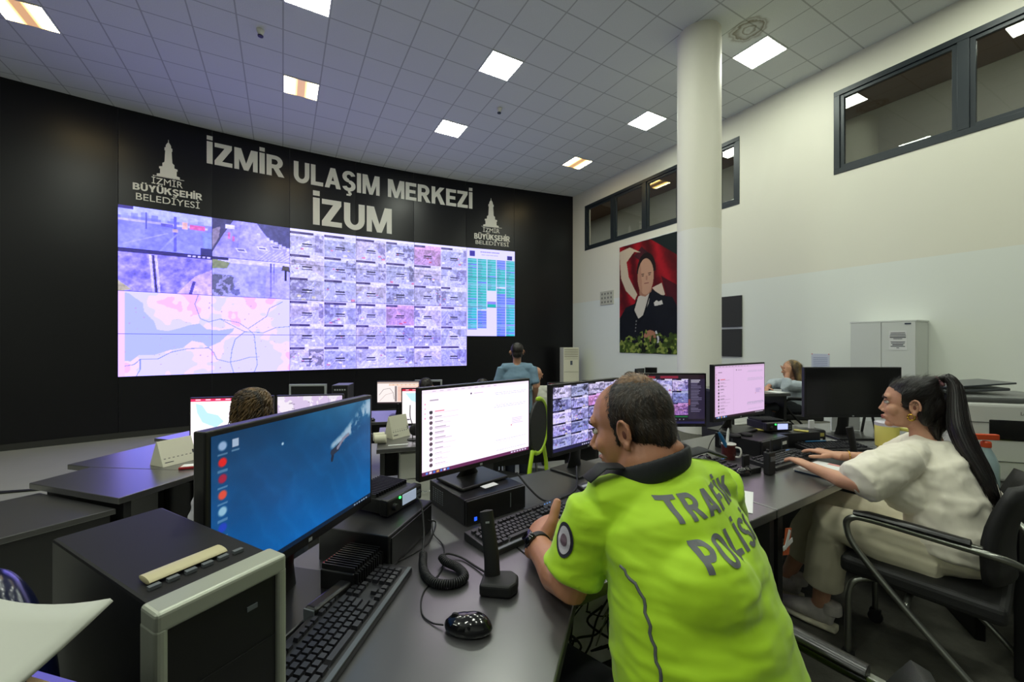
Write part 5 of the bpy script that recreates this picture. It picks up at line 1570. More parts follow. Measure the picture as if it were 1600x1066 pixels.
# ================================================================== ON AND AGAINST THE WALLS
def on_right(name, t, z, label, cat, group=None):
    p = rw_at(t); return empty(name, (p.x, p.y, z), RW_ROT, label, cat, group)
def banner_pic(w, h):
    X, Y = np.meshgrid(np.linspace(0, 1, w), np.linspace(0, 1, h))
    n = fractal(w, h, 5, 501)
    f = .5 + .5 * np.sin((X * 3.2 - Y * 1.6 + .5 * n) * 6)
    a = np.array((.60, .08, .12)) * (.55 + .6 * f[..., None])
    poly(a, [(.55, 0), (1, 0), (1, .20), (.78, .10)], (.10, .14, .14)); poly(a, [(.28, .12), (.42, .05), (.60, .16), (.44, .2)], (.17, .14, .16), .7)
    poly(a, [(.74, .34), (1, .44), (1, .62), (.84, .54)], (.22, .07, .10), .8)
    poly(a, [(0, .05), (.20, .03), (.40, .10), (.28, .08), (.14, .16), (.18, .30), (.34, .47), (.30, .52), (.12, .42), (.03, .30)], (.83, .76, .66))
    poly(a, [(.60, .43), (.75, .40), (.80, .50), (.74, .52)], (.84, .76, .68))
    poly(a, [(.30, .55), (.44, .47), (.60, .44), (.74, .50), (.92, .53), (1, .62), (1, 1), (0, 1), (0, .68), (.12, .58)], (.075, .085, .11))
    a[Y > .62] *= np.clip(.9 + .5 * (n[Y > .62] - .5), .5, 1.4)[:, None]
    poly(a, [(.36, .49), (.58, .44), (.54, .56), (.44, .66), (.36, .69), (.28, .60)], (.82, .79, .74))
    line(a, [(.58, .45), (.44, .68), (.30, .76)], .012, (.04, .045, .06)); line(a, [(.33, .52), (.27, .62), (.36, .70)], .012, (.04, .045, .06))
    for k in range(4):
        blob(a, np.hypot(X - (.32 - .006 * k), (Y - (.71 + .03 * k)) * h / w) < .012, (.5, .5, .5))
    poly(a, [(.63, .56), (.67, .54), (.70, .555), (.75, .545), (.77, .58), (.64, .59)], (.85, .83, .80))
    # plain head: neutral face, dark hair
    asp = h / w
    d = ((X - .495) / .165) ** 2 + ((Y - .275) * asp / .25) ** 2; blob(a, (d < 1) & (Y < .285), (.13, .09, .08))
    poly(a, [(.37, .40), (.60, .39), (.59, .46), (.48, .50), (.38, .48)], (.66, .47, .38))
    d = ((X - .485) / .140) ** 2 + ((Y - .322) * asp / .245) ** 2; blob(a, d < 1, (.80, .62, .51))
    m = (d < 1) & (X < .40 + .1 * (Y - .2)); blob(a, m, (.68, .49, .40), .6)
    rect(a, .41, .295, .46, .301, (.30, .20, .17)); rect(a, .53, .295, .58, .301, (.30, .20, .17)); rect(a, .42, .31, .455, .318, (.28, .2, .18)); rect(a, .535, .31, .57, .318, (.28, .2, .18))
    rect(a, .49, .315, .515, .355, (.70, .51, .42)); rect(a, .46, .378, .54, .385, (.55, .33, .30))
    d = ((X - .56) / .10) ** 2 + ((Y - .845) * asp / .075) ** 2; blob(a, d < 1, (.70, .48, .38)); line(a, [(.66, .81), (.70, .87), (.69, .91)], .014, (.85, .85, .86))
    n2 = fractal(w, h, 16, 520, 3); n3 = fractal(w, h, 22, 530, 2)
    m = (Y > .86 + .07 * (n - .5) * 4 - .05 * np.exp(-((X - .42) / .1) ** 2) - .04 * (X > .7)) & (n2 > .38)
    a[m] = np.array((.26, .34, .12)) * (.5 + 1.2 * n3[m])[:, None]; a[m & (n3 > .58)] = (.55, .60, .28)
    m = (Y > .93) & (n2 <= .38); a[m] = (.08, .10, .05)
    return np.clip(a * .95, 0, 1)
t0, z1 = rw_pick(969, 384); t1, _ = rw_pick(1060, 365); z0 = rw_pick(969, 551)[1]; z1 = (z1 + rw_pick(1057, 365)[1]) / 2
r = on_right('banner', t0, z0, 'tall cloth banner of a dark suited person before red drapery, on the white wall', 'banner', None)
me = pixel_grid(t1 - t0, z1 - z0, banner_pic(170, 262), (1, 1, 1), lambda X, Z: -.02 - .008 * np.sin(X * 9) * np.cos(Z * 2))
o = obj('printed_cloth', me, pixel_mat('banner_print', 0, .7, .2), r, smooth=True); sd = o.modifiers.new('t', 'SOLIDIFY'); sd.thickness = .002
bm = NB(); tube(bm, [(0, -.02, z1 - z0), (t1 - t0, -.02, z1 - z0)], .012, 2, 10); obj('hanging_rod', bm, M_white_metal, r)
ta, za = rw_pick(938.5, 456.5); tb, zb = rw_pick(959, 475)
r = on_right('switch_panel', ta, zb, 'small pale switch panel with rows of dark dots beside the banner', 'switch panel')
pw, ph = tb - ta, za - zb
bm = NB(); box(bm, (pw / 2, -.012, ph / 2), (pw, .022, ph)); obj('plate', bm, mat('panel_beige', '#b9b8a6', .6), r, bevel=.003)
bm = NB()
for i in range(4):
    for k in range(3): box(bm, (pw * (.16 + .23 * i), -.0245, ph * (.2 + .3 * k)), (pw * .1, .003, ph * .14))
obj('switches', bm, mat('switch_grey', '#6f6f66', .5), r)
M_felt = mat('dark_felt', '#2e2e30', .9, bump=.2, bscale=300)
for (v0, v1), lab in (((463.5, 511), 'black square panel beside the column, the upper of two'), ((514.5, 557), 'black square panel beside the column, the lower of two')):
    ta = rw_pick(1119, 500)[0]; tb = rw_pick(1160, 500)[0]; z1 = rw_pick(1140, v0)[1]; z0 = rw_pick(1140, v1)[1]
    r = on_right('acoustic_panel', ta, z0, lab, 'wall panel', 'black panels beside the column')
    bm = NB(); box(bm, ((tb - ta) / 2, -.022, (z1 - z0) / 2), (tb - ta, .04, z1 - z0)); obj('felt_board', bm, M_felt, r, bevel=.004)
    bm = NB(); box(bm, ((tb - ta) / 2, -.0015, (z1 - z0) / 2), (tb - ta - .08, .002, z1 - z0 - .08)); obj('fixing', bm, M_white_metal, r)
r = on_right('wall_notice', rw_pick(1268, 570)[0], rw_pick(1268, 577)[1], 'small notice sheet with pink marks on the white wall above the dark monitor', 'notice')
bm = NB(); box(bm, (.14, -.003, .14), (.28, .003, .28)); obj('sheet', bm, mat('lilac_paper', '#bfc4d2', .8), r)
bm = NB()
for k in range(6): box(bm, (.14, -.0052, .05 + .032 * k), (.22, .001, .012))
obj('print', bm, mat('grey_blue_print', '#8f98b4', .8), r)
bm = NB()
for x in (.01, .27): box(bm, (x, -.0055, .275), (.02, .002, .02))
obj('pink_pins', bm, mat('pink_print', '#c98c88', .8), r)
# tall white cabinet
r = empty('white_cabinet', (5.94, 6.03, T3), math.atan2(.877, -.48) + math.pi, 'tall white two door cabinet against the white wall, notice on one door', 'cabinet')
M_cab = mat('cabinet_white', '#cfd2cd', .5)
CW, CD, CH = .765, .44, 1.68
r.rotation_euler = (0, 0, RW_ROT)
r.location = (5.735 - .48 * CW / 2 + .877 * CD / 2, 5.775 + .877 * CW / 2 + .48 * CD / 2, T3)
bm = NB(); box(bm, (0, 0, CH / 2), (CW, CD, CH)); obj('body', bm, M_cab, r, bevel=.003)
bm = NB(); box(bm, (0, -.005, CH + .011), (CW + .02, CD + .02, .022)); obj('top_board', bm, M_cab, r, bevel=.002)
for s in (-1, 1):
    bm = NB(); box(bm, (s * CW / 4, -CD / 2 - .011, CH / 2 + .01), (CW / 2 - .006, .018, CH - .03)); dr = obj('door', bm, M_cab, r, bevel=.002)
    bm = NB(); box(bm, (s * .03, -CD / 2 - .03, CH * .55), (.012, .02, .12)); obj('handle', bm, M_metal, dr, bevel=.003)
    if s > 0:
        bm = NB(); box(bm, (.19, -CD / 2 - .0215, CH - .27), (.20, .002, .28)); nt_ = obj('notice', bm, M_paper, dr)
        bm = NB()
        for k, wd_ in enumerate((.16, .17, .18, .18, .10, 0, .16, .15, .12, .16, .03)):
            if wd_: box(bm, (.19, -CD / 2 - .0235, CH - .16 - .022 * k), (wd_, .001, .009 if k not in (3, 8) else .013))
        obj('notice_print', bm, mat('dark_print', '#3a3a40', .8), dr)
        bm = NB(); box(bm, (.30, -CD / 2 - .022, CH - .03), (.07, .004, .022)); obj('name_plate', bm, mat('slate_plastic', '#6a6e70', .5), dr)
# floor standing air conditioner in the corner
r = empty('air_conditioner', (1.78, 12.65, T0), R(12), 'tall white floor standing air conditioner in the corner of the black wall', 'air conditioner')
M_ac = mat('ac_white', '#cfccb8', .5); M_acg = mat('ac_grey', '#8f8c7a', .5)
bm = NB(); box(bm, (0, 0, .90), (.50, .36, 1.80)); obj('body', bm, M_ac, r, bevel=.012)
bm = NB()
for k in range(5): box(bm, (0, -.183, 1.74 - .055 * k), (.44, .012, .018))
obj('outlet_slats', bm, M_acg, r)
bm = NB(); box(bm, (0, -.182, .60), (.44, .006, .86)); box(bm, (0, -.182, 1.25), (.44, .006, .36)); obj('front_panels', bm, M_ac, r, bevel=.002)
bm = NB(); box(bm, (.0, -.188, 1.33), (.07, .006, .13)); obj('control_panel', bm, mat('slate_plastic', '#55574e', .5), r)
bm = NB(); box(bm, (0, -.1855, 1.05), (.45, .003, .008)); box(bm, (0, -.1855, 1.45), (.45, .003, .008)); obj('seams', bm, M_acg, r)
# ================================================================== CHAIRS
M_chairblk = mat('chair_black', '#121213', .6, bump=.15, bscale=400)
M_pad = mat('armrest_black', '#101011', .28)
M_steel = mat('chair_steel', '#8b8d86', .28, metal=.9)
M_blksteel = mat('chair_dark_tube', '#17181a', .25, metal=.4)
def visitor_chair(loc, heading, label, tube_m, bh=.36):
    """local +y is forward; steel side loops carry the armrests and run down to the rear feet"""
    r = empty('office_chair', loc, heading - R(90), label, 'chair', 'black office chairs with looped armrests')
    bm = NB(); box(bm, (0, 0, .435), (.46, .47, .07)); obj('seat', bm, M_chairblk, r, bevel=.022, seg=3)
    bm = NB(); g = []
    for i in range(9):
        row = []
        for k in range(8):
            x = -.215 + .43 * i / 8; t = k / 7
            wd_ = 1 - .12 * t - .10 * (1 - t) ** 3
            row.append(bm.verts.new((x * wd_, -.235 - .06 * t + .05 * (x / .215) ** 2 + .03 * math.sin(t * 3.1), .52 + bh * t)))
        g.append(row)
    for i in range(8):
        for k in range(7): bm.faces.new((g[i][k], g[i + 1][k], g[i + 1][k + 1], g[i][k + 1]))
    o = obj('backrest', bm, M_chairblk, r, smooth=True); s_ = o.modifiers.new('t', 'SOLIDIFY'); s_.thickness = .03; s_.offset = 0
    for s in (-1, 1):
        x = s * .265
        bm = NB(); tube(bm, [(s * .20, -.27, .62), (x, -.22, .655), (x, -.10, .66), (x, .12, .668), (x, .185, .655), (x, .20, .61), (x, .165, .53), (x, .02, .36), (x, -.20, .13), (x, -.31, .012)], .0125, 6, 10); obj('side_frame', bm, tube_m, r, smooth=True)
        bm = NB(); loft(bm, [(x, -.15, .682), (x, -.02, .686), (x, .13, .688), (x, .175, .682)], [(.022, .011), (.025, .012), (.025, .012), (.018, .010)], ref=(0, 0, 1), seg=12); obj('armrest', bm, M_pad, r, smooth=50)
        bm = NB(); tube(bm, [(s * .13, .05, .40), (s * .20, .16, .39), (s * .225, .20, .34), (s * .225, .205, .20), (s * .225, .205, .06)], .012, 6, 10); lg = obj('leg', bm, tube_m, r, smooth=True)
        bm = NB(); lathe(bm, [(.001, -.012), (.027, -.012), (.029, -.006), (.029, .006), (.027, .012), (.001, .012)], seg=18, M=Matrix.Translation((s * .225, .205, .030)) @ Matrix.Rotation(R(90), 4, 'Y')); box(bm, (s * .225, .205, .052), (.03, .04, .03)); obj('caster', bm, M_rubber, lg)
        bm = NB(); box(bm, (s * .262, -.165, .672), (.022, .03, .012)); obj('armrest_bracket', bm, M_steel, r, bevel=.003)
    bm = NB(); tube(bm, [(-.262, .02, .36), (-.15, .02, .385), (.15, .02, .385), (.262, .02, .36)], .011, 5, 8); obj('cross_bar', bm, tube_m, r, smooth=True)
    return r
visitor_chair((1.75, 1.725, T3), R(127), 'black chair with steel tube arms under the ponytailed person', M_steel)
visitor_chair((.47, .85, T3), R(126), 'black chair with dark tube arms under the person in the yellow shirt', M_blksteel, .27)
proto = visitor_chair((-1.05, 4.95, T1), R(92), 'black chair under the round dark head of the front row', M_blksteel)
def chair_copy(loc, heading, label):
    c = copy_tree(proto); c.location = loc; c.rotation_euler = (0, 0, heading - R(90)); c['label'] = label
    return c
chair_copy((-.36, 4.95, T1), R(92), 'black chair under the barely visible head before the standing person')
chair_copy((1.33, 4.54, T2), R(92), 'black chair under the dark head beneath the banner')
chair_copy((3.70, 5.32, T3), R(165), 'black chair under the person with blonde hair')
# stools
def stool(loc, h, label):
    r = empty('stool', loc, 0, label, 'stool')
    bm = NB(); lathe(bm, [(.001, h - .06), (.15, h - .06), (.17, h - .04), (.17, h - .02), (.15, h), (.001, h)], seg=24); obj('seat', bm, M_chairblk, r, smooth=50)
    bm = NB(); lathe(bm, [(.02, .03), (.02, h - .06)], seg=12); obj('post', bm, M_steel, r, smooth=40)
    bm = NB(); lathe(bm, [(.001, 0), (.20, 0), (.19, .02), (.03, .04), (.001, .04)], seg=24); obj('base', bm, M_steel, r, smooth=40)
stool((.33, 5.52, T1), .66, 'tall black stool under the bald person in white')
stool((-1.575, 2.44, T2), .46, 'round black stool under the curly haired person')
# lime green visitor chair
M_lime = mat('lime_frame', '#a9cc1e', .35)
r = empty('lime_chair', (.005, 3.31, T2), R(66), 'lime green framed chair with a black back, between the two bright monitors', 'chair')
bm = NB(); box(bm, (0, .02, .44), (.42, .42, .05)); obj('seat', bm, M_chairblk, r, bevel=.015)
bm = NB(); pts = [(.19 * math.cos(a), .20 * math.sin(a)) for a in [2 * math.pi * k / 28 for k in range(28)]]
extrude_outline(bm, pts, Matrix.Translation((0, -.23, .93)), .02); obj('backrest', bm, M_chairblk, r, bevel=.004)
bm = NB(); ring = [(.20 * math.cos(a), -.222, .93 + .212 * math.sin(a)) for a in [R(-118 + 212 * k / 28) for k in range(29)]]
loft(bm, ring, (.019), seg=8); obj('back_frame', bm, M_lime, r, smooth=True)
for s in (-1, 1):
    bm = NB(); tube(bm, [(s * .12, -.22, .76), (s * .19, -.22, .60), (s * .21, -.22, .40), (s * .21, -.24, .05), (s * .21, -.20, .02), (s * .21, .20, .02), (s * .21, .22, .06), (s * .21, .19, .40)], .017, 6, 8); obj('leg', bm, M_lime, r, smooth=True)
bm = NB(); box(bm, (0, -.215, .30), (.42, .025, .04)); obj('rear_bar', bm, M_lime, r, bevel=.008)
# ================================================================== PEOPLE
def skin_mat(name, c, var=.10):
    return mat(name, c, .48, bump=.05, bscale=120, var=var, vscale=14, sss=.12)
M_eye = mat('eye_white', '#c9c4bd', .25); M_iris = mat('eye_dark', '#1a1210', .2)
def frame(f, up=(0, 0, 1)):
    f = Vector(f).normalized(); up = Vector(up); r = f.cross(up).normalized(); u = r.cross(f)
    return f, r, u
def head_pieces(bm, c, f, r, u, s=1.0, fat=1.0, fem=False):
    c = Vector(c); M = Matrix((r, f, u)).transposed()
    def P(R_, F_, U_): return c + (r * R_ + f * F_ + u * U_) * s
    def E(p, rad): ell(bm, P(*p), tuple(x * s for x in rad), M, 20, 14)
    E((0, -.008, .030), (.076, .098, .086)); E((0, .028, -.030), (.062 * fat, .066, .082)); E((0, .034, -.076), (.049 * fat, .052, .036))
    E((0, .076, -.098), (.020 * fat, .017, .016)); E((0, -.045, -.02), (.066, .055, .07))
    E((0, .075 if fem else .078, .030), (.052, .018, .022))
    nt_ = .1065 if fem else .116
    loft(bm, [P(0, .085, .012), P(0, .096 if fem else .103, -.014), P(0, nt_, -.034)], [.0085 * s, .0085 * s, (.0095 if fem else .0125) * s], seg=10)
    for q in (-1, 1):
        E((q * .0115, .094 if fem else .104, -.038), (.008, .011, .007)); E((q * .040, .062, -.028), (.026, .026, .026))
    E((0, .090, -.062), (.025, .011, .0065)); E((0, .088, -.0725), (.022, .011, .0065)); E((0, .083, -.067), (.028, .012, .014))
    for q in (-1, 1):                              # ears: thin plate, raised rim, lobe
        Er = Matrix.Rotation(q * .32, 3, u)
        er, ef = Er @ r, Er @ f
        base = P(q * .076, -.012, -.006)
        Me = Matrix((er, ef, u)).transposed()
        ell(bm, base + r * q * .001 * s, (.0055 * s, .018 * s, .028 * s), Me, 14, 10)
        rim = [base + r * q * .0135 * s + ef * (.019 * s * math.cos(a)) + u * (.031 * s * math.sin(a)) - er * q * .004 * s * math.cos(a) for a in [R(-40 + 25 * k) for k in range(11)]]
        loft(bm, rim, [.0048 * s] * 11, seg=8)
        ell(bm, base + r * q * .009 * s - u * .030 * s + ef * .004 * s, (.006 * s, .010 * s, .011 * s), Me, 10, 8)
def face_parts(body, c, f, r, u, s, brow='#2a1d16', lip='#8a4a42', iris=True):
    c = Vector(c)
    def P(R_, F_, U_): return c + (r * R_ + f * F_ + u * U_) * s
    M = Matrix((r, f, u)).transposed()
    for q in (-1, 1):
        bm = NB(); ell(bm, P(q * .031, .0815, .0045), (.0135 * s, .010 * s, .0075 * s), M); e = obj('eye', bm, M_eye, body, smooth=True)
        bm = NB(); ell(bm, P(q * .031, .0885, .0045), (.0058 * s, .0045 * s, .0060 * s), M); obj('iris', bm, M_iris, e, smooth=True)
        bm = NB(); loft(bm, [P(q * .014, .096, .0245), P(q * .031, .0945, .030), P(q * .049, .081, .0255)], [(.003 * s, .0045 * s), (.003 * s, .005 * s), (.002 * s, .003 * s)], ref=u, seg=8); obj('eyebrow', bm, mat('brow_' + brow[1:], brow, .8), body, smooth=True)
        bm = NB(); loft(bm, [P(q * .018, .0905, .0085), P(q * .031, .0925, .0125), P(q * .045, .083, .0085)], [.0016 * s] * 3, seg=6); obj('eyelashes', bm, M_iris, body, smooth=True)
    for q in (-1, 1):  # darker skin ellipsoids stand in for the shade inside the ears
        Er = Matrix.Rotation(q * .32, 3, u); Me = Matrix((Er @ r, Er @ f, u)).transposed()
        bm = NB(); ell(bm, P(q * .076, -.012, -.006) + r * q * .0045 * s + (Er @ f) * .003 * s - u * .003 * s, (.0035 * s, .0075 * s, .012 * s), Me, 12, 8); obj('ear_hollow_shade', bm, mat('ear_shadow_skin', '#6e3f30', .6), body, smooth=True)
    bm = NB(); loft(bm, [P(-.024, .088, -.066), P(-.010, .0985, -.0625), P(0, .1005, -.064), P(.010, .0985, -.0625), P(.024, .088, -.066)], [.002 * s, .0048 * s, .005 * s, .0048 * s, .002 * s], seg=8)
    loft(bm, [P(-.022, .088, -.068), P(0, .0985, -.0735), P(.022, .088, -.068)], [.002 * s, .0055 * s, .002 * s], seg=8); obj('lips', bm, mat('lip_' + lip[1:], lip, .45), body, smooth=True)
def hand_pieces(bm, w, d, n, tside, curl=(.35, .5, .4), spread=.06, thumb=(.8, .55, .0), s=1.0, fcurl=None, thumb_len=1.0, thumb_fat=1.0):
    """w wrist, d towards the knuckles, n out of the back of the hand, tside thumb side unit vector"""
    w = Vector(w); d = Vector(d).normalized(); n = Vector(n); n = (n - d * n.dot(d)).normalized(); t = d.cross(n)
    if t.dot(Vector(tside)) < 0: t = -t
    loft(bm, [w - d * .03 * s, w, w + d * .035 * s, w + d * .075 * s, w + d * .092 * s], [(.027 * s, .020 * s), (.029 * s, .020 * s), (.038 * s, .0185 * s), (.042 * s, .016 * s), (.040 * s, .012 * s)], ref=n, seg=16)
    for i, (off, L, rad) in enumerate(((.030, .072, .0090), (.0105, .080, .0092), (-.010, .074, .0088), (-.029, .058, .0078))):
        p = w + (d * (.082 - .006 * abs(i - 1.2)) + t * off) * s
        dd = (d + t * (spread * (1.5 - i))).normalized()
        pts = [p - dd * .012 * s, p]; rr = [rad * s, rad * s * 1.04]; a = 0
        cc = (fcurl[i] if fcurl else curl)
        for sg, cu in zip((.45, .31, .24), cc):
            a += cu
            q = dd * math.cos(a) - n * math.sin(a)
            mid = pts[-1] + q * L * sg * .5 * s; end = pts[-1] + q * L * sg * s
            pts += [mid, end]; rr += [rad * s * .93, rad * s * .96]
        rr[-1] = rad * s * .72
        loft(bm, pts, rr, seg=10)
    b0 = w + (d * .018 + t * .024 - n * .004) * s
    a, b, c_ = thumb
    d1 = (t * a + d * b + n * c_).normalized()
    k1 = b0 + d1 * .042 * s * thumb_len; d2 = (d1 * .8 + d * .5 + n * c_ * .3).normalized(); k2 = k1 + d2 * .033 * s * thumb_len; k3 = k2 + d2 * .024 * s * thumb_len
    loft(bm, [b0, b0 + d1 * .02 * s, k1, (k1 + k2) / 2, k2, k3], [q_ * s * thumb_fat for q_ in (.0145, .0135, .0112, .0100, .0104, .0078)], seg=10)
def arm(bm, sh, el, wr, r0=.048, r1=.040, r2=.026, s=1.0):
    sh, el, wr = Vector(sh), Vector(el), Vector(wr)
    loft(bm, [sh, sh.lerp(el, .45), el, el.lerp(wr, .25), el.lerp(wr, .6), wr], [r0 * s, r0 * .96 * s, r1 * s, r1 * 1.04 * s, (r1 * .42 + r2 * .58) * s, r2 * s], seg=16)
def leg(bm, hip, kn, an, r0=.078, r1=.055, r2=.036):
    hip, kn, an = Vector(hip), Vector(kn), Vector(an)
    loft(bm, [hip, hip.lerp(kn, .5), kn, kn.lerp(an, .3), kn.lerp(an, .7), an], [r0, r0 * .88, r1, r1 * 1.02, r2 * 1.15, r2], seg=16)
def wrinkle(me, amp, sc, stretch=(1, 1, 1), seed=0):
    ns = [v.normal.copy() for v in me.vertices]
    for v, n in zip(me.vertices, ns):
        q = Vector((v.co.x * stretch[0], v.co.y * stretch[1], v.co.z * stretch[2])) * sc + Vector((seed, seed, seed))
        a = noise.noise(q) + .5 * noise.noise(q * 2.1)
        v.co += n * amp * (a if a > 0 else a * .4)
def fuzz(me, flow, n, L, wd_, seed=1, keep=None):
    """adds n short flat hairs lying along flow(position, normal)"""
    rg = random.Random(seed)
    V = []; Fc = []
    vs = me.vertices; N_ = len(vs)
    for _ in range(n):
        v = vs[rg.randrange(N_)]
        if keep and not keep(v.co): continue
        nn = v.normal; d = flow(v.co, nn); d = (d - nn * d.dot(nn))
        if d.length < 1e-4: continue
        d = (d.normalized() + Vector((rg.uniform(-1, 1), rg.uniform(-1, 1), rg.uniform(-1, 1))) * .28).normalized()
        p = v.co + Vector((rg.uniform(-1, 1), rg.uniform(-1, 1), rg.uniform(-1, 1))) * .002
        e = (d + nn * rg.uniform(.10, .40)).normalized(); sd = e.cross(nn).normalized() * wd_
        ln = L * rg.uniform(.6, 1.3); k = len(V)
        m = p + e * ln * .5 + nn * .0008
        V += [p - sd, p + sd, m + sd * .8, m - sd * .8, p + (e * .9 + d * .25 - nn * .08).normalized() * ln]
        Fc += [(k, k + 1, k + 2, k + 3), (k + 3, k + 2, k + 4)]
    bm = NB(); bm.from_mesh(me)
    vv = [bm.verts.new(p) for p in V]
    for f_ in Fc: bm.faces.new([vv[i] for i in f_])
    bm.to_mesh(me); bm.free()
    return me
def cut_hair(me, c, f, u, s, f0, u0, slope):
    """trim the hair in front of a slightly ragged hairline"""
    bm = NB(); bm.from_mesh(me); bad = []
    for v in bm.verts:
        q = (v.co - c) / s; a = q.dot(f); b = q.dot(u)
        if a > f0 + max(0.0, b - u0) * slope + .007 * noise.noise(v.co * 90) + .004 * noise.noise(v.co * 260): bad.append(v)
    bmesh.ops.delete(bm, geom=bad, context='VERTS'); bm.to_mesh(me); bm.free()
    return me
def hair_mat(name, dark, light, sc=60, rough=.45):
    m = mat(name, dark, rough)
    nt = m.node_tree; N = nt.nodes; L = nt.links
    tc = N.new('ShaderNodeTexCoord'); nz = N.new('ShaderNodeTexNoise'); nz.inputs['Scale'].default_value = sc; nz.inputs['Detail'].default_value = 4
    mp = N.new('ShaderNodeMapping'); mp.inputs['Scale'].default_value = (1, 1, .25)
    L.new(tc.outputs['Object'], mp.inputs[0]); L.new(mp.outputs[0], nz.inputs['Vector'])
    cr = N.new('ShaderNodeValToRGB'); cr.color_ramp.elements[0].position = .38; cr.color_ramp.elements[1].position = .66
    cr.color_ramp.elements[0].color = (*hexc(dark), 1); cr.color_ramp.elements[1].color = (*hexc(light), 1)
    L.new(nz.outputs['Fac'], cr.inputs[0]); L.new(cr.outputs[0], N['Principled BSDF'].inputs['Base Color'])
    return m
def root_of(label, loc, group=None):
    return empty('person', loc, 0, label, 'person', group)
def part(name, me, m, root, loc):
    """mesh built in world space, re-based on the person's root"""
    o = obj(name, me, m, root, smooth=True)
    o.data.transform(Matrix.Translation(-Vector(loc)))
    return o
def shift_children(root):
    for ch in root.children_recursive: pass
# ------------------------------------------------------------------ 1. the person in the yellow shirt
LOC = Vector((.45, .88, 0))
p1 = root_of('person in a neon yellow short sleeved shirt typing, seen from behind', LOC)
S1 = skin_mat('skin_tan', '#b07a5c')
hf, hr, hu = frame((-.80, .56, -.28), (-.10, .06, 1))
HC = Vector((.325, 1.112, 1.168)); HS = 1.08
sF = Vector((-.423, .906, 0)); sR = Vector((.906, .423, 0))
shL = Vector((.208, 1.00, .992)); shR = Vector((.545, 1.10, 1.015))
elL = Vector((.138, 1.005, .797)); wrL = Vector((.072, 1.205, .800))
elR = Vector((.64, 1.24, .80)); wrR = Vector((.50, 1.42, .80))
bm = NB()
head_pieces(bm, HC, hf, hr, hu, HS, 1.16)
loft(bm, [HC - hf * .022 - hu * .04, Vector((.352, 1.072, 1.09)), Vector((.375, 1.045, 1.0))], [(.068, .072), (.074, .078), (.088, .085)], ref=hf, seg=18)
ell(bm, HC + hf * .030 - hu * .112, (.060, .060, .034)); ell(bm, HC - hf * .07 - hu * .075, (.055, .038, .035))
SP = [(.45, .88, .50), (.438, .905, .65), (.424, .93, .74), (.414, .965, .86), (.392, 1.01, .965), (.378, 1.035, 1.025)]
loft(bm, SP, [(.17, .13), (.19, .145), (.185, .145), (.175, .125), (.165, .10), (.11, .075)], ref=sF, seg=20)
loft(bm, [shL, (shL + shR) / 2, shR], [.045, .06, .045])
arm(bm, shL, elL, wrL, .056, .050, .034); arm(bm, shR, elR, wrR, .056, .050, .034)
# resting hand: fist on its outer edge with the thumb pointing up
hand_pieces(bm, wrL, (.22, .93, .16), (-.62, .0, .78), (.7, -.1, .7), fcurl=[(.75, .8, .5), (.7, .8, .5), (.7, .8, .5), (.7, .8, .5)], spread=.03, thumb=(1.0, .25, .55), s=1.22, thumb_len=.92, thumb_fat=1.25)
hand_pieces(bm, wrR, (-.55, .8, -.05), (0, 0, 1), (-.8, -.5, 0), (.25, .5, .4), s=1.1)
for q in (-1, 1):
    hip = Vector((.45, .88, .50)) + sR * .10 * q; kn = hip + sF * .36 + sR * .10 * q + Vector((0, 0, .0)); an = Vector((kn.x, kn.y, .09)) - sF * .03
    leg(bm, hip, kn, an, .095, .062, .045)
body = organic(bm, .0042, 5)
b1 = part('body', body, S1, p1, LOC)
face_parts(b1, HC - LOC, hf, hr, hu, HS, '#2b1f18', '#8f5046')
# hair: short, thin and browner on the crown
bm = NB()
Mh = Matrix((hr, hf, hu)).transposed()
def HP(a, b, c): return HC + (hr * a + hf * b + hu * c) * HS
ell(bm, HP(0, -.024, .036), (.0800 * HS, .0905 * HS, .0845 * HS), Mh, 24, 16)
ell(bm, HP(0, -.042, .000), (.0765 * HS, .066 * HS, .074 * HS), Mh, 20, 14); ell(bm, HP(0, -.056, -.022), (.064 * HS, .050 * HS, .058 * HS), Mh)
for q in (-1, 1): ell(bm, HP(q * .058, .004, .024), (.0205 * HS, .040 * HS, .042 * HS), Mh); loft(bm, [HP(q * .066, .022, .02), HP(q * .0705, .018, -.012), HP(q * .0705, .016, -.030)], [(.011, .014), (.008, .010), (.005, .006)], ref=hf, seg=10)
hm = cut_hair(organic(bm, .0035, 9), HC, hf, hu, HS, .020, .055, .85)
def fl1(p, n):
    q = p - HC
    return -hu * .8 + hf * .5 if q.dot(hu) > .06 else -hu - hf * .45
fuzz(hm, fl1, 7500, .012, .0006, 3)
M_h1 = hair_mat('hair_dark_brown', '#17120e', '#3b2d20', 90)
nt = M_h1.node_tree                                # thinner crown shows brown scalp
h1 = part('hair', hm, M_h1, p1, LOC)
bm = NB()
bm.free()
M_crown = hair_mat('hair_crown_brown', '#46311f', '#8a6540', 70)
bm = NB(); ell(bm, HP(-.003, -.032, .0505), (.056 * HS, .068 * HS, .0780 * HS), Mh, 24, 16)
cm_ = organic(bm, .0035, 2)
wrinkle(cm_, .0015, 60)
fuzz(cm_, lambda p, n: hf * .4 - hu * .2 + hr * .3, 2200, .014, .0007, 5, lambda p: (p - HC).dot(hu) > .08)
part('crown_hair', cm_, M_crown, p1, LOC)
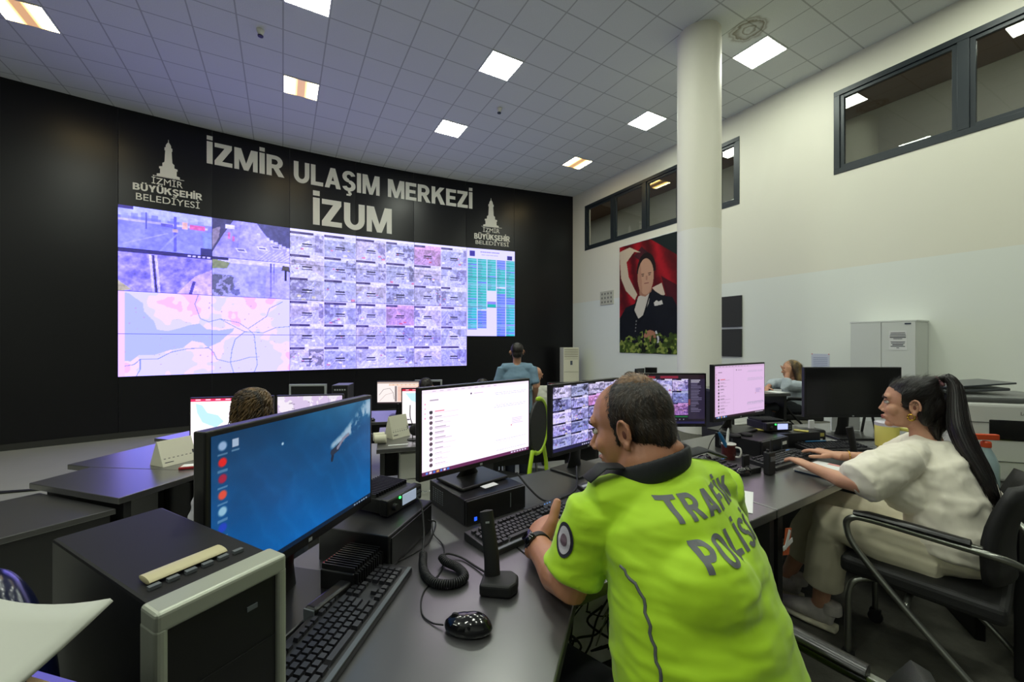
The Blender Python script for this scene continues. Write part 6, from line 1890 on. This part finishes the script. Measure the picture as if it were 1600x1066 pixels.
# shirt
M_neon = mat('neon_yellow_fabric', '#a9d412', .72, bump=.05, bscale=900, sheen=.2)
bm = NB()
loft(bm, SP, [(.215, .175), (.222, .180), (.212, .175), (.200, .158), (.188, .128), (.125, .098)], ref=sF, seg=28)
loft(bm, [shL + Vector((-.005, 0, 0)), (shL + shR) / 2 + Vector((.01, -.03, .012)), shR], [.066, .082, .066], seg=18)
ell(bm, (.376, 1.05, 1.03), (.115, .09, .05))
def sleeve(sh, el, k, r0, r1): loft(bm, [sh, sh.lerp(el, .35), sh.lerp(el, k * .8), sh.lerp(el, k)], [(r0), r0 * 1.02, r1, r1 * 1.05], seg=18)
sleeve(shL, elL, .82, .070, .072); sleeve(shR, elR, .8, .072, .076)
ell(bm, (.40, .86, .86), (.12, .09, .12)); ell(bm, (.45, .80, .66), (.15, .09, .10))
sh_me = organic(bm, .0055, 9)
wrinkle(sh_me, .0075, 6.5, (1.0, 1.0, 2.6), 3.1)
wrinkle(sh_me, .0045, 15, (.7, .7, 2.2), 8.7)
SHIRT = [(v.co.copy()) for v in sh_me.vertices]
bvh = BVHTree.FromPolygons(SHIRT, [tuple(p.vertices) for p in sh_me.polygons])
part('shirt', sh_me, M_neon, p1, LOC)
def on_shirt(p, d, off=.0025):
    h = bvh.ray_cast(Vector(p), Vector(d).normalized())
    if h[0] is None: return None
    return h[0] - Vector(d).normalized() * off
M_grey_print = mat('grey_reflective_print', '#55585c', .45)
def back_text(word, o, e, h):
    o, e = Vector(o), Vector(e); x = (e - o).normalized(); L = (e - o).length
    me = heavy_text(word, L, h, 0.0, .15)
    bm = NB(); bm.from_mesh(me); bmesh.ops.triangulate(bm, faces=bm.faces)
    for _ in range(3):
        lo = [ed for ed in bm.edges if ed.calc_length() > .011]
        if not lo: break
        bmesh.ops.subdivide_edges(bm, edges=lo, cuts=1, use_grid_fill=False); bmesh.ops.triangulate(bm, faces=bm.faces)
    up = Vector((.07, .16, .98)); d = (sF + Vector((0, 0, -.12))).normalized()
    bad = []
    for v in bm.verts:
        q = o + x * v.co.x + up * v.co.y - d * .5
        hit = on_shirt(q, d)
        if hit is None: bad.append(v)
        else: v.co = hit
    bmesh.ops.delete(bm, geom=bad, context='VERTS')
    bm.to_mesh(me); bm.free()
    part('lettering', me, M_grey_print, p1, LOC)
back_text('TRAFİK', (.333, .895, 1.004), (.560, .99, 1.018), .047)
back_text('POLİSİ', (.349, .872, .932), (.545, .960, .946), .047)
camv = Vector((0, 0, CAM_Z))
def draped(name, pts, rad, m):
    bm = NB(); Q = [q for q in pts if q is not None]; loft(bm, Q, [rad] * len(Q), seg=6); me = bpy.data.meshes.new(name); bm.to_mesh(me); bm.free(); part(name, me, m, p1, LOC)
camv = Vector((0, 0, CAM_Z))
pl = []
for k in range(26):
    t = k / 25 * 3.999
    K = [(969, 884), (1003, 928), (1018, 995), (1034, 1066), (1046, 1150)]
    i = int(t); u_ = K[i][0] + (K[i + 1][0] - K[i][0]) * (t - i) + 2.2 * math.sin(k * 1.9); v_ = K[i][1] + (K[i + 1][1] - K[i][1]) * (t - i)
    pl.append(on_shirt(camv, PY(u_, v_, 1.0) - camv, .001))
draped('piping', pl, .0035, M_grey_print)
M_navy = mat('navy_collar', '#14161c', .7, bump=.1, bscale=500)
bm = NB()
ring = []
for k in range(33):
    a = 2 * math.pi * k / 32
    ring.append(Vector((.352, 1.064, 1.066)) + sR * .100 * math.cos(a) + sF * .098 * math.sin(a) + Vector((0, 0, -.034 * math.sin(a) + .020 * math.cos(a) + .004)))
loft(bm, ring, [(.010, .030)] * 33, ref=(0, 0, 1), seg=10)
part('collar', organic(bm, .004, 5), M_navy, p1, LOC)
for q, sh in ((-1, shL), (1, shR)):
    bm = NB(); a = Vector((.36, 1.05, 1.09)) + sR * .10 * q; b = sh + Vector((0, 0, .072)) + sR * .03 * q
    loft(bm, [a, a.lerp(b, .55) + Vector((0, 0, .018)), b], [(.024, .005), (.026, .005), (.026, .005)], ref=(0, 0, 1), seg=10)
    me = bpy.data.meshes.new('ep'); bm.to_mesh(me); bm.free(); part('epaulette', me, M_navy, p1, LOC)
# oval badge on the sleeve
bd = (PY(882, 843, 1.0) - camv).normalized(); bc = on_shirt(camv, bd, 0) or shL.lerp(elL, .62)
bd = Vector((.55, .80, -.10)).normalized()
def badge(name, a0, b0, a1, m, off):
    bm = NB(); x = bd.cross(Vector((0, 0, 1))).normalized(); y = x.cross(bd); rows = []
    for k in range(28):
        an = 2 * math.pi * k / 28; row = []
        for rr in (0.02, .35, .7, 1.0) if a1 == 0 else (a1, 1.0):
            row.append(on_shirt(bc + x * a0 * rr * math.cos(an) + y * b0 * rr * math.sin(an) - bd * .3, bd, off))
        rows.append(row)
    for k in range(28):
        a, b = rows[k], rows[(k + 1) % 28]
        for i in range(len(a) - 1):
            if None in (a[i], a[i + 1], b[i], b[i + 1]): continue
            bm.faces.new([bm.verts.new(z) for z in (a[i], a[i + 1], b[i + 1], b[i])])
    me = bpy.data.meshes.new(name); bm.to_mesh(me); bm.free(); return part(name, me, m, p1, LOC)
bb = badge('sleeve_badge', .026, .039, 0, mat('badge_navy', '#22202c', .6), .003)
badge('badge_centre', .019, .031, 0, mat('badge_white', '#b9b4bc', .6), .0045)
badge('badge_emblem', .010, .014, 0, mat('badge_dark', '#6a5560', .6), .006)
# trousers
M_trs = mat('dark_trousers', '#15171c', .8)
bm = NB()
for q in (-1, 1):
    hip = Vector((.45, .88, .50)) + sR * .10 * q; kn = hip + sF * .36 + sR * .10 * q + Vector((0, 0, .0)); an = Vector((kn.x, kn.y, .07)) - sF * .03
    leg(bm, hip, kn, an, .098, .074, .066)
ell(bm, (.45, .88, .54), (.19, .17, .09))
part('trousers', organic(bm, .009, 4), M_trs, p1, LOC)
for q in (-1, 1):
    hip = Vector((.45, .88, .51)) + sR * .10 * q; kn = hip + sF * .36 + sR * .10 * q; a = Vector((kn.x, kn.y, .0)) - sF * .05
    bm = NB(); loft(bm, [a + Vector((0, 0, .045)), a + sF * .10 + Vector((0, 0, .045)), a + sF * .20 + Vector((0, 0, .032))], [(.042, .044), (.046, .044), (.038, .031)], ref=(0, 0, 1), seg=14); part('shoe', organic(bm, .007, 3), M_rubber, p1, LOC)
# wristwatch, worn: part of the person's outfit
bm = NB(); wd1 = (wrL - elL).normalized(); wc = wrL - wd1 * .012
x = wd1.cross(Vector((-.72, .10, .66))).normalized(); y = x.cross(wd1)
ring = [wc + x * .0385 * math.cos(a) + y * .036 * math.sin(a) for a in [2 * math.pi * k / 28 for k in range(29)]]
loft(bm, ring, [(.0022, .012)] * 29, ref=wd1, seg=8); me = bpy.data.meshes.new('watch'); bm.to_mesh(me); bm.free(); wt = part('watch_strap', me, M_rubber, p1, LOC)
bm = NB(); yb = y if y.dot(Vector((-.72, .1, .66))) > 0 else -y
Mx = Matrix((x, wd1, yb)).transposed().to_4x4(); Mx.translation = wc + yb * .040
q8 = box(bm, (0, 0, 0), (.034, .038, .011)); bmesh.ops.transform(bm, matrix=Mx, verts=bm.verts); me = bpy.data.meshes.new('face'); bm.to_mesh(me); bm.free(); part('watch_case', me, M_gloss, p1, LOC)
sheet('white sheet under the wristwatch hand', sq((.20, 1.335), R(40), .15, .16), .7505)
r = empty('clip', (.235, 1.43, .7525), R(-50), 'small black folded clip lying by the typing hand', 'clip')
bm = NB(); box(bm, (0, 0, .004), (.06, .02, .007)); obj('body', bm, M_rubber, r, bevel=.002)
bm = NB(); box(bm, (.0, .005, .010), (.02, .02, .004)); obj('lever', bm, M_bezel, r)
# ------------------------------------------------------------------ 2. the ponytailed person
LOC = Vector((1.78, 1.72, 0))
p2 = root_of('person with a long dark ponytail and cream T-shirt typing in profile', LOC)
S2 = skin_mat('skin_light', '#c08f73')
hf, hr, hu = frame((-.72, .69, -.02), (0, 0, 1))
HC = Vector((1.795, 1.83, 1.118)); HS = .98
F2 = Vector((-.62, .78, 0)); R2 = Vector((.78, .62, 0))
def HP(a, b, c): return HC + (hr * a + hf * b + hu * c) * HS
nb = HC - hf * .05 - hu * .155
shc = Vector((1.80, 1.80, .915))
shL = shc - R2 * .165 + F2 * .01; shR = shc + R2 * .165 + F2 * .02
elL = Vector((1.435, 1.705, .795)); wrL = Vector((1.425, 1.945, .800))
elR = Vector((1.90, 2.04, .80)); wrR = Vector((1.695, 2.135, .800))
SP2 = [(1.80, 1.68, .50), (1.815, 1.69, .62), (1.82, 1.71, .74), (1.815, 1.75, .85), (1.81, 1.785, .93)]
hipL = Vector((1.73, 1.66, .52)); hipR = Vector((1.88, 1.77, .52))
knL = Vector((1.485, 1.90, .55)); knR = Vector((1.625, 2.12, .56))
anL = Vector((1.515, 2.00, .11)); anR = Vector((1.52, 2.235, .13))
bm = NB()
head_pieces(bm, HC, hf, hr, hu, HS, .92, True)
loft(bm, [HC - hf * .02 - hu * .05, HC - hf * .035 - hu * .11, nb - hu * .04], [(.046, .050), (.044, .047), (.062, .062)], ref=hf, seg=16)
loft(bm, SP2, [(.11, .07), (.12, .08), (.135, .09), (.14, .09), (.09, .07)], ref=F2, seg=18)
loft(bm, [shL, shc, shR], [.038, .05, .038])
arm(bm, shL, elL, wrL, .040, .034, .0225); arm(bm, shR, elR, wrR, .040, .034, .0225)
hand_pieces(bm, wrL, (-.12, .95, .10), (.1, .1, 1), (.9, .1, 0), fcurl=[(.18, .35, .25), (.10, .30, .22), (.14, .32, .25), (.2, .35, .25)], spread=.07, thumb=(.75, .7, -.25), s=.95)
hand_pieces(bm, wrR, (-.55, .80, .10), (0, 0, 1), (-.8, -.5, 0), fcurl=[(.1, .3, .25), (.15, .35, .25), (.2, .4, .3), (.25, .4, .3)], spread=.05, thumb=(.75, .7, -.25), s=.95)
leg(bm, hipL, knL, anL, .066, .050, .034); leg(bm, hipR, knR, anR, .066, .050, .034)
for an in (anL, anR): loft(bm, [an, an + Vector((-.02, .04, -.05)), an + Vector((-.05, .10, -.075))], [.034, .034, .028])
b2 = part('body', organic(bm, .0038, 4), S2, p2, LOC)
face_parts(b2, HC - LOC, hf, hr, hu, HS, '#2a1c15', '#9a564e')
M_h2 = hair_mat('hair_black_brown', '#0d0a09', '#1d1512', 45, .32)
bm = NB(); Mh = Matrix((hr, hf, hu)).transposed()
ell(bm, HP(0, -.009, .036), (.0810 * HS, .0965 * HS, .0865 * HS), Mh, 24, 16); ell(bm, HP(0, -.060, -.022), (.072 * HS, .060 * HS, .082 * HS), Mh); ell(bm, HP(0, -.075, -.055), (.060, .045, .070), Mh)
for q in (-1, 1): ell(bm, HP(q * .060, .012, .034), (.0215 * HS, .044 * HS, .040 * HS), Mh); ell(bm, HP(q * .064, -.045, -.03), (.016 * HS, .030 * HS, .06 * HS), Mh)
loft(bm, [HP(-.03, -.07, -.05), HP(-.035, -.075, -.11), HP(-.03, -.08, -.16)], [.030, .022, .008], seg=12)
loft(bm, [HP(0, -.05, .095), HP(0, -.085, .108)], [.035, .02], seg=12)
hm = cut_hair(organic(bm, .0035, 5), HC, hf, hu, HS, .034, .050, 1.5)
wrinkle(hm, .0015, 40, (1, 1, 1), 2)
tie = HP(0, -.085, .112)
def fl2(p, n): return (tie - p)
fuzz(hm, fl2, 5000, .035, .0006, 9, lambda p: (p - HC).dot(hf) < .075)
part('hair', hm, M_h2, p2, LOC)
bm = NB()
TP = [PY(1464, 598, 1.785), PY(1480, 590.5, 1.76), PY(1492, 604, 1.735), PY(1495, 635, 1.715), PY(1499, 668, 1.69), PY(1514, 704, 1.65), PY(1537, 742, 1.60), PY(1557, 778, 1.555)]
TR_ = [.014, .018, .023, .031, .036, .034, .027, .010]
loft(bm, catmull(TP, 5), [TR_[min(7, i // 5)] * (1 - (i % 5) / 5) + TR_[min(7, i // 5 + 1)] * ((i % 5) / 5) for i in range(36)], seg=16)
tm = organic(bm, .0035, 2)
rg = random.Random(5)
bm = NB(); bm.from_mesh(tm)
for k in range(150):                              # separate strands along the tail
    a = rg.uniform(0, 6.28); q = rg.uniform(.75, 1.10); P_ = []
    st = rg.randrange(0, 3)
    for i in range(st, 8):
        d = (TP[min(7, i + 1)] - TP[max(0, i - 1)]).normalized(); x = d.cross(Vector((.6, -.6, .3))).normalized(); y = x.cross(d)
        P_.append(TP[i] + (x * math.cos(a) + y * math.sin(a)) * TR_[i] * q)
    P_[-1] += Vector((rg.uniform(-.01, .01), 0, rg.uniform(-.05, .01)))
    loft(bm, catmull(P_, 3), .0009, seg=4)
bm.to_mesh(tm); bm.free()
part('ponytail', tm, M_h2, p2, LOC)
bm = NB(); d = (TP[1] - TP[0]).normalized(); x = d.cross(Vector((0, -.7, .7))).normalized(); y = x.cross(d)
c0 = TP[0].lerp(TP[1], .25)
loft(bm, [c0 + x * .018 * math.cos(a) + y * .018 * math.sin(a) for a in [2 * math.pi * k / 20 for k in range(21)]], [.0085] * 21, seg=8)
part('hair_tie', organic(bm, .003, 2), mat('pink_band', '#b9838c', .7), p2, LOC)
bm = NB()
lathe_c = HP(-.083, .002, -.052)
loft(bm, [lathe_c + (hf * .011 * math.cos(a) + hu * .013 * math.sin(a)) for a in [2 * math.pi * k / 20 for k in range(21)]], [.0042] * 21, seg=8)
me = bpy.data.meshes.new('ear'); bm.to_mesh(me); bm.free(); M_gold = mat('gold', '#c9a24a', .22, metal=1.0); part('earring', me, M_gold, p2, LOC)
bm = NB(); wd2 = (wrR - elR).normalized(); wc = wrR - wd2 * .055; x = wd2.orthogonal().normalized(); y = x.cross(wd2)
loft(bm, [wc + x * .030 * math.cos(a) + y * .030 * math.sin(a) for a in [2 * math.pi * k / 24 for k in range(25)]], [.0026] * 25, seg=8)
me = bpy.data.meshes.new('br'); bm.to_mesh(me); bm.free(); part('bracelet', me, M_gold, p2, LOC)
M_cream = mat('cream_fabric', '#e2dccb', .8, bump=.08, bscale=600, sheen=.2)
bm = NB()
loft(bm, [(1.80, 1.675, .53), (1.815, 1.68, .62), (1.825, 1.70, .74), (1.82, 1.745, .85), (1.81, 1.785, .935)], [(.185, .145), (.18, .14), (.175, .128), (.168, .118), (.105, .085)], ref=F2, seg=24)
loft(bm, [shL, shc + Vector((.015, -.01, .0)), shR], [.060, .07, .060], seg=16)
ell(bm, (1.87, 1.645, .76), (.08, .07, .12))
loft(bm, [shL, shL.lerp(elL, .4), shL.lerp(elL, .75), shL.lerp(elL, .92)], [.068, .080, .088, .086], seg=18)
loft(bm, [shR, shR.lerp(elR, .45), shR.lerp(elR, .95)], [.064, .075, .074], seg=18)
loft(bm, [(1.56, 1.72, .80), (1.66, 1.72, .76), (1.76, 1.72, .74)], [.05, .085, .09], seg=14)
me = organic(bm, .006, 7); wrinkle(me, .014, 8, (1.2, 1.2, 1.5), 1.3); wrinkle(me, .007, 19, (1.3, 1.3, .7), 4)
part('t_shirt', me, M_cream, p2, LOC)
M_khaki = mat('pale_trousers', '#cbc4ab', .85, bump=.08, bscale=500)
bm = NB()
for hip, kn, an in ((hipL, knL, anL), (hipR, knR, anR)):
    hem = kn.lerp(an, .72)
    loft(bm, [hip, hip.lerp(kn, .5), kn, kn.lerp(hem, .5), hem], [.108, .104, .084, .082, .078], seg=18)
ell(bm, (1.80, 1.69, .545), (.175, .17, .095)); 
me = organic(bm, .006, 5); wrinkle(me, .010, 8, (1, 1, 1.4), 6); part('trousers', me, M_khaki, p2, LOC)
M_sneak = mat('sneaker_grey', '#b9b3ac', .7, var=.4, vscale=28); M_sole = mat('sneaker_sole', '#d8d2b8', .6, var=.4, vscale=26)
for an, dr in ((anL, Vector((-.55, .70, 0))), (anR, Vector((-.62, .60, 0)))):
    dr.normalize(); a = Vector((an.x, an.y, 0)) - dr * .045
    bm = NB(); loft(bm, [a + Vector((0, 0, .075)), a + dr * .06 + Vector((0, 0, .072)), a + dr * .14 + Vector((0, 0, .060)), a + dr * .215 + Vector((0, 0, .050))], [(.036, .050), (.041, .052), (.044, .036), (.034, .024)], ref=(0, 0, 1), seg=16); loft(bm, [a + Vector((0, 0, .09)), a + Vector((0, 0, .135))], [.042, .040], seg=14)
    sh_ = part('shoe', organic(bm, .005, 3), M_sneak, p2, LOC)
    bm = NB(); loft(bm, [a - dr * .02 + Vector((0, 0, .018)), a + dr * .10 + Vector((0, 0, .018)), a + dr * .22 + Vector((0, 0, .020))], [(.040, .017), (.047, .017), (.036, .017)], ref=(0, 0, 1), seg=16)
    me = organic(bm, .005, 2); me.transform(Matrix.Translation(-LOC)); obj('sole', me, M_sole, sh_, smooth=True)
# ------------------------------------------------------------------ people further away
def far_person(label, c, heading, floor, seat, top, shirt, trouser, skin, hair=None, hair_cols=None, arms=None, head_dir=None, build=1.0, hair_kind='short', vox=.009, sleeves=.55, standing=False):
    """c: plan point of the pelvis, top: height of the crown"""
    LOC = Vector((c[0], c[1], floor)); r = root_of(label, LOC)
    f = Vector((math.cos(heading), math.sin(heading), 0)); rt = Vector((f.y, -f.x, 0)); up = Vector((0, 0, 1))
    pz = floor + (seat + .09 if not standing else .92)
    P0 = Vector((c[0], c[1], pz)); hc = Vector((c[0], c[1], top - .115)) + f * (.05 if not standing else .02)
    nbz = top - .25; shz = nbz - .07
    shc = Vector((c[0], c[1], shz)) + f * .02
    hf_, hr_, hu_ = frame(head_dir or f)
    bm = NB(); head_pieces(bm, hc, hf_, hr_, hu_)
    loft(bm, [hc - up * .05 - hf_ * .02, Vector((c[0], c[1], nbz)) + f * .015, shc], [.052, .052, .08], seg=12)
    SPn = [P0, P0.lerp(shc, .4), P0.lerp(shc, .8), shc + up * .03]
    loft(bm, SPn, [(.15, .11), (.14, .10), (.15, .10), (.09, .07)], ref=f, seg=16)
    sh = {-1: shc - rt * .175 * build, 1: shc + rt * .175 * build}
    ar = arms or {}
    J = {}
    for q in (-1, 1):
        if q in ar: el, wr = Vector(ar[q][0]), Vector(ar[q][1])
        elif standing: el = sh[q] + rt * q * .06 - up * .28 - f * .02; wr = el - up * .24 + f * .07
        else: el = sh[q] + rt * q * .05 - up * .24 + f * .10; wr = el + f * .22 - rt * q * .08 + up * .03
        J[q] = (el, wr); loft(bm, [sh[q] - rt * q * .05, sh[q]], [.05, .046]); arm(bm, sh[q], el, wr, .046, .038, .026)
        dd = (wr - el).normalized(); nn = up if abs(dd.z) < .7 else rt * q
        hand_pieces(bm, wr, dd, nn, -rt * q if abs(dd.z) < .7 else f, (.3, .45, .35))
    LG = []
    for q in (-1, 1):
        hip = P0 + rt * .09 * q
        if standing: kn = Vector((hip.x, hip.y, floor + .48)) + f * .02; an = Vector((hip.x, hip.y, floor + .08))
        else: kn = hip + f * .40 + rt * .03 * q - up * .02; an = Vector((kn.x, kn.y, floor + .08)) - f * .02
        LG.append((hip, kn, an)); leg(bm, hip, kn, an)
        loft(bm, [an, an + f * .06 - up * .03, an + f * .15 - up * .05], [.036, .036, .026])
    b = part('body', organic(bm, vox, 3), skin, r, LOC)
    bm = NB()
    loft(bm, [P0 - up * .02] + SPn[1:], [(.185 * build, .14 * build), (.18 * build, .135 * build), (.18 * build, .122 * build), (.10, .085)], ref=f, seg=18)
    loft(bm, [sh[-1], shc, sh[1]], [.062, .075, .062])
    for q in (-1, 1):
        el, wr = J[q]
        if sleeves <= 1: loft(bm, [sh[q], sh[q].lerp(el, sleeves * .6), sh[q].lerp(el, sleeves)], [.064, .064, .066], seg=14)
        else: loft(bm, [sh[q], sh[q].lerp(el, .5), el, el.lerp(wr, sleeves - 1)], [.068, .074, .070, .052], seg=14)
    me = organic(bm, vox, 4); wrinkle(me, .008, 9, (1, 1, 1.5), len(label)); part('shirt', me, shirt, r, LOC)
    bm = NB()
    for hip, kn, an in LG: loft(bm, [hip, hip.lerp(kn, .5), kn, kn.lerp(an, .95)], [.098, .092, .074, .064], seg=14)
    ell(bm, P0 - up * .01, (.16, .14, .09)); part('trousers', organic(bm, vox, 3), trouser, r, LOC)
    for hip, kn, an in LG:
        bm = NB(); a = Vector((an.x, an.y, floor)); loft(bm, [a - f * .03 + up * .045, a + f * .08 + up * .045, a + f * .18 + up * .03], [(.04, .044), (.044, .044), (.036, .029)], ref=up, seg=12); part('shoe', organic(bm, .008, 2), M_rubber, r, LOC)
    Mh = Matrix((hr_, hf_, hu_)).transposed()
    def HP(a, b_, c_): return hc + hr_ * a + hf_ * b_ + hu_ * c_
    if hair_kind == 'none': return r, hc, (hf_, hr_, hu_), LOC
    bm = NB(); ell(bm, HP(0, -.022, .036), (.0805, .094, .086), Mh, 18, 12); ell(bm, HP(0, -.055, -.02), (.068, .05, .06), Mh)
    if hair_kind == 'long':
        for q in (-1, 1): loft(bm, [HP(q * .055, .0, .06), HP(q * .078, -.02, -.02), HP(q * .085, -.035, -.11), HP(q * .075, -.05, -.20)], [.035, .032, .036, .018], seg=12)
        loft(bm, [HP(0, -.07, .05), HP(0, -.095, -.05), HP(0, -.10, -.15), HP(.0, -.10, -.22)], [.06, .062, .060, .03], seg=14)
    me = cut_hair(organic(bm, .006, 3), hc, hf_, hu_, 1.0, .030, .050, 1.3); wrinkle(me, .004, 30, (1, 1, .4), 3)
    fuzz(me, lambda p, n: -hu_ - hf_ * .2, 2500 if hair_kind == 'short' else 3500, .014 if hair_kind == 'short' else .05, .001, 7)
    part('hair', me, hair, r, LOC)
    return r, hc, (hf_, hr_, hu_), LOC
M_bluegrey = mat('blue_grey_fabric', '#6f8ba0', .8, bump=.08, bscale=500)
M_whiteshirt = mat('white_fabric', '#c4c4b8', .8, bump=.08, bscale=500)
M_paleblue = mat('pale_blue_fabric', '#a9b3bb', .8, bump=.1, bscale=300, var=.12, vscale=40)
M_darkshirt = mat('dark_fabric', '#23262c', .85)
M_jeans = mat('dark_jeans', '#1c2230', .85)
M_hd = hair_mat('hair_short_dark', '#14100d', '#2a2019', 70)
M_hb = hair_mat('hair_blonde_ends', '#3a2a18', '#a58a58', 18)
S3 = skin_mat('skin_far', '#b58468')
far_person('person standing with their back turned in a blue grey short sleeved shirt', (.065, 5.16), R(92), T1, 0, 1.375, M_bluegrey, M_jeans, S3, M_hd, standing=True, build=1.08,
           sleeves=.8, arms={-1: ((-.185, 5.17, .83), (-.17, 5.36, .66)), 1: ((.30, 5.13, .82), (.29, 5.30, .62))})
far_person('bald person in a white shirt sitting beside the standing person', (.33, 5.52), R(88), T1, .66, 1.045, M_whiteshirt, M_jeans, S3, None, hair_kind='none', build=1.15)
far_person('person with long blonde brown hair and pale blue shirt, hand at the mouth', (3.70, 5.32), R(170), T3, .46, 1.145, M_paleblue, M_darkshirt, S3, M_hb, hair_kind='long', head_dir=Vector((-1, .1, -.08)), vox=.007, sleeves=1.55,
           arms={-1: ((3.46, 5.14, .84), (3.50, 5.17, .985)), 1: ((3.53, 5.52, .82), (3.36, 5.36, .785))})
far_person('person whose cropped dark head shows before the silver framed front monitor', (-1.05, 4.93), R(90), T1, .46, .948, M_darkshirt, M_jeans, S3, M_hd)
far_person('person whose dark hair just shows above the white chat monitor', (-.36, 4.93), R(90), T1, .46, .938, M_darkshirt, M_jeans, S3, M_hd)
far_person('person whose short dark hair shows beneath the banner, behind the yellow shirted person', (1.33, 4.54), R(90), T2, .46, 1.052, M_darkshirt, M_jeans, S3, M_hd)
# curly haired person facing the map monitors
pr, hc, (cf, cr_, cu_), LOC = far_person('person with curly brown shoulder length hair facing the map monitors', (-1.575, 2.44), R(95), T2, .46, 1.10, M_darkshirt, M_jeans, S3, None, hair_kind='none')
M_curl = hair_mat('hair_curly', '#1c130d', '#6e5430', 26)
rg = random.Random(11)
bm = NB(); Mh = Matrix((cr_, cf, cu_)).transposed()
ell(bm, hc - cf * .02 + cu_ * .035, (.086, .098, .088), Mh, 18, 12); ell(bm, hc - cf * .05 - cu_ * .06, (.10, .065, .10), Mh)
base = organic(bm, .007, 3)
bm = NB(); bm.from_mesh(base)
for k in range(300):
    a = rg.uniform(.12 * math.pi, 2.0 * math.pi - .12 * math.pi) + math.pi / 2     # leave the face free
    el_ = rg.uniform(.15, 1.0); L = rg.uniform(.16, .26); ph = rg.uniform(0, 6.28); wv = rg.uniform(.007, .014); fr_ = rg.uniform(45, 70)
    rad = Vector((math.cos(a), math.sin(a), 0)); dr = cr_ * rad.x + cf * rad.y
    P_ = []
    for i in range(15):
        t = i / 14; th = (1 - el_) * 1.45 + t * 1.15
        if th < 1.5: p = hc + cu_ * .04 + dr * .093 * math.sin(th) + cu_ * .090 * math.cos(th) - cf * .018
        else: p = hc + cu_ * .04 + dr * (.093 + .020 * (th - 1.5)) - cu_ * (th - 1.5) * .17 - cf * .018
        s_ = t * L
        p = p + dr.cross(cu_) * wv * math.sin(fr_ * s_ * 1.4 + ph) * min(1, t * 3) + dr * (wv * .8 * math.cos(fr_ * s_ * 1.4 + ph) + .004) * min(1, t * 3)
        P_.append(p)
    loft(bm, P_, [.0055 * (1 - .6 * (i / 14)) for i in range(15)], seg=5)
me = bpy.data.meshes.new('curls'); bm.to_mesh(me); bm.free()
part('hair', me, M_curl, pr, LOC)
